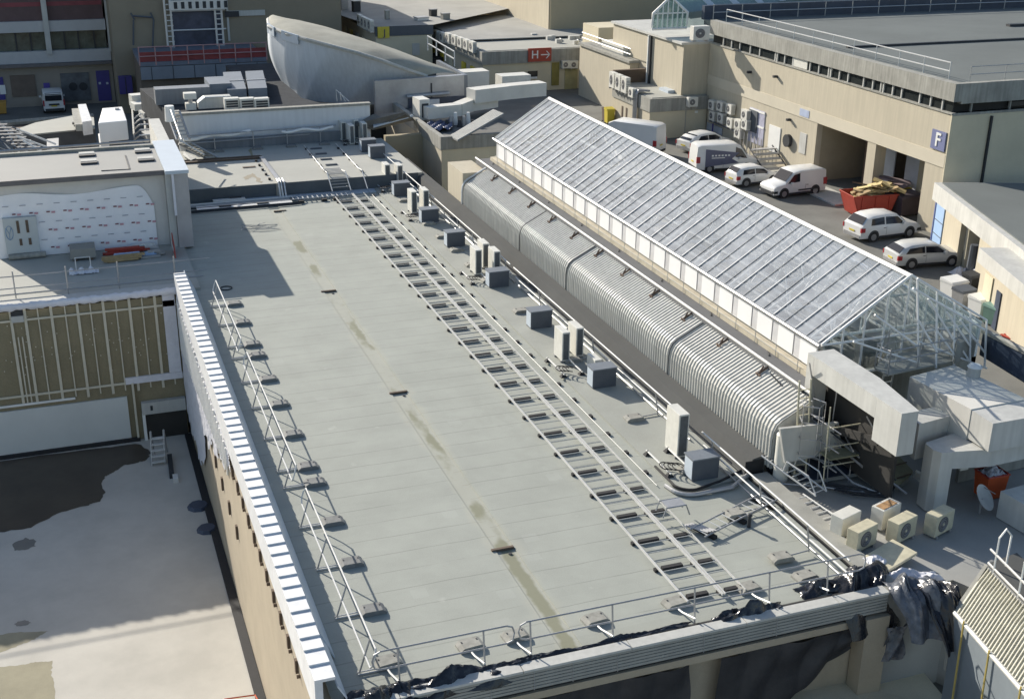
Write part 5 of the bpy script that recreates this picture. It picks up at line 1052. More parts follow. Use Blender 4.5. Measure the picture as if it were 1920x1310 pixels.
# ================================================================ lantern and blocks beyond building F
t = thing('lantern_block', 'plain cream block carrying the glass lantern', 'building', (52.5, 97.3, ZG))
MB().box(51.5, 64, 97.3, 112, ZG, 4.25).build('wall', CREAM, t); MB().box(51.3, 64, 97.3, 112.2, 4.25, 4.45).build('coping', CONCW, t)
MB().box(51.3, 51.5, 103.4, 103.6, ZG, 4.2).build('downpipe', DARK, t); MB().box(51.25, 51.5, 103.75, 103.9, ZG, 4.2).build('downpipe', WHITE, t)
t = thing('glass_lantern', 'green glass lantern with a white frame and pitched roof above the cream block', 'glass lantern', (52, 100, 4.4))
def lp(px, py, Y=101.5): return PY(px, py, Y)
g0, g1, g2, g3, g4 = lp(1222, 48), lp(1225, 22), lp(1258, -6), lp(1289, 28), lp(1286, 60)
g0.z = g4.z = (g0.z+g4.z)/2; g1.z = g3.z = (g1.z+g3.z)/2; W_ = Vector((22, 9.5, 0))
MB().ext([g0, g4, g3, g2, g1], (0, .05, 0)).build('gable_glass', TGLASS, t)
b = MB(); b.tube([g0, g1, g2, g3, g4], .14, 5, closed=True)
b.tube([g1.lerp(g3, 0), g3], .08, 4)
b.build('gable_frame', WHITE, t)
for k in range(1, 7):
    f = k/7; x = g0.x+(g4.x-g0.x)*f; zt_ = g1.z+(g2.z-g1.z)*(1-abs(2*f-1)); MB().tube([(x, 101.4, g0.z), (x, 101.4, zt_)], .06, 4).build('mullion', WHITE, t)
LV = Vector((21, 9, 0))
MB().add([g3, g2, g2+LV, g3+LV], [(0, 1, 2, 3)]).build('roof_glass', TGLASS, t); MB().add([g1, g2, g2+LV, g1+LV], [(0, 1, 2, 3)]).build('roof_glass', TGLASS, t); MB().add([g4, g3, g3+LV, g4+LV], [(0, 1, 2, 3)]).build('side_glass', TGLASS, t)
for k in range(1, 7): f = k/6.5; MB().ext([g3+LV*f, g2+LV*f, g2+LV*f+LV.normalized()*.9, g3+LV*f+LV.normalized()*.9], (0, 0, .08)).build('roof_blind', COPEB, t)
MB().add([g3+LV*.02+Vector((0, 0, -.6)), g2+LV*.02+Vector((0, 0, -.6)), g2+LV+Vector((0, 0, -.6)), g3+LV+Vector((0, 0, -.6))], [(0, 1, 2, 3)]).build('inner_blind', mat('grey_blind', (.26, .29, .29), .8), t)
q = PX(1312, 64, 52); o = put(ACF, 0, 0, 0, 'condenser on the ledge at the corner of the glass lantern', q.z-.6, None, (q.x, q.y)); o.scale = (1.7, 1.7, 1.5)
# far upper background
t = thing('beige_tower', 'big plain beige block at the top of the picture, one face sunlit', 'building', (53, 133, ZG))
MB().box(53.3, 92, 133, 133.3, -6, 14).build('end_wall', mat('shaded_side_render', (.40, .345, .235), .9, var=.06, scale=.2), t); MB().box(53.2, 92, 133.3, 185, -6, 14).build('wall', CREAM, t)  # end wall is a darker copy of the render, its shade in the colour
t = thing('far_roof_block', 'low sandy block at the top edge beyond the glass lantern', 'building', (80, 128, 0))
MB().box(92, 104, 124, 140, -4, 9.5).build('wall', CREAMD, t); MB().box(104.2, 140, 112, 140, -4, 7.6).build('side_block', CREAM, t); MB().box(104.1, 104.3, 111.8, 112.1, 0, 7.8).build('corner_trim', WHITE, t)
t = thing('wall_with_shadow', 'sandy wall stub with a stair rail in the shaded gap left of the lantern block', 'wall', (50, 118, ZG))
p0, p1 = PZ(1195, 135, ZG), PZ(1252, 118, ZG)
MB().box(50.6, 52.5, 106, 118, ZG, 1.4).build('wall', CREAM, t); MB().box(52.6, 62, 118, 122, ZG, 3.0).build('rear_wall', CREAMD, t)
MB().box(50.4, 52.6, 105.8, 118, 1.4, 1.65).build('coping', CONC, t)
MB().box(51.0, 53.5, 108.5, 113.5, 1.65, 2.5).build('roof_unit', ACW, t)
for z in (2.2, 2.7): MB().tube([(50.6, 106, z), (50.6, 117.5, z)], .05, 5).build('rail', TUBEW, t)
# ---------------------------------------------------------------- hut in the yard
t = thing('yard_hut', 'square cream hut with a grey concrete top in the yard', 'building', (48.5, 96.8, ZG))
HX0, HX1, HY0, HY1 = 48.35, 53.9, 96.8, 104.6
MB().box(HX0, HX1, HY0, HY1, ZG, -1.3).build('wall', CREAMD, t); MB().box(HX0-.02, HX0+.0, HY0+.01, HY1, ZG, -1.3).build('side_wall', CREAM, t)
MB().box(HX0-.12, HX1, HY0-.12, HY1, -1.3, -.15).build('concrete_top', CONC, t)
MB().box(HX0+.2, HX1, HY0+.2, HY1, -.149, -.1).build('roof', ROOF2, t)
MB().box(HX0-.1, HX1-.8, HY1-.3, HY1+.1, -.15, 1.1).build('parapet', BROWN, t)
MB().box(HX1-.5, HX1, HY0+1, HY1, -.14, .25).build('roof_strip', COPEB, t)
MB().box(HX0+2.5, HX1-1.3, HY0+1.7, HY0+3.5, -.1, .15).build('roof_sheet', COPEB, t)
for k in range(2): MB().box(HX0-.06, HX0-.02, HY0+4.6+.9*k, HY0+4.85+.9*k, -2.9, -1.8).build('slit_window', BROWN, t)
for k in range(4): MB().tube([(HX0+1.0, HY0+2.3+.13*k, .1), (HX0-.1, HY0+2.3+.18*k, .2), (HX0-.25, HY0+2.3+.18*k, -.1), (HX0-.25, HY0+2.3+.18*k, -2.9)], .09, 7).build('duct_pipe', GALV, t)
MB().box(HX0-.05, HX0-.02, HY0+1.8, HY0+3.5, ZG, -2.4).build('red_stain', mat('pink_stain', (.5, .27, .22), .9), t)
MB().box(HX1-2.1, HX1-2.05, HY0-.06, HY0-.01, -3.5, -1.0).build('cable', GALV, t)
MB().box(HX1-1.2, HX1-.95, HY0-.14, HY0-.01, -1.6, -1.4).build('alarm_box', WHITE, t)
ACH = make_ac(.95, .42, .9, 1, ACW)
G5 = 'condensers on the hut and the wall beside it'
def wall_ac(xy, z, rz, l): return put(ACH, 0, 0, rz, l, z, G5, xy)
wall_ac((HX1-1.75, HY0-.45), -1.0, 0, 'condenser on the shaded front of the hut')
for k, yy in enumerate((103.9, 102.6, 101.3)):
    o = wall_ac((HX0-.35, yy), -.5, -HP, ('far', 'middle', 'near')[k]+' of three tall condensers on the left edge of the hut roof'); o.scale = (1.15, 1, 1.7)
wall_ac((HX0-.3, 99.9), -.6, -HP, 'small condenser next to the pipes on the hut')
n_l = ['first', 'second', 'third', 'fourth', 'fifth', 'sixth', 'seventh', 'eighth', 'ninth', 'tenth']
for k, (px, py) in enumerate(((1337, 198), (1353, 200), (1370, 205), (1338, 218), (1354, 222), (1371, 231), (1386, 234), (1399, 216), (1399, 234), (1386, 250))):
    q = PX(px, py, FX-.3); wall_ac((FX-.32, q.y), q.z-.45, -HP, n_l[k]+' condenser of the cluster on the sunlit wall beside the hut, row by row')
t = thing('condenser_shelf', 'steel shelf on blue posts carrying condensers beside the hut', 'shelf', (FX-.4, 93, ZG))
q0, q1 = PX(1330, 226, FX-.4), PX(1378, 246, FX-.4); MB().tube([q0, q1], .07, 5).build('beam', SLATE, t); q = PX(1337, 232, FX-.4); MB().tube([q, (q.x, q.y, ZG)], .07, 5).build('post', BLUEP, t)
MB().box(FX-.12, FX-.03, q.y-1.1, q.y+1.6, ZG, q.z-.2).build('pale_door', mat('pale_blue_door', (.40, .44, .50), .5), t)
q0, q1 = PX(1408, 205, FX-.1), PX(1418, 250, FX-.1); t = thing('mesh_gate', 'dark mesh panel and metal posts by the condenser cluster', 'gate', (FX-.2, q0.y, ZG))
MB().box(FX-.15, FX-.05, q1.y, q1.y+1.4, q1.z, q0.z).build('mesh', SLATE, t)
for k in range(7): MB().tube([(FX-.6, 86.5+.55*k, ZG), (FX-.6, 86.5+.55*k, ZG+1.9)], .04, 4).build('post', GALV, t)
t = thing('entrance_steps', 'dark metal steps against the wall between the two vans and the white door', 'steps', (FX-1, 85, ZG))
for k in range(6): MB().box(FX-2.4, FX-.2, 82.3+.5*k, 82.72+.5*k, ZG+.28*k, ZG+.28*k+.1).build('tread', GALV, t)
for s_ in (-2.4, -.25): MB().tube([(FX+s_, 82.3, ZG+.05), (FX+s_, 85.4, ZG+1.6)], .06, 5).build('stringer', DARK, t)
# ================================================================ vehicles
def make_car(L_, W_, H_, prof, glass, label, rear_glass=True, hatch=False, lamps=True, van=False, livery=False):
    """prof: stations (x, belt z, roof z) front at +x; body lofted with rounded shoulders, greenhouse as its own dark band"""
    t = thing('parked_van' if van else 'parked_car', label, 'van' if van else 'car'); hw = W_/2
    xs = [p[0] for p in prof]; b = MB(); ring = []
    for (x, zb, zr) in prof:
        e = min(1, (L_/2-abs(x))/.35*.5+.5) if abs(x) > L_/2-.35 else 1; w_ = hw*(.86+.14*e)
        tw = w_*(.97 if zr <= zb+.05 else (.90 if van else .80))
        ring.append([(x, -w_*.94, .26), (x, -w_, .5), (x, -w_, zb-.12), (x, -w_*.97, zb), (x, -tw, max(zr-.06, zb+.01)), (x, -tw*.86, max(zr, zb+.03)), (x, tw*.86, max(zr, zb+.03)), (x, tw, max(zr-.06, zb+.01)), (x, w_*.97, zb), (x, w_, zb-.12), (x, w_, .5), (x, w_*.94, .26)])
    n = 12; b.v = [q for r_ in ring for q in r_]
    for i in range(len(ring)-1):
        for k in range(n): b.f.append((i*n+k, i*n+(k+1) % n, (i+1)*n+(k+1) % n, (i+1)*n+k))
    b.f.append(tuple(range(n-1, -1, -1))); b.f.append(tuple((len(ring)-1)*n+k for k in range(n)))
    body = b.build('body', CARW, t, local=True, smooth=True)
    def sect(x):
        for i in range(len(prof)-1):
            if prof[i][0] <= x <= prof[i+1][0]:
                f = (x-prof[i][0])/(prof[i+1][0]-prof[i][0]); return [Vector(ring[i][k]).lerp(Vector(ring[i+1][k]), f) for k in range(n)]
    for nm, x0, x1, side in glass:
        for sg in ((3, 4), (8, 7)) if side else ():
            lo, hi = sg; o_ = -.012 if lo == 3 else .012; a0, a1 = sect(x0[0]), sect(x1[0]); t0, t1 = sect(x0[1]), sect(x1[1])
            q = [a0[lo].lerp(a0[hi], .1), a1[lo].lerp(a1[hi], .1), t1[lo].lerp(t1[hi], .86), t0[lo].lerp(t0[hi], .86)]; q = [v+Vector((0, o_, .006)) for v in q]
            MB().ext(q, (0, o_*.5, 0)).build('side_window', CARG, t, local=True)
        if not side:
            a0, a1 = sect(x0[0]), sect(x1[0]); up = Vector((.015 if x0[0] > 0 else -.015, 0, .02))
            q = [a0[5], a0[6], a1[6], a1[5]]
            MB().ext([v+up for v in q], up*.3).build(nm, CARG, t, local=True)
    for x in (L_*.31, -L_*.29):
        for sy in (-1, 1):
            w = MB().disc((x, sy*(hw-.19) if sy > 0 else -hw-.012, .32), .325, (0, 1, 0), .2, 20).build('wheel', TYRE, t, local=True)
            MB().disc((x, sy*hw+(.012 if sy > 0 else -.022), .32), .2, (0, 1, 0), .012, 14).build('rim', RIM, w, local=True)
            MB().disc((x, sy*(hw-.02)-(.0 if sy > 0 else .0), .36), .395, (0, 1, 0), .024 if sy > 0 else -.024, 20).build('wheel_arch', DARK, t, local=True)
    zb0, zb1 = prof[0][1], prof[-1][1]
    for sy in (-1, 1):
        MB().box(-L_/2-.015, -L_/2+.28, sy*hw*.93-.06, sy*hw*.93+.06, zb0-.28, zb0-.02 if not van else zb0+.2).build('tail_lamp', TAIL, t, local=True)
        MB().box(L_/2-.3, L_/2+.005, sy*hw*.86-.12, sy*hw*.86+.12, zb1-.22, zb1-.05).build('headlight', DGLASS, t, local=True)
        MB().box(L_*.16, L_*.16+.18, sy*(hw+.1)-.09, sy*(hw+.1)+.09, prof[len(prof)//2][1]-.02, prof[len(prof)//2][1]+.13).build('mirror', CARW, t, local=True)
    MB().box(-L_/2-.02, -L_/2+.1, -hw*.85, hw*.85, .28, .48).build('rear_bumper', DARK if van else mat('bumper_grey', (.3, .3, .3), .5), t, local=True)
    MB().box(L_/2-.12, L_/2+.02, -hw*.8, hw*.8, .26, .5).build('front_bumper', DARK, t, local=True)
    for sy in (-1, 1):
        MB().box(-L_*.2, L_*.22, sy*(hw+.002)-.006, sy*(hw+.002)+.006, .24, .36).build('sill', DARK, t, local=True)
        MB().box(-.40, -.385, sy*(hw+.001)-.003, sy*(hw+.001)+.003, .4, .9).build('door_seam', DARK, t, local=True)
        MB().box(-.62, -.45, sy*(hw+.012)-.012, sy*(hw+.012)+.012, .82, .85).build('door_handle', DARK, t, local=True)
    MB().box(-L_/2-.03, -L_/2-.015, -.25, .25, zb0-.35, zb0-.24).build('number_plate', YEL, t, local=True)
    return t
suv = make_car(4.5, 1.82, 1.6, [(-2.25, .95, .95), (-2.15, 1.0, 1.05), (-1.75, 1.0, 1.48), (-1.3, 1.0, 1.58), (-.3, .98, 1.62), (.45, .97, 1.55), (1.15, .97, 1.0), (1.9, .88, .9), (2.2, .72, .72), (2.25, .62, .62)],
    [('w', (-1.55, -1.45), (-.55, -.55), True), ('w', (-.45, -.45), (.95, .45), True), ('rear_window', (-2.1,), (-1.75,), False), ('windscreen', (1.1,), (.5,), False)], 'white compact car parked in front of the red skip')
place(suv, tuple((PZ(1600, 452, ZG)+PZ(1712, 438, ZG))/2+Vector((0, .3, 0))), math.radians(3)); suv.scale = (1.08,)*3
wag = make_car(4.6, 1.82, 1.5, [(-2.3, .9, .9), (-2.2, .95, 1.0), (-1.85, .95, 1.3), (-1.3, .95, 1.46), (-.3, .94, 1.5), (.4, .93, 1.44), (1.25, .92, .96), (1.95, .82, .84), (2.25, .68, .68), (2.3, .6, .6)],
    [('w', (-1.8, -1.5), (-.5, -.5), True), ('w', (-.42, -.42), (1.0, .4), True), ('rear_window', (-2.18,), (-1.8,), False), ('windscreen', (1.2,), (.45,), False)], 'pearl white hatchback nearest the ridge of the glass roof')
[c for c in wag.children if c.name.startswith('body')][0].data.materials[0] = mat('silver_car_paint', (.56, .57, .56), .3, .15, var=.03)
place(wag, tuple((PZ(1680, 502, ZG)+PZ(1790, 492, ZG))/2+Vector((0, .3, 0))), math.radians(-6)); wag.scale = (1.0,)*3
vanp = [(-2.2, 1.0, 1.0), (-2.15, 1.0, 1.75), (-1.9, 1.0, 1.84), (0, 1.0, 1.86), (.55, .98, 1.78), (1.25, .98, 1.08), (1.95, .88, .95), (2.15, .75, .75), (2.2, .6, .6)]
van1 = make_car(4.4, 1.85, 1.86, vanp, [('w', (.1, .1), (1.1, .6), True), ('windscreen', (1.2,), (.62,), False)], 'small white panel van facing left, third vehicle up from the ridge of the glass roof', van=True)
place(van1, tuple((PZ(1445, 370, ZG)+PZ(1538, 362, ZG))/2+Vector((0, .5, 0))), math.radians(184)); van1.scale = (1.05,)*3
MB().box(-1.6, .2, -.95, -.935, .45, .55).build('side_trim', DARK, van1, local=True); MB().box(-1.6, .2, .935, .95, .45, .55).build('side_trim', DARK, van1, local=True)
hat = make_car(3.9, 1.7, 1.45, [(-1.95, .9, .9), (-1.88, .92, 1.1), (-1.6, .92, 1.38), (-.9, .92, 1.46), (0, .92, 1.45), (.4, .9, 1.38), (1.1, .9, .95), (1.65, .8, .82), (1.9, .66, .66), (1.95, .55, .55)],
    [('w', (-1.45, -1.35), (-.4, -.4), True), ('w', (-.32, -.32), (.95, .4), True), ('rear_window', (-1.86,), (-1.55,), False), ('windscreen', (1.05,), (.45,), False)], 'small white hatchback between the two vans')
place(hat, tuple((PZ(1378, 350, ZG)+PZ(1450, 342, ZG))/2+Vector((0, .3, 0))), math.radians(4)); hat.scale = (1.02,)*3
vb = make_car(5.2, 1.95, 2.1, [(-2.6, 1.1, 1.1), (-2.52, 1.1, 2.1), (-2.2, 1.1, 2.22), (.5, 1.1, 2.22), (1.0, 1.08, 2.1), (1.75, 1.05, 1.15), (2.4, .95, 1.0), (2.55, .8, .8), (2.6, .62, .62)], [('w', (.6, .6), (1.6, 1.1), True), ('windscreen', (1.7,), (1.1,), False)], 'white van with a dark blue graphic on its side', van=True)
c_ = (PZ(1312, 318, ZG)+PZ(1408, 322, ZG))/2+Vector((0, .4, 0)); place(vb, tuple(c_), math.radians(-8))
LIV = mat('navy_vinyl', (.10, .11, .18), .4, var=.1)
for sy in (-1, 1):
    MB().ext([(-1.9, sy*.99, .5), (.9, sy*.99, .75), (.3, sy*.985, 1.1), (.9, sy*.975, 1.55), (-1.9, sy*.965, 1.9)], (0, sy*.012, 0)).build('side_graphic', LIV, vb, local=True)
    for k in range(6): MB().box(-1.4+.27*k, -1.4+.27*k+.16, sy*1.005-.004, sy*1.005+.004, 1.32, 1.44).build('graphic_lettering', WHITE, vb, local=True)
    MB().box(-1.4, -.3, sy*1.005-.004, sy*1.005+.004, 1.16, 1.22).build('graphic_lettering', WHITE, vb, local=True)
sil = make_car(4.4, 1.8, 1.48, [(-2.2, .9, .9), (-2.1, .93, 1.0), (-1.6, .93, 1.3), (-1.0, .93, 1.44), (0, .92, 1.46), (.5, .9, 1.4), (1.3, .9, .95), (1.9, .8, .82), (2.15, .66, .66), (2.2, .55, .55)],
    [('w', (-1.5, -1.1), (-.4, -.4), True), ('w', (-.32, -.32), (1.1, .45), True), ('rear_window', (-2.05,), (-1.3,), False), ('windscreen', (1.25,), (.5,), False)], 'white saloon with a long dark rear window behind the van with the graphic')
place(sil, tuple(PZ(1325, 283, ZG)+Vector((0, .5, 0))), math.radians(14)); sil.scale = (1.08,)*3
bv = make_car(5.6, 2.1, 2.5, [(-2.8, 1.2, 1.2), (-2.72, 1.2, 2.5), (-2.4, 1.2, 2.62), (1.2, 1.2, 2.62), (1.7, 1.15, 2.4), (2.3, 1.1, 1.2), (2.7, 1.0, 1.05), (2.8, .7, .7)], [('windscreen', (2.25,), (1.75,), False)], 'big white high roofed van in front of the hut, half hidden by the glass roof', van=True)
place(bv, tuple(PZ(1190, 283, ZG)+Vector((-.4, 0, 0))), math.radians(128))
# yellow bin and others
p = PZ(1140, 245, ZG)
def bin4(label, px, py, w_, d_, h_, m_, rz=0, lid=None, name='waste_bin', zz=ZG):
    p = PZ(px, py, zz); t = thing(name, label, 'bin'); s_ = .88
    MB().add([(w_/2*s*a, d_/2*s*c, z) for z, s in ((.12, s_), (h_*.85, 1)) for a, c in ((-1, -1), (1, -1), (1, 1), (-1, 1))], [(3, 2, 1, 0), (4, 5, 6, 7), (0, 1, 5, 4), (1, 2, 6, 5), (2, 3, 7, 6), (3, 0, 4, 7)]).build('body', m_, t, local=True)
    MB().ext([(-w_/2-.03, -d_/2-.03, h_*.85), (-w_/2-.03, d_/2+.03, h_*.85), (-w_/2-.03, d_/2, h_), (-w_/2-.03, -d_/2+.1, h_*.93)], (w_+.06, 0, 0)).build('lid', lid or m_, t, local=True)
    for sx in (-1, 1):
        for sy in (-1, 1): MB().disc((sx*w_*.36, sy*d_*.36-.03, .09), .09, (0, 1, 0), .06, 10).build('wheel', DARK, t, local=True)
    place(t, tuple(p), rz); return t
bin4('yellow wheeled bin at the corner of the hut', 1142, 232, .75, .75, 1.5, YEL)
bin4('dark maroon wheeled bin left of the yellow one', 1135, 228, .5, .6, 1.3, BROWN)
bin4('dark rounded clinical waste bin beside the red skip', 1695, 402, 1.9, 1.3, 1.6, mat('plum_plastic', (.10, .08, .09), .5), .1)
bin4('white wheeled bin, farthest of the row by the glass ridge', 1785, 560, 1.2, 1.0, 1.25, WHITE, .1)
bin4('grey wheeled bin beside the farthest white one', 1805, 575, 1.1, .9, 1.15, GALV, .1, SLATE)
bin4('white wheeled bin next to the green one', 1838, 592, 1.2, 1.0, 1.2, WHITE, .1)
bin4('green wheeled bin at the near end of the row', 1868, 608, 1.3, 1.0, 1.2, GREEN, .1, mat('teal_lid', (.20, .34, .29), .5))
bin4('dark bin standing behind the white and grey bins', 1818, 548, .8, .8, 1.2, DARK, .1)
for px, py, w_, l in ((1835, 520, 1.2, 'white bags heaped in front of the low cream building'), (1800, 512, .8, 'pale scrap beside the heaped bags'), (1862, 548, .9, 'loose white rubbish behind the bins')):
    p = PZ(px, py, ZG); tag(MB().grid(lambda u, v: (p.x+w_*(u-.5)*1.6, p.y+w_*(v-.5), ZG+.02+.6*w_*math.sin(math.pi*u)*math.sin(math.pi*v)*(.6+.4*random.random())), 10, 8).build('rubbish_heap', MEMB), l, 'rubbish')
for px, py, l in ((1880, 652, 'dark pallet frame near the right edge below the green bin'), (1905, 640, 'maroon crate at the right edge')):
    p = PZ(px, py, ZG); b = MB()
    for k in range(5): b.obox((p.x+.25*k-.5, p.y, ZG+.25), .16, 1.1, .05, .1)
    for k in (-.45, .45): b.obox((p.x, p.y+k, ZG), 1.2, .1, .25, .1)
    tag(b.build('pallet', BROWN if '1905' not in str(px) else RED), l, 'pallet')
# skip
p = PZ(1628, 408, ZG); t = thing('skip', 'red steel skip overflowing with timber and foam', 'skip', (0, 0, 0))
sk = [(-2.0, 1.35), (-1.35, 0), (1.35, 0), (2.0, 1.35)]
b = MB(); b.ext([(x, -.9, z+.1) for x, z in sk], (0, .06, 0)); b.ext([(x, .9, z+.1) for x, z in sk], (0, .06, 0)); b.ext([(-2.0, -.9, 1.45), (-1.35, -.9, .1), (-1.29, -.9, .1), (-1.94, -.9, 1.45)], (0, 1.86, 0)); b.ext([(2.0, -.9, 1.45), (1.35, -.9, .1), (1.29, -.9, .1), (1.94, -.9, 1.45)], (0, 1.86, 0)); b.box(-1.35, 1.35, -.9, .96, .1, .15)
b.build('body', RED, t, local=True)
for x in (-1.2, 0, 1.2): MB().box(x-.05, x+.05, -.97, -.9, .15, 1.4).build('rib', RED, t, local=True)
MB().tube([(-2, -.9, 1.45), (2, -.9, 1.45), (2, .96, 1.45), (-2, .96, 1.45)], .05, 5, closed=True).build('rim', RED, t, local=True)
place(t, (p.x+.35, p.y+.7, ZG), math.radians(-6)); t.scale = (.86, 1.1, 1.1)
wp = (p.x+.6, p.y+.7)
random.seed(9)
for k, (m_, l) in enumerate(((WOOD, 'pale timber boards piled on the red skip'), (mat('foam_yellow', (.58, .46, .22), .8), 'yellow foam and boards on top of the skip load'), (BROWN, 'dark brown panels at the back of the skip load'), (mat('dusty_mauve', (.25, .19, .20), .8), 'mauve carpet and scrap at the right of the skip load'), (YEL, 'bright yellow sheet at the right of the skip'), (ORNG, 'orange strip of sheet by the yellow one'))):
    b = MB()
    for i in range((14, 12, 6, 7, 2, 2)[k]):
        ox, oy = ((-.2, 0), (.3, .1), (1.2, .8), (1.9, .6), (2.5, .3), (2.2, .5))[k]
        b.obox((wp[0]+ox+random.uniform(-1, 1)*(.9 if k < 4 else .3), wp[1]+oy+random.uniform(-.6, .6), ZG+1.3+random.uniform(0, .75)-(.3 if k > 3 else 0)), random.uniform(.9, 2.3), random.uniform(.35, 1.0), .09, random.uniform(-.8, .8), random.uniform(-.35, .35))
    tag(b.build('skip_load', m_), l, 'waste')
MB_ = MB().ext([(FX-2.4, 73.0, ZG+.004), (FX-.1, 73.0, ZG+.004), (FX-.1, 84, ZG+.004), (FX-2.2, 84, ZG+.004)], (0, 0, .12)); struct('pavement', MB_, CONCW)
# ================================================================ H and J blocks
t = thing('outbuilding_with_h_sign', 'cream outbuilding with grey parapet and the red H arrow sign', 'building', (44, 121.5, ZG))
MB().box(41.4, 55.0, 121.5, 132.6, -6, -.75).build('wall', CREAMD, t); MB().box(41.36, 41.4, 121.5, 146, -6, -.75).build('side_wall', CREAM, t)
MB().box(41.2, 55.2, 121.3, 132.8, -.75, .55).build('parapet', CONC, t); MB().box(41.5, 54.9, 121.7, 132.7, .56, .6).build('roof', ROOF2, t)
MB().box(41.2, 47.5, 132.8, 146, -.75, .75).build('parapet', CONC, t); MB().box(41.4, 60, 128, 147, .76, .85).build('roof', ROOF3, t)
s = PY(1012, 103, 121.2); MB().box(s.x-1.28, s.x+1.28, 121.14, 121.29, s.z-.68, s.z+.68).build('letter_sign', mat('sign_red', (.36, .05, .03), .5, var=.05), t)
sg = [o for o in t.children if o.name.startswith('letter_sign')][0]
text_mesh('H', 1.15, (s.x-.55, 121.12, s.z), (1, 0, 0), (0, 0, 1), WHITE, sg, bold=.01)
b = MB(); b.box(s.x+.1, s.x+1.05, 121.08, 121.13, s.z-.05, s.z+.05); b.ext([(s.x+.65, 121.08, s.z+.38), (s.x+.76, 121.08, s.z+.38), (s.x+1.12, 121.08, s.z), (s.x+1.0, 121.08, s.z)], (0, .05, 0)); b.ext([(s.x+.65, 121.08, s.z-.38), (s.x+.76, 121.08, s.z-.38), (s.x+1.12, 121.08, s.z), (s.x+1.0, 121.08, s.z)], (0, .05, 0)); b.build('arrow', WHITE, sg)
for (x0, y0, x1, y1, m_, nm) in ((1035, 118, 1048, 160, mat('olive_door', (.26, .22, .06), .8), 'door'), (1060, 118, 1082, 168, mat('pale_yellow_door', (.42, .38, .20), .8), 'door'), (990, 134, 1008, 147, DGLASS, 'window'), (923, 113, 933, 121, CONC, 'vent_plate')):
    a, c_ = PY(x0, y0, 121.4), PY(x1, y1, 121.4); MB().box(a.x, c_.x, 121.4, 121.49, c_.z, a.z).build(nm, m_, t)
a = PY(1008, 146, 121.3); MB().box(PY(990, 146, 121.3).x, a.x, 121.35, 121.49, a.z-.1, a.z+.1).build('window_sill', WHITE, t)
for px, py in ((1060, 122), (1075, 122)): q = PY(px, py, 121.2); put(ACF, 0, 0, 0, ('left', 'right')[px > 1066]+' small condenser above the pale yellow door', q.z-.4, None, (q.x, 121.1))
G6 = 'condensers along the sunlit side of the outbuildings'
for k, (px, py) in enumerate(((820, 68), (832, 72), (843, 74), (855, 78), (866, 82), (877, 86), (888, 90))):
    q = PX(px, py, 41.1); o = put(ACH, 0, 0, -HP, n_l[k]+' condenser from the left along the side of the H block', q.z-.5, G6, (41.0, q.y)); o.scale = (1.5, 1, 1.3)
for k, y in enumerate((124, 127, 131.5, 135, 138.5, 142)):
    MB().box(41.2, 41.34, y, y+1.2, -6, -1.4).build('side_door', (mat('pale_yellow_door', (.42, .38, .20)), YEL, CREAMD, YEL, CONCW, CREAMD)[(k*2+1) % 6], t)
random.seed(3)
for k in range(7):
    x, y = random.uniform(50, 54), random.uniform(123, 131); MB().tube([(x, y, .68), (x+.9, y+1.3, .72), (x+1.2, y+2.5, .7)], .06, 5).build('roof_pipe', GALV, t); MB().obox((x, y, .6), .6, .5, .4).build('roof_box', CONCW, t)
t = thing('outbuilding_with_j_sign', 'cream outbuilding with a wide felt roof and the yellow J sign', 'building', (34, 135, ZG))
MB().box(33.6, 40.0, 135, 160, -6, .55).build('wall', CREAMD, t); MB().box(33.5, 40.1, 134.9, 135.0, .55, 1.6).build('parapet', SLATE, t); MB().box(33.55, 33.6, 135, 165, -6, .8).build('side_wall', CREAM, t)
MB().add([(33.5, 134.9, 1.6), (40.1, 134.9, 1.6), (57, 150, 1.6), (60, 175, 1.6), (37, 185, 1.6), (31.5, 150, 1.6)], [(0, 1, 2, 3, 4, 5)]).build('roof', ROOF3, t)
MB().box(40.1, 41.3, 135, 150, -6, -2).build('passage', SHADOWI, t)
s = PY(719, 61, 134.8); sgn = MB().box(s.x-.65, s.x+.65, 134.72, 134.85, s.z-.6, s.z+.6).build('letter_sign', YEL, t); text_mesh('J', 1.0, (s.x+.1, 134.70, s.z-.05), (1, 0, 0), (0, 0, 1), mat('sign_navy', (.05, .05, .12), .5), sgn)
a, c_ = PY(773, 82, 134.9), PY(787, 104, 134.9); MB().box(a.x, c_.x, 134.9, 134.99, c_.z, a.z).build('door', CONCW, t)
for k, (px, py) in enumerate(((677, 42), (684, 46), (690, 49), (697, 52))): q = PX(px, py, 33.3); o = put(ACH, 0, 0, -HP, n_l[k]+' condenser from the left along the side of the J block', q.z-.5, G6, (33.2, q.y)); o.scale = (1.5, 1, 1.5)
for k, y in enumerate((137, 140, 143, 146, 149)): MB().box(33.45, 33.54, y, y+1.2, -3, -.2).build('side_door', (YEL, CREAMD, CONCW)[k % 3], t)
for k, (px, py, w_, h_, l, m_) in enumerate(((645, 18, .9, 2.0, 'tall grey box at the left of the J block roof', GALV), (668, 22, .9, 1.2, 'dark box beside the tall grey one on the J block roof', DARK), (726, 36, .5, .9, 'square grey upstand above the J sign', CONC), (812, 30, .8, .7, 'small dark machine in the middle of the felt roof', DARK), (835, 36, .9, .6, 'cluster of small fittings right of the dark machine', CONC), (790, 38, 1.4, .3, 'low frame on the felt roof', TUBEW))):
    q = PZ(px, py, 1.62); tt = thing('roof_unit', l, 'roof unit', tuple(q)); MB().obox(tuple(q), w_, w_*.7, h_, .2).build('casing', m_, tt); MB().obox((q.x, q.y, q.z+h_), w_*1.1, w_*.8, .08, .2).build('cap', GALV, tt)
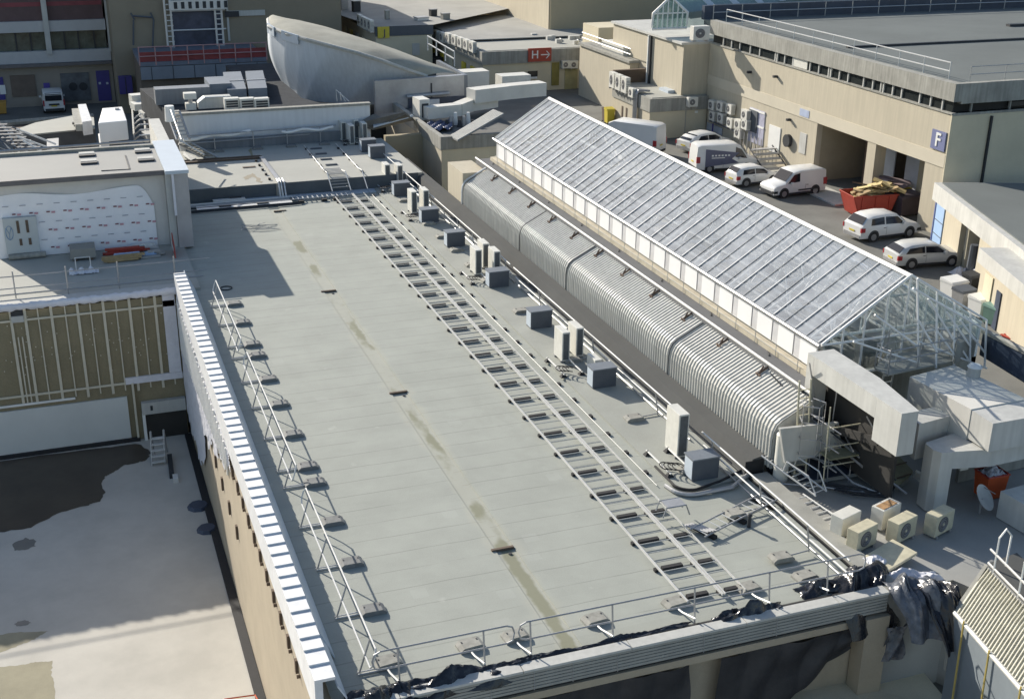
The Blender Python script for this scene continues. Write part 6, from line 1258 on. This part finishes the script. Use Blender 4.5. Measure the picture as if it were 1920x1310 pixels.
# low plant building with ducts between the hall and H block
t = thing('plant_room', 'cream plant room with a grey parapet left of the glass atrium', 'building', (23, 70, -3))
a = PZ(828, 258, 1.6); c0 = PZ(918, 250, 1.6); c1 = PZ(768, 218, 1.6)
fx, fy = a.x, a.y; x1_ = 31.0; y1_ = PX(768, 218, fx).y
MB().box(fx, x1_, fy, 95, -6, .75).build('wall', CREAMD, t); MB().box(fx-.02, fx, fy+.01, 95, -6, .75).build('side_wall', CREAM, t)
b = MB(); b.box(fx-.1, fx+.25, fy-.1, 95, .75, 1.65); b.box(fx+.25, x1_, fy-.1, fy+.25, .75, 1.65); b.build('parapet', CONC, t)
MB().box(fx+.2, x1_, fy+.2, 95, .75, 1.2).build('roof', mat('dirty_felt', (.14, .14, .13), .8, var=.4, scale=.6), t)
PRX = fx
def proof(x, y): return PZ(x, y, 1.2)
def duct(label, pts, w_, h_, z, m_):
    p0 = PZ(*pts[0], z); tt = thing('roof_duct', label, 'duct', tuple(p0)); P_ = [PZ(x, y, z) for x, y in pts]
    for i in range(len(P_)-1):
        d_ = (P_[i+1]-P_[i]).normalized(); nn = Vector((-d_.y, d_.x, 0))*w_/2
        MB().ext([P_[i]-nn-d_*.1, P_[i]+nn-d_*.1, P_[i+1]+nn+d_*.1, P_[i+1]-nn+d_*.1], (0, 0, h_+.01*i)).build('casing', m_, tt)
    return tt
duct('low cream duct bending across the plant room roof', [(800, 222), (858, 216), (880, 207), (925, 200)], .9, .85, 1.6, DUCTW)
duct('upper cream duct continuing to the right behind the bent one', [(885, 192), (950, 184), (1015, 178)], 1.2, 1.0, 2.2, DUCTW)
for q, l in (((790, 222), 'upright end of the cream duct at the left'),): p = PZ(*q, 1.4); tt = thing('roof_duct', l, 'duct', tuple(p)); MB().obox(tuple(p), .8, 1.4, 1.5, .1).build('casing', DUCTW, tt); MB().obox((p.x+.1, p.y-.72, p.z+.2), .5, .04, 1.0, .1).build('opening', DARK, tt)
p = PZ(950, 178, 1.4); tt = thing('duct_housing', 'pale housing blocks behind the cream ducts', 'plant box', tuple(p)); MB().obox((p.x-2, p.y+4, 1.0), 3.2, 1.6, 1.8, .05).build('casing', DUCTW, tt); MB().obox((p.x+2, p.y+4, 1.0), 2.6, 1.5, 1.3, .05).build('casing', ACW, tt)
tt = thing('small_ribbed_roof', 'small tilted ribbed sheet roof on the plant room', 'roof', tuple(proof(880, 250)))
q0, q1, q2, q3 = PZ(843, 258, 1.5), PZ(858, 266, 1.5), PZ(945, 216, 2.6), PZ(925, 208, 2.6)
b = MB()
for k in range(7):
    f0, f1 = k/7, (k+.62)/7; b.ext([q0.lerp(q1, f0), q0.lerp(q1, f1), q3.lerp(q2, f1), q3.lerp(q2, f0)], (0, 0, .12))
b.build('ribs', CORR, tt); MB().ext([q0, q1, q2, q3], (0, 0, .04)).build('sheet', mat('rib_shadow', (.26, .25, .23), .8), tt)
tt = thing('blue_tarpaulin', 'dark blue tarpaulin spread on the plant room roof', 'tarpaulin', tuple(proof(820, 243)))
MB().grid(lambda u, v: proof(800+48*u, 236+16*v-5*u)+Vector((0, 0, .1+.25*abs(math.sin(u*9+v*5)))), 16, 8).build('sheet', mat('tarp_blue', (.06, .08, .16), .5, var=.3, scale=2), tt)
random.seed(8)
for k in range(5): p = proof(*random.choice(((850, 232), (866, 236), (838, 236), (875, 228), (880, 240)))); 
tt = thing('roof_fittings', 'small dark pumps and valves on the plant room roof', 'fittings', tuple(proof(860, 235)))
for k in range(7): p = proof(838+8*k, 238-2*(k % 3)); MB().cyl((p.x, p.y, 1.2), .2, .5+.2*(k % 3), .12, 8).build('valve', (DARK, GALV, WHITE)[k % 3], tt)
# yellow-beige gap wall behind AC cluster at the far right of the hall and canopy sheet
tt = thing('covered_gap', 'grey sheet canopy and shaded passage between the hall and the plant room', 'canopy', (21, 84, 1))
MB().ext([PZ(700, 240, 1.6), PZ(765, 222, 1.8), PZ(775, 218, 1.8), PZ(700, 232, 1.7)], (0, 0, .12)).build('edge_sheet', COPEB, tt)
MB().ext([PZ(668, 232, 2.0), PZ(700, 240, 1.5), PZ(775, 222, 1.6), PZ(760, 210, 2.4), PZ(700, 214, 2.4)], (0, 0, -.15)).build('sheet', mat('dusty_sheet', (.16, .155, .14), .8, var=.3), tt)
MB().box(21.5, PRX-.2, 80, 90, -7, -6.5).build('passage_floor', SHADOWI, tt)
MB().box(21.5, 24.5, 84.5, 85, -7, .9).build('end_wall', mat('shaded_side_render', (.40, .345, .235)), tt)  # darker render again, with the passage shade in its colour
# ================================================================ curved clad building with sloping edge
t = thing('curved_clad_building', 'pale metal clad building with a curved overhanging wall and tapering roof', 'building', (24, 95, 1))
topf = [(503, 38, 6.3), (505, 52, 6.3), (540, 66, 6.1), (575, 76, 5.9), (620, 88, 5.6), (670, 101, 5.2), (720, 117, 4.6), (765, 133, 3.9), (800, 144, 3.3)]
botf = [(536, 166, 1.0), (541, 172, 1.0), (548, 179, 1.0), (558, 185, 1.0), (572, 189, 1.0), (610, 192, 1.0), (650, 195, 1.0), (695, 196, 1.0), (760, 197, 1.0)]
T_ = [PZ(x, y, z) for x, y, z in topf]; B_ = [PZ(x, y, z) for x, y, z in botf]
def cb(P_, u): k = u*(len(P_)-1); i = min(int(k), len(P_)-2); f = k-i; return P_[i].lerp(P_[i+1], f)
MB().grid(lambda u, v: cb(T_, u).lerp(cb(B_, u), v)+Vector((-.65, -.3, 0))*math.sin(math.pi*v)*max(0, 1-u*1.6), 64, 12).build('wall', CLAD, t, smooth=True)
back = [PZ(x, y, z) for x, y, z in ((520, 32, 6.5), (560, 38, 6.5), (610, 50, 6.2), (680, 72, 5.6), (740, 92, 4.9), (800, 115, 4.1), (850, 133, 3.4), (874, 143, 3.0))]
TT = [q+Vector((-.1, -.15, .12)) for q in T_]
RL = mat('lichen_roof', (.36, .35, .29), .9, var=.25, scale=.35, fine=.08)
MB().grid(lambda u, v: cb(TT, u).lerp(cb(back, u), v)+Vector((0, 0, .25*math.sin(math.pi*v))), 48, 5).build('roof', RL, t, smooth=True)
for k in range(24): a, c_ = cb(T_, k/24), cb(T_, (k+1)/24); 
MB().tube([q+Vector((0, 0, .05)) for q in T_], .17, 6).build('eaves_roll', CONCW, t)
MB().ext([cb(T_, .1)+Vector((-.2, -.1, -.5)), cb(T_, .17)+Vector((-.2, -.1, -.5)), cb(T_, .17)+Vector((-.2, -.1, .25)), cb(T_, .1)+Vector((-.2, -.1, .25))], (.1, .1, 0)).build('eaves_panel', COPEB, t)
MB().ext([cb(T_, .22)+Vector((-.2, -.1, -.45)), cb(T_, .33)+Vector((-.2, -.1, -.45)), cb(T_, .33)+Vector((-.2, -.1, .25)), cb(T_, .22)+Vector((-.2, -.1, .25))], (.1, .1, 0)).build('eaves_panel', COPEB, t)
MB().tube([PZ(555, 92, 4.2), PZ(532, 145, 1.5)], .09, 5).build('shadow_edge_tube', CONC, t)  # tube laid along the edge of a cast shadow on the wall
q = PY(870, 141, 92.5); q0 = PY(703, 150, 92.5)
MB().ext([(q0.x, 92.5, .2), (q.x, 92.5, .2), (q.x, 92.5, q.z), (q0.x, 92.5, q0.z-.1)], (0, .5, 0)).build('front_box', mat('banded_cladding', (.36, .37, .38), .4, .2, var=.3, scale=.35), t)
MB().box(q0.x+2.6, q.x, 92.3, 92.5, .2, 1.9).build('recess', NAVY, t); MB().tube([(q0.x+2.4, 92.2, 2.1), (q.x-1.3, 92.2, 2.2)], .14, 8).build('pipe', GALV, t); MB().box(q.x-3.2, q.x-2.1, 92.2, 92.29, .2, 1.8).build('door', CLAD, t)
MB().box(q0.x+4.4, q0.x+4.5, 92.42, 92.5, 1.9, 3.0).build('joint', DARK, t)
MB().box(q.x, q.x+.3, 92.5, 100, .2, q.z).build('side_wall', CLADD, t)
MB().box(15, q.x, 96, 118, -7, .95).build('base', mat('felt_painted_shade', (.05, .055, .062)), t)  # same felt colour, with the shade put into it
long_rail('white guardrail along the back of the curved roof by the J block', [PZ(802, 95, 4.0), PZ(852, 125, 3.3)], 3, 1.2, .06)
# ================================================================ far left: shop block with blue doors, platform and red barriers
YS = 147.0
t = thing('office_block', 'grey framed office block with strip windows above purple blue doors', 'building', (-2, YS, -7.3))
def z_(py): return PY(100, py, YS).z
xr = PY(213, 150, YS).x
MB().box(-11, 6.0, YS+2, 175, 3, 24).build('unseen_shade_tower', CREAMD, t)  # unseen tower added above the view to shade the low areas in front
MB().box(-25, xr, YS, 175, -7.3, z_(122)).build('wall', mat('dull_stone', (.30, .27, .23), .9, var=.12, scale=.4), t)
MB().box(-25, xr, YS-.2, 175, z_(122), z_(95)).build('floor_band', mat('dull_white_band', (.46, .46, .46), .7, var=.06), t)
MB().box(-25, xr-.3, YS+.5, 175, z_(95), z_(59)).build('window_band', mat('office_glass', (.09, .11, .09), .15, var=.5, scale=.6), t)
MB().box(-25, xr-.25, YS-.2, 175, z_(59), z_(39)).build('floor_band', mat('dull_white_band', (.46, .46, .46)), t)
MB().box(-25, xr-.35, YS+.3, 175, z_(39), z_(-60)).build('maroon_panels', mat('maroon_brown', (.12, .075, .075), .7, var=.2, scale=.5), t)
MB().box(-25, xr-.4, YS+.28, YS+.3, z_(12), z_(4)).build('red_stripe', mat('dull_red', (.22, .05, .06), .6), t)
for px in (88, 206): x = PY(px, 60, YS).x; MB().box(x-.28, x+.28, YS-.5, YS+.4, z_(100), z_(-60)).build('column', CONCW, t)
for px in (30, 58, 122, 148, 178): x = PY(px, 80, YS).x; MB().box(x-.07, x+.07, YS+.3, YS+.48, z_(95), z_(59)).build('mullion', DARK, t)
MB().box(-25, xr, YS-1.0, YS-.2, z_(122), z_(117)).build('canopy', mat('dark_trim', (.14, .13, .13)), t)
for (x0, y0, x1, y1, m_, nm) in ((-8, 145, 12, 194, BLUEP, 'blue_door'), (18, 142, 70, 180, mat('brown_shutter', (.16, .125, .10), .8, var=.15), 'garage_opening'), (81, 156, 97, 190, mat('bright_purple', (.10, .07, .36), .5), 'blue_door'), (112, 138, 172, 188, mat('grey_bay', (.12, .13, .14), .6, var=.4, scale=1), 'garage_opening'), (179, 133, 210, 188, BLUEP, 'blue_door')):
    a, c_ = PY(x0, y0, YS), PY(x1, y1, YS); MB().box(a.x, c_.x, YS-.12, YS-.01, max(-7.3, c_.z), a.z).build(nm, m_, t)
for px in (137, 156): q = PY(px, 162, YS); MB().disc((q.x, YS-.2, q.z), .45, (0, 1, 0), .06, 16).build('round_vent', DARK, t)
for px in (187, 201): q = PY(px, 156, YS); MB().box(q.x-.12, q.x+.12, YS-.16, YS-.13, q.z-.12, q.z+.12).build('door_plate', COPEB, t)
q = PY(5, 168, YS); MB().box(q.x-.3, q.x+.3, YS-.16, YS-.13, q.z-.5, q.z+.5).build('door_notice', WHITE, t)
p = PZ(35, 200, -7.3); tt = thing('site_container', 'white storage box standing left of the van below the office block', 'container', tuple(p)); MB().box(p.x-1.25, p.x+1.3, p.y, p.y+2.2, -7.2, -5.2).build('body', mat('shaded_white', (.42, .45, .47), .6, var=.05), tt, bevel=.04); MB().box(p.x-1.27, p.x+1.32, p.y-.02, p.y+2.2, -5.2, -5.0).build('lid', CONCW, tt); MB().box(p.x-1.2, p.x+1.2, p.y+.1, p.y+2.1, -7.3, -7.2).build('skid', DARK, tt)  # body white is greyed to carry the shade of the yard
vl = make_car(4.5, 1.85, 1.95, [(x, a_, b_) for x, a_, b_ in vanp], [('w', (.1, .1), (1.1, .6), True), ('windscreen', (1.2,), (.62,), False), ('rear_window', (-2.16,), (-2.08,), False)], 'white van seen from behind in the shaded yard below the office block', van=True)
place(vl, tuple(PZ(101, 205, -7.3)), math.radians(92)); vl.scale = (1.25, 1.2, 1.25)
q = MB().box(-2.28, -2.22, -.7, .7, 1.15, 1.6).build('rear_window', CARG, vl, local=True); MB().box(-2.30, -2.27, -.45, .45, .75, .9).build('number_plate', DARK, vl, local=True)
bin4('orange bin at the left edge beside the storage box', 2, 214, 1.3, 1.0, 1.4, mat('ochre', (.45, .25, .05), .6), 0, None, 'waste_bin', -7.3)
bin4('dark bin between the storage box and the van', 66, 192, 1.2, 1.0, 1.5, DARK, 0, None, 'waste_bin', -7.3)
# tan wall with white scaffold window frame
t = thing('sandy_wall_block', 'sandy brick wall block behind the red barrier platform', 'building', (9, 138, -7.3))
YQ = 140.0
xa, xb = PY(212, 80, YQ).x, PY(640, 40, YQ).x
MB().box(xa, xb, YQ, 175, -7.3, 12).build('wall', mat('sandy_shaded', (.27, .235, .175), .9, var=.1, scale=.3, fine=.06), t)  # sandy colour darkened to carry the shade on this wall
a, c_ = PY(318, 0, YQ), PY(420, 88, YQ)
MB().box(a.x, c_.x, YQ-.1, YQ-.01, c_.z, a.z+3).build('window_opening', mat('blue_grey_opening', (.07, .075, .11), .5, var=.5, scale=.5), t)
for xx in (0, 2): 
    pass
t2 = thing('scaffold', 'white scaffold framing round the opening in the sandy wall', 'scaffold', (a.x, YQ-.6, c_.z))
for px in (315, 326, 408, 420): 
    q = PY(px, 88, YQ-.6); MB().tube([(q.x, YQ-.6, q.z), (q.x, YQ-.6, q.z+8.5)], .11, 5).build('standard', TUBEW, t2)
for k in range(14): z = c_.z+.3+.55*k; [MB().tube([(PY(p_, 60, YQ-.6).x, YQ-.6, z), (PY(p_+11, 60, YQ-.6).x, YQ-.6, z)], .07, 4).build('rung', TUBEW, t2) for p_ in (315, 408)]
for z in (0, 2.0, 4.0, 5.6): MB().tube([(a.x, YQ-.6, c_.z+z), (c_.x+.3, YQ-.6, c_.z+z)], .08, 5).build('ledger', TUBEW, t2)
MB().box(a.x-.2, c_.x+.5, YQ-.9, YQ-.3, PY(370, 6, YQ).z-.6, PY(370, 6, YQ).z+.4).build('truss_board', TUBEW, t2)
for k in range(8): q = a.x+.3+k*.75; MB().box(q, q+.35, YQ-.95, YQ-.9, PY(370, 6, YQ).z-.45, PY(370, 6, YQ).z+.25).build('truss_gap', DARK, t2)
b = MB().box(PY(428, 80, YQ).x, PY(432, 80, YQ).x, YQ-.2, YQ-.02, 0, 8); b.build('white_strip', CONCW, t); MB().box(PY(428, 80, YQ).x, PY(500, 80, YQ).x, YQ-.2, YQ-.02, PY(450, 30, YQ).z, PY(450, 20, YQ).z).build('white_strip', CONCW, t)
q = PY(435, 27, YQ-.3); MB().box(q.x-.75, q.x+.75, YQ-.35, YQ-.25, q.z-.3, q.z+.3).build('dark_plate', DARK, t)
for x0, y0, x1, y1 in ((245, 25, 252, 38), (282, 24, 288, 38), (250, 38, 250, 85), (288, 38, 286, 90), (248, 30, 286, 33)): MB().tube([PY(x0, y0, YQ-.4), PY(x1, y1, YQ-.4)], .1, 5).build('bracket_frame', SLATE, t)
t = thing('barrier_platform', 'long platform edged with red barriers and rails in front of the sandy wall', 'platform', (12, 128, -3))
YP = 130.0; a, c_ = PY(262, 118, YP), PY(500, 104, YP)
MB().box(a.x, c_.x, YP, 139.9, a.z-.4, a.z).build('deck', mat('blue_grey_deck', (.16, .18, .22), .6, var=.2), t)
MB().box(a.x, c_.x, YP-.1, YP, a.z-1.7, a.z-.45).build('cladding', mat('blue_grey_cladding', (.20, .23, .27), .5, var=.15, scale=.4), t)
MB().box(a.x, c_.x, YP+.6, 139, -7.3, a.z-.4).build('wall', mat('dark_brown_wall', (.15, .125, .10), .9, var=.25, scale=.4), t)
MB().box(a.x, c_.x, YP+.3, YP+.4, a.z, a.z+.95).build('red_barrier', mat('barrier_red', (.27, .05, .05), .5, var=.25, scale=.8), t)
for z in (a.z+.6, a.z+1.5): MB().tube([(a.x, YP-.02, z), (c_.x, YP-.02, z)], .06, 5).build('rail', mat('pink_rail', (.42, .25, .25), .5), t)
for k in range(9): x = a.x+(c_.x-a.x)*k/8; MB().tube([(x, YP-.02, a.z-.3), (x, YP-.02, a.z+1.55)], .06, 5).build('post', mat('pink_rail', (.42, .25, .25)), t)
for k in range(6): x = a.x+(c_.x-a.x)*(k+.5)/6; MB().box(x-.03, x+.03, YP-.14, YP-.1, a.z-1.7, a.z-.45).build('joint', DARK, t)
t = thing('blue_container', 'dark blue container doors in the gap beside the office block', 'container', (9, 140, -7.3)); a, c_ = PY(222, 145, 139), PY(250, 176, 139); MB().box(a.x, c_.x, 139, 139.9, c_.z, a.z).build('doors', BLUEP, t); MB().box((a.x+c_.x)/2-.04, (a.x+c_.x)/2+.04, 138.95, 139, c_.z, a.z).build('joint', DARK, t)
# ---------------------------------------------------------------- mid left: low roofs with machines, stair
t = thing('low_pale_roof_block', 'low block with a bright pale roof beyond the wrapped storey', 'building', (-1, 90, -7))
ZL = -.6
r_ = [PZ(x, y, ZL) for x, y in ((36, 256), (178, 242), (176, 222), (140, 218), (66, 232), (38, 242))]
MB().prism([(p.x, p.y) for p in r_], -7.3, ZL).build('wall', mat('slate_wall', (.10, .105, .11), .8, var=.15), t)
MB().prism([(p.x, p.y) for p in [PZ(x, y, ZL+.02) for x, y in ((36, 256), (178, 242), (176, 222), (140, 218), (66, 232), (38, 242))]], ZL, ZL+.1).build('roof', ROOF2, t)
for px, py in ((146, 236), (148, 245), (143, 232)): p = PZ(px, py, ZL+.1); MB().obox(tuple(p), .6, .4, .12).build('roof_clip', DARK, t)
MB().tube([PZ(0, 232, -1), PZ(175, 218, -1)], .25, 6).build('rear_kerb', CONC, t)
t = thing('low_pale_roof_block', 'shaded brown recess block left of the bright pale roof', 'building', (-3, 95, -7)); r_ = [PZ(x, y, -1.2) for x, y in ((20, 244), (66, 238), (66, 230), (20, 236))]; MB().prism([(p.x, p.y) for p in r_], -7.3, -1.2).build('wall', BROWN, t)
t = thing('white_air_handler', 'large bright white air handling unit at the left beyond the wrapped storey', 'air handler', tuple(PZ(200, 262, -.2)))
p = PZ(181, 263, .0); q = PZ(240, 255, 0)
zt = 2.2
f0, f1, f2, f3 = PZ(184, 231, zt), PZ(238, 226, zt), PZ(229, 200, zt), PZ(192, 203, zt)
MB().ext([f0, f1, f2, f3], (0, 0, -1.35)).build('casing', mat('brilliant_white', (.82, .82, .80), .5, var=.03), t, bevel=.06)
DZ = Vector((0, .05, -1.36)); MB().ext([f0+DZ, f0.lerp(f1, .3)+DZ, f0.lerp(f1, .3)+Vector((0, 3, 0))+DZ, f0+Vector((0, 3, 0))+DZ], (0, 0, -1.8)).build('leg_casing', mat('brilliant_white', (.82, .82, .80)), t)
MB().ext([f0.lerp(f1, .31)+DZ, f1+DZ, f1+Vector((0, 3, 0))+DZ, f0.lerp(f1, .31)+Vector((0, 3, 0))+DZ], (0, .3, -1.8)).build('open_base', DARK, t)
p = f2.lerp(f3, .3)+Vector((0, -1, .0)); MB().obox(tuple(p), .3, .3, .12).build('cap', GALV, t)
for zz in (0,):
    t = thing('slim_duct', 'slim white duct lying left of the white air handler', 'duct', tuple(PZ(160, 230, .6))); g_ = [PZ(x, y, 1.0) for x, y in ((154, 229), (172, 226), (161, 195), (146, 196))]; MB().ext(g_, (0, 0, -1.0)).build('casing', COPE, t); MB().ext([g_[0]+Vector((-.5, .2, -.2)), g_[0]+Vector((0, .2, -.2)), g_[3]+Vector((0, -.5, -.2)), g_[3]+Vector((-.5, -.5, -.2))], (0, 0, -.5)).build('side_grille', CONC, t)
t = thing('cable_rack', 'rack of pale bent pipes and cable trays right of the white air handler', 'rack', tuple(PZ(275, 250, .5)))
for k in range(5): y = 216+10*k; MB().tube([PZ(252, y+6, .6), PZ(262, y-2, 1.0), PZ(292, y-4, 1.0)], .06, 5).build('bent_pipe', TUBEW, t)
for px in (252, 274, 296): MB().tube([PZ(px, 262, .4), PZ(px-4, 205, .4)], .07, 5).build('upright', CONCW, t)
for x, y, w_, h_, m_ in ((268, 196, 1.6, .5, ACW), (260, 190, 1.2, .9, ACW), (288, 212, 1.8, .5, CONCW), (296, 250, 1.9, .4, CONCW)): p = PZ(x, y+8, .6); MB().obox(tuple(p), w_, w_*.8, h_, .2).build('cabinet', m_, t)
MB().box(PZ(245, 275, 0).x, 5.8, 73.5, 84, -7.3, -.4).build('base_roof', SLATE, t)
# stair and pipe at the junction
t = thing('access_stair', 'grey steel stair and pipes dropping to the pale far roof', 'stair', tuple(PZ(350, 280, 1)))
for s_ in (0, .8): MB().tube([PZ(313, 210, 3.4)+Vector((s_, 0, 0)), PZ(332, 262, 2.0)+Vector((s_, 0, 0))], .09, 6).build('stringer', GALV, t); MB().tube([PZ(335, 270, 1.9)+Vector((s_, 0, 0)), PZ(385, 297, ZU)+Vector((s_, 0, 0))], .07, 6).build('stringer', GALV, t)
for k in range(9): q = PZ(335, 270, 1.9).lerp(PZ(385, 297, ZU), k/9); MB().obox(tuple(q+Vector((.4, 0, 0))), .8, .28, .05).build('tread', CONC, t)
for k in range(7): q = PZ(313, 210, 3.4).lerp(PZ(332, 262, 2.0), k/7); MB().obox(tuple(q+Vector((.4, 0, 0))), .8, .3, .05).build('tread', CONCW, t)
MB().tube([PZ(335, 262, 2.9), PZ(383, 290, 1.9)], .045, 5).build('handrail', TUBEW, t)
MB().tube([PZ(320, 206, 4.2), PZ(340, 262, 3.0)], .045, 5).build('handrail', TUBEW, t)
p = PZ(318, 210, 3.6); MB().cyl((p.x, p.y, 3.0), .35, 1.0, .3, 12).build('vent_head', WHITE, t)
MB().ext([PZ(345, 285, 1.0), PZ(368, 298, .9), PZ(358, 302, .9), PZ(343, 292, .9)], (0, 0, .06)).build('landing', CONCW, t)
# scaffold stair at the left edge
t = thing('scaffold', 'dark scaffold stair and tubes at the left edge beyond the wrapped storey', 'scaffold', tuple(PZ(20, 275, 1)))
random.seed(4)
for k in range(26):
    x, y = random.uniform(-20, 46), random.uniform(226, 284); a = PZ(x, y, random.uniform(0, 3)); MB().tube([a, a+Vector((random.uniform(.4, 2.6), random.uniform(-1.5, .4), random.uniform(-1.6, -.6)))], .07, 4).build('tube', random.choice((GALV, SLATE, SLATE, TUBEW)), t)
for k in range(8): a = PZ(-10+9*k, 235+6*k, 2.4-.25*k); MB().obox(tuple(a), 1.6, .35, .06, -.2).build('tread', SLATE, t)
MB().box(-13, -1.2, 73, 76, -7, 2.2).build('navy_back_block', NAVY, t)  # navy block filling the space behind the tubes
MB().ext([PZ(88, 285, 1.2), PZ(110, 282, 1.2), PZ(110, 260, 1.2), PZ(88, 262, 1.2)], (0, 0, .05)).build('frame', GALV, t)
MB().tube([PZ(20, 292, 1.5), PZ(150, 281, 1.5), PZ(290, 270, 1.5)], .12, 6).build('long_tube', GALV, t)
# courtyard gap ground between left roofs and office block handled by the ground sheet
for o in protos: pass
for o in [o for o in COL.objects if o.parent is None and o.get('label') == 'x']:   # a prototype that was never placed
    for c in list(o.children_recursive): bpy.data.objects.remove(c)
    bpy.data.objects.remove(o)
for o in COL.objects:
    if o.get('label') and len(o['label'].split()) > 16: print('LONG', len(o['label'].split()), o['label'])
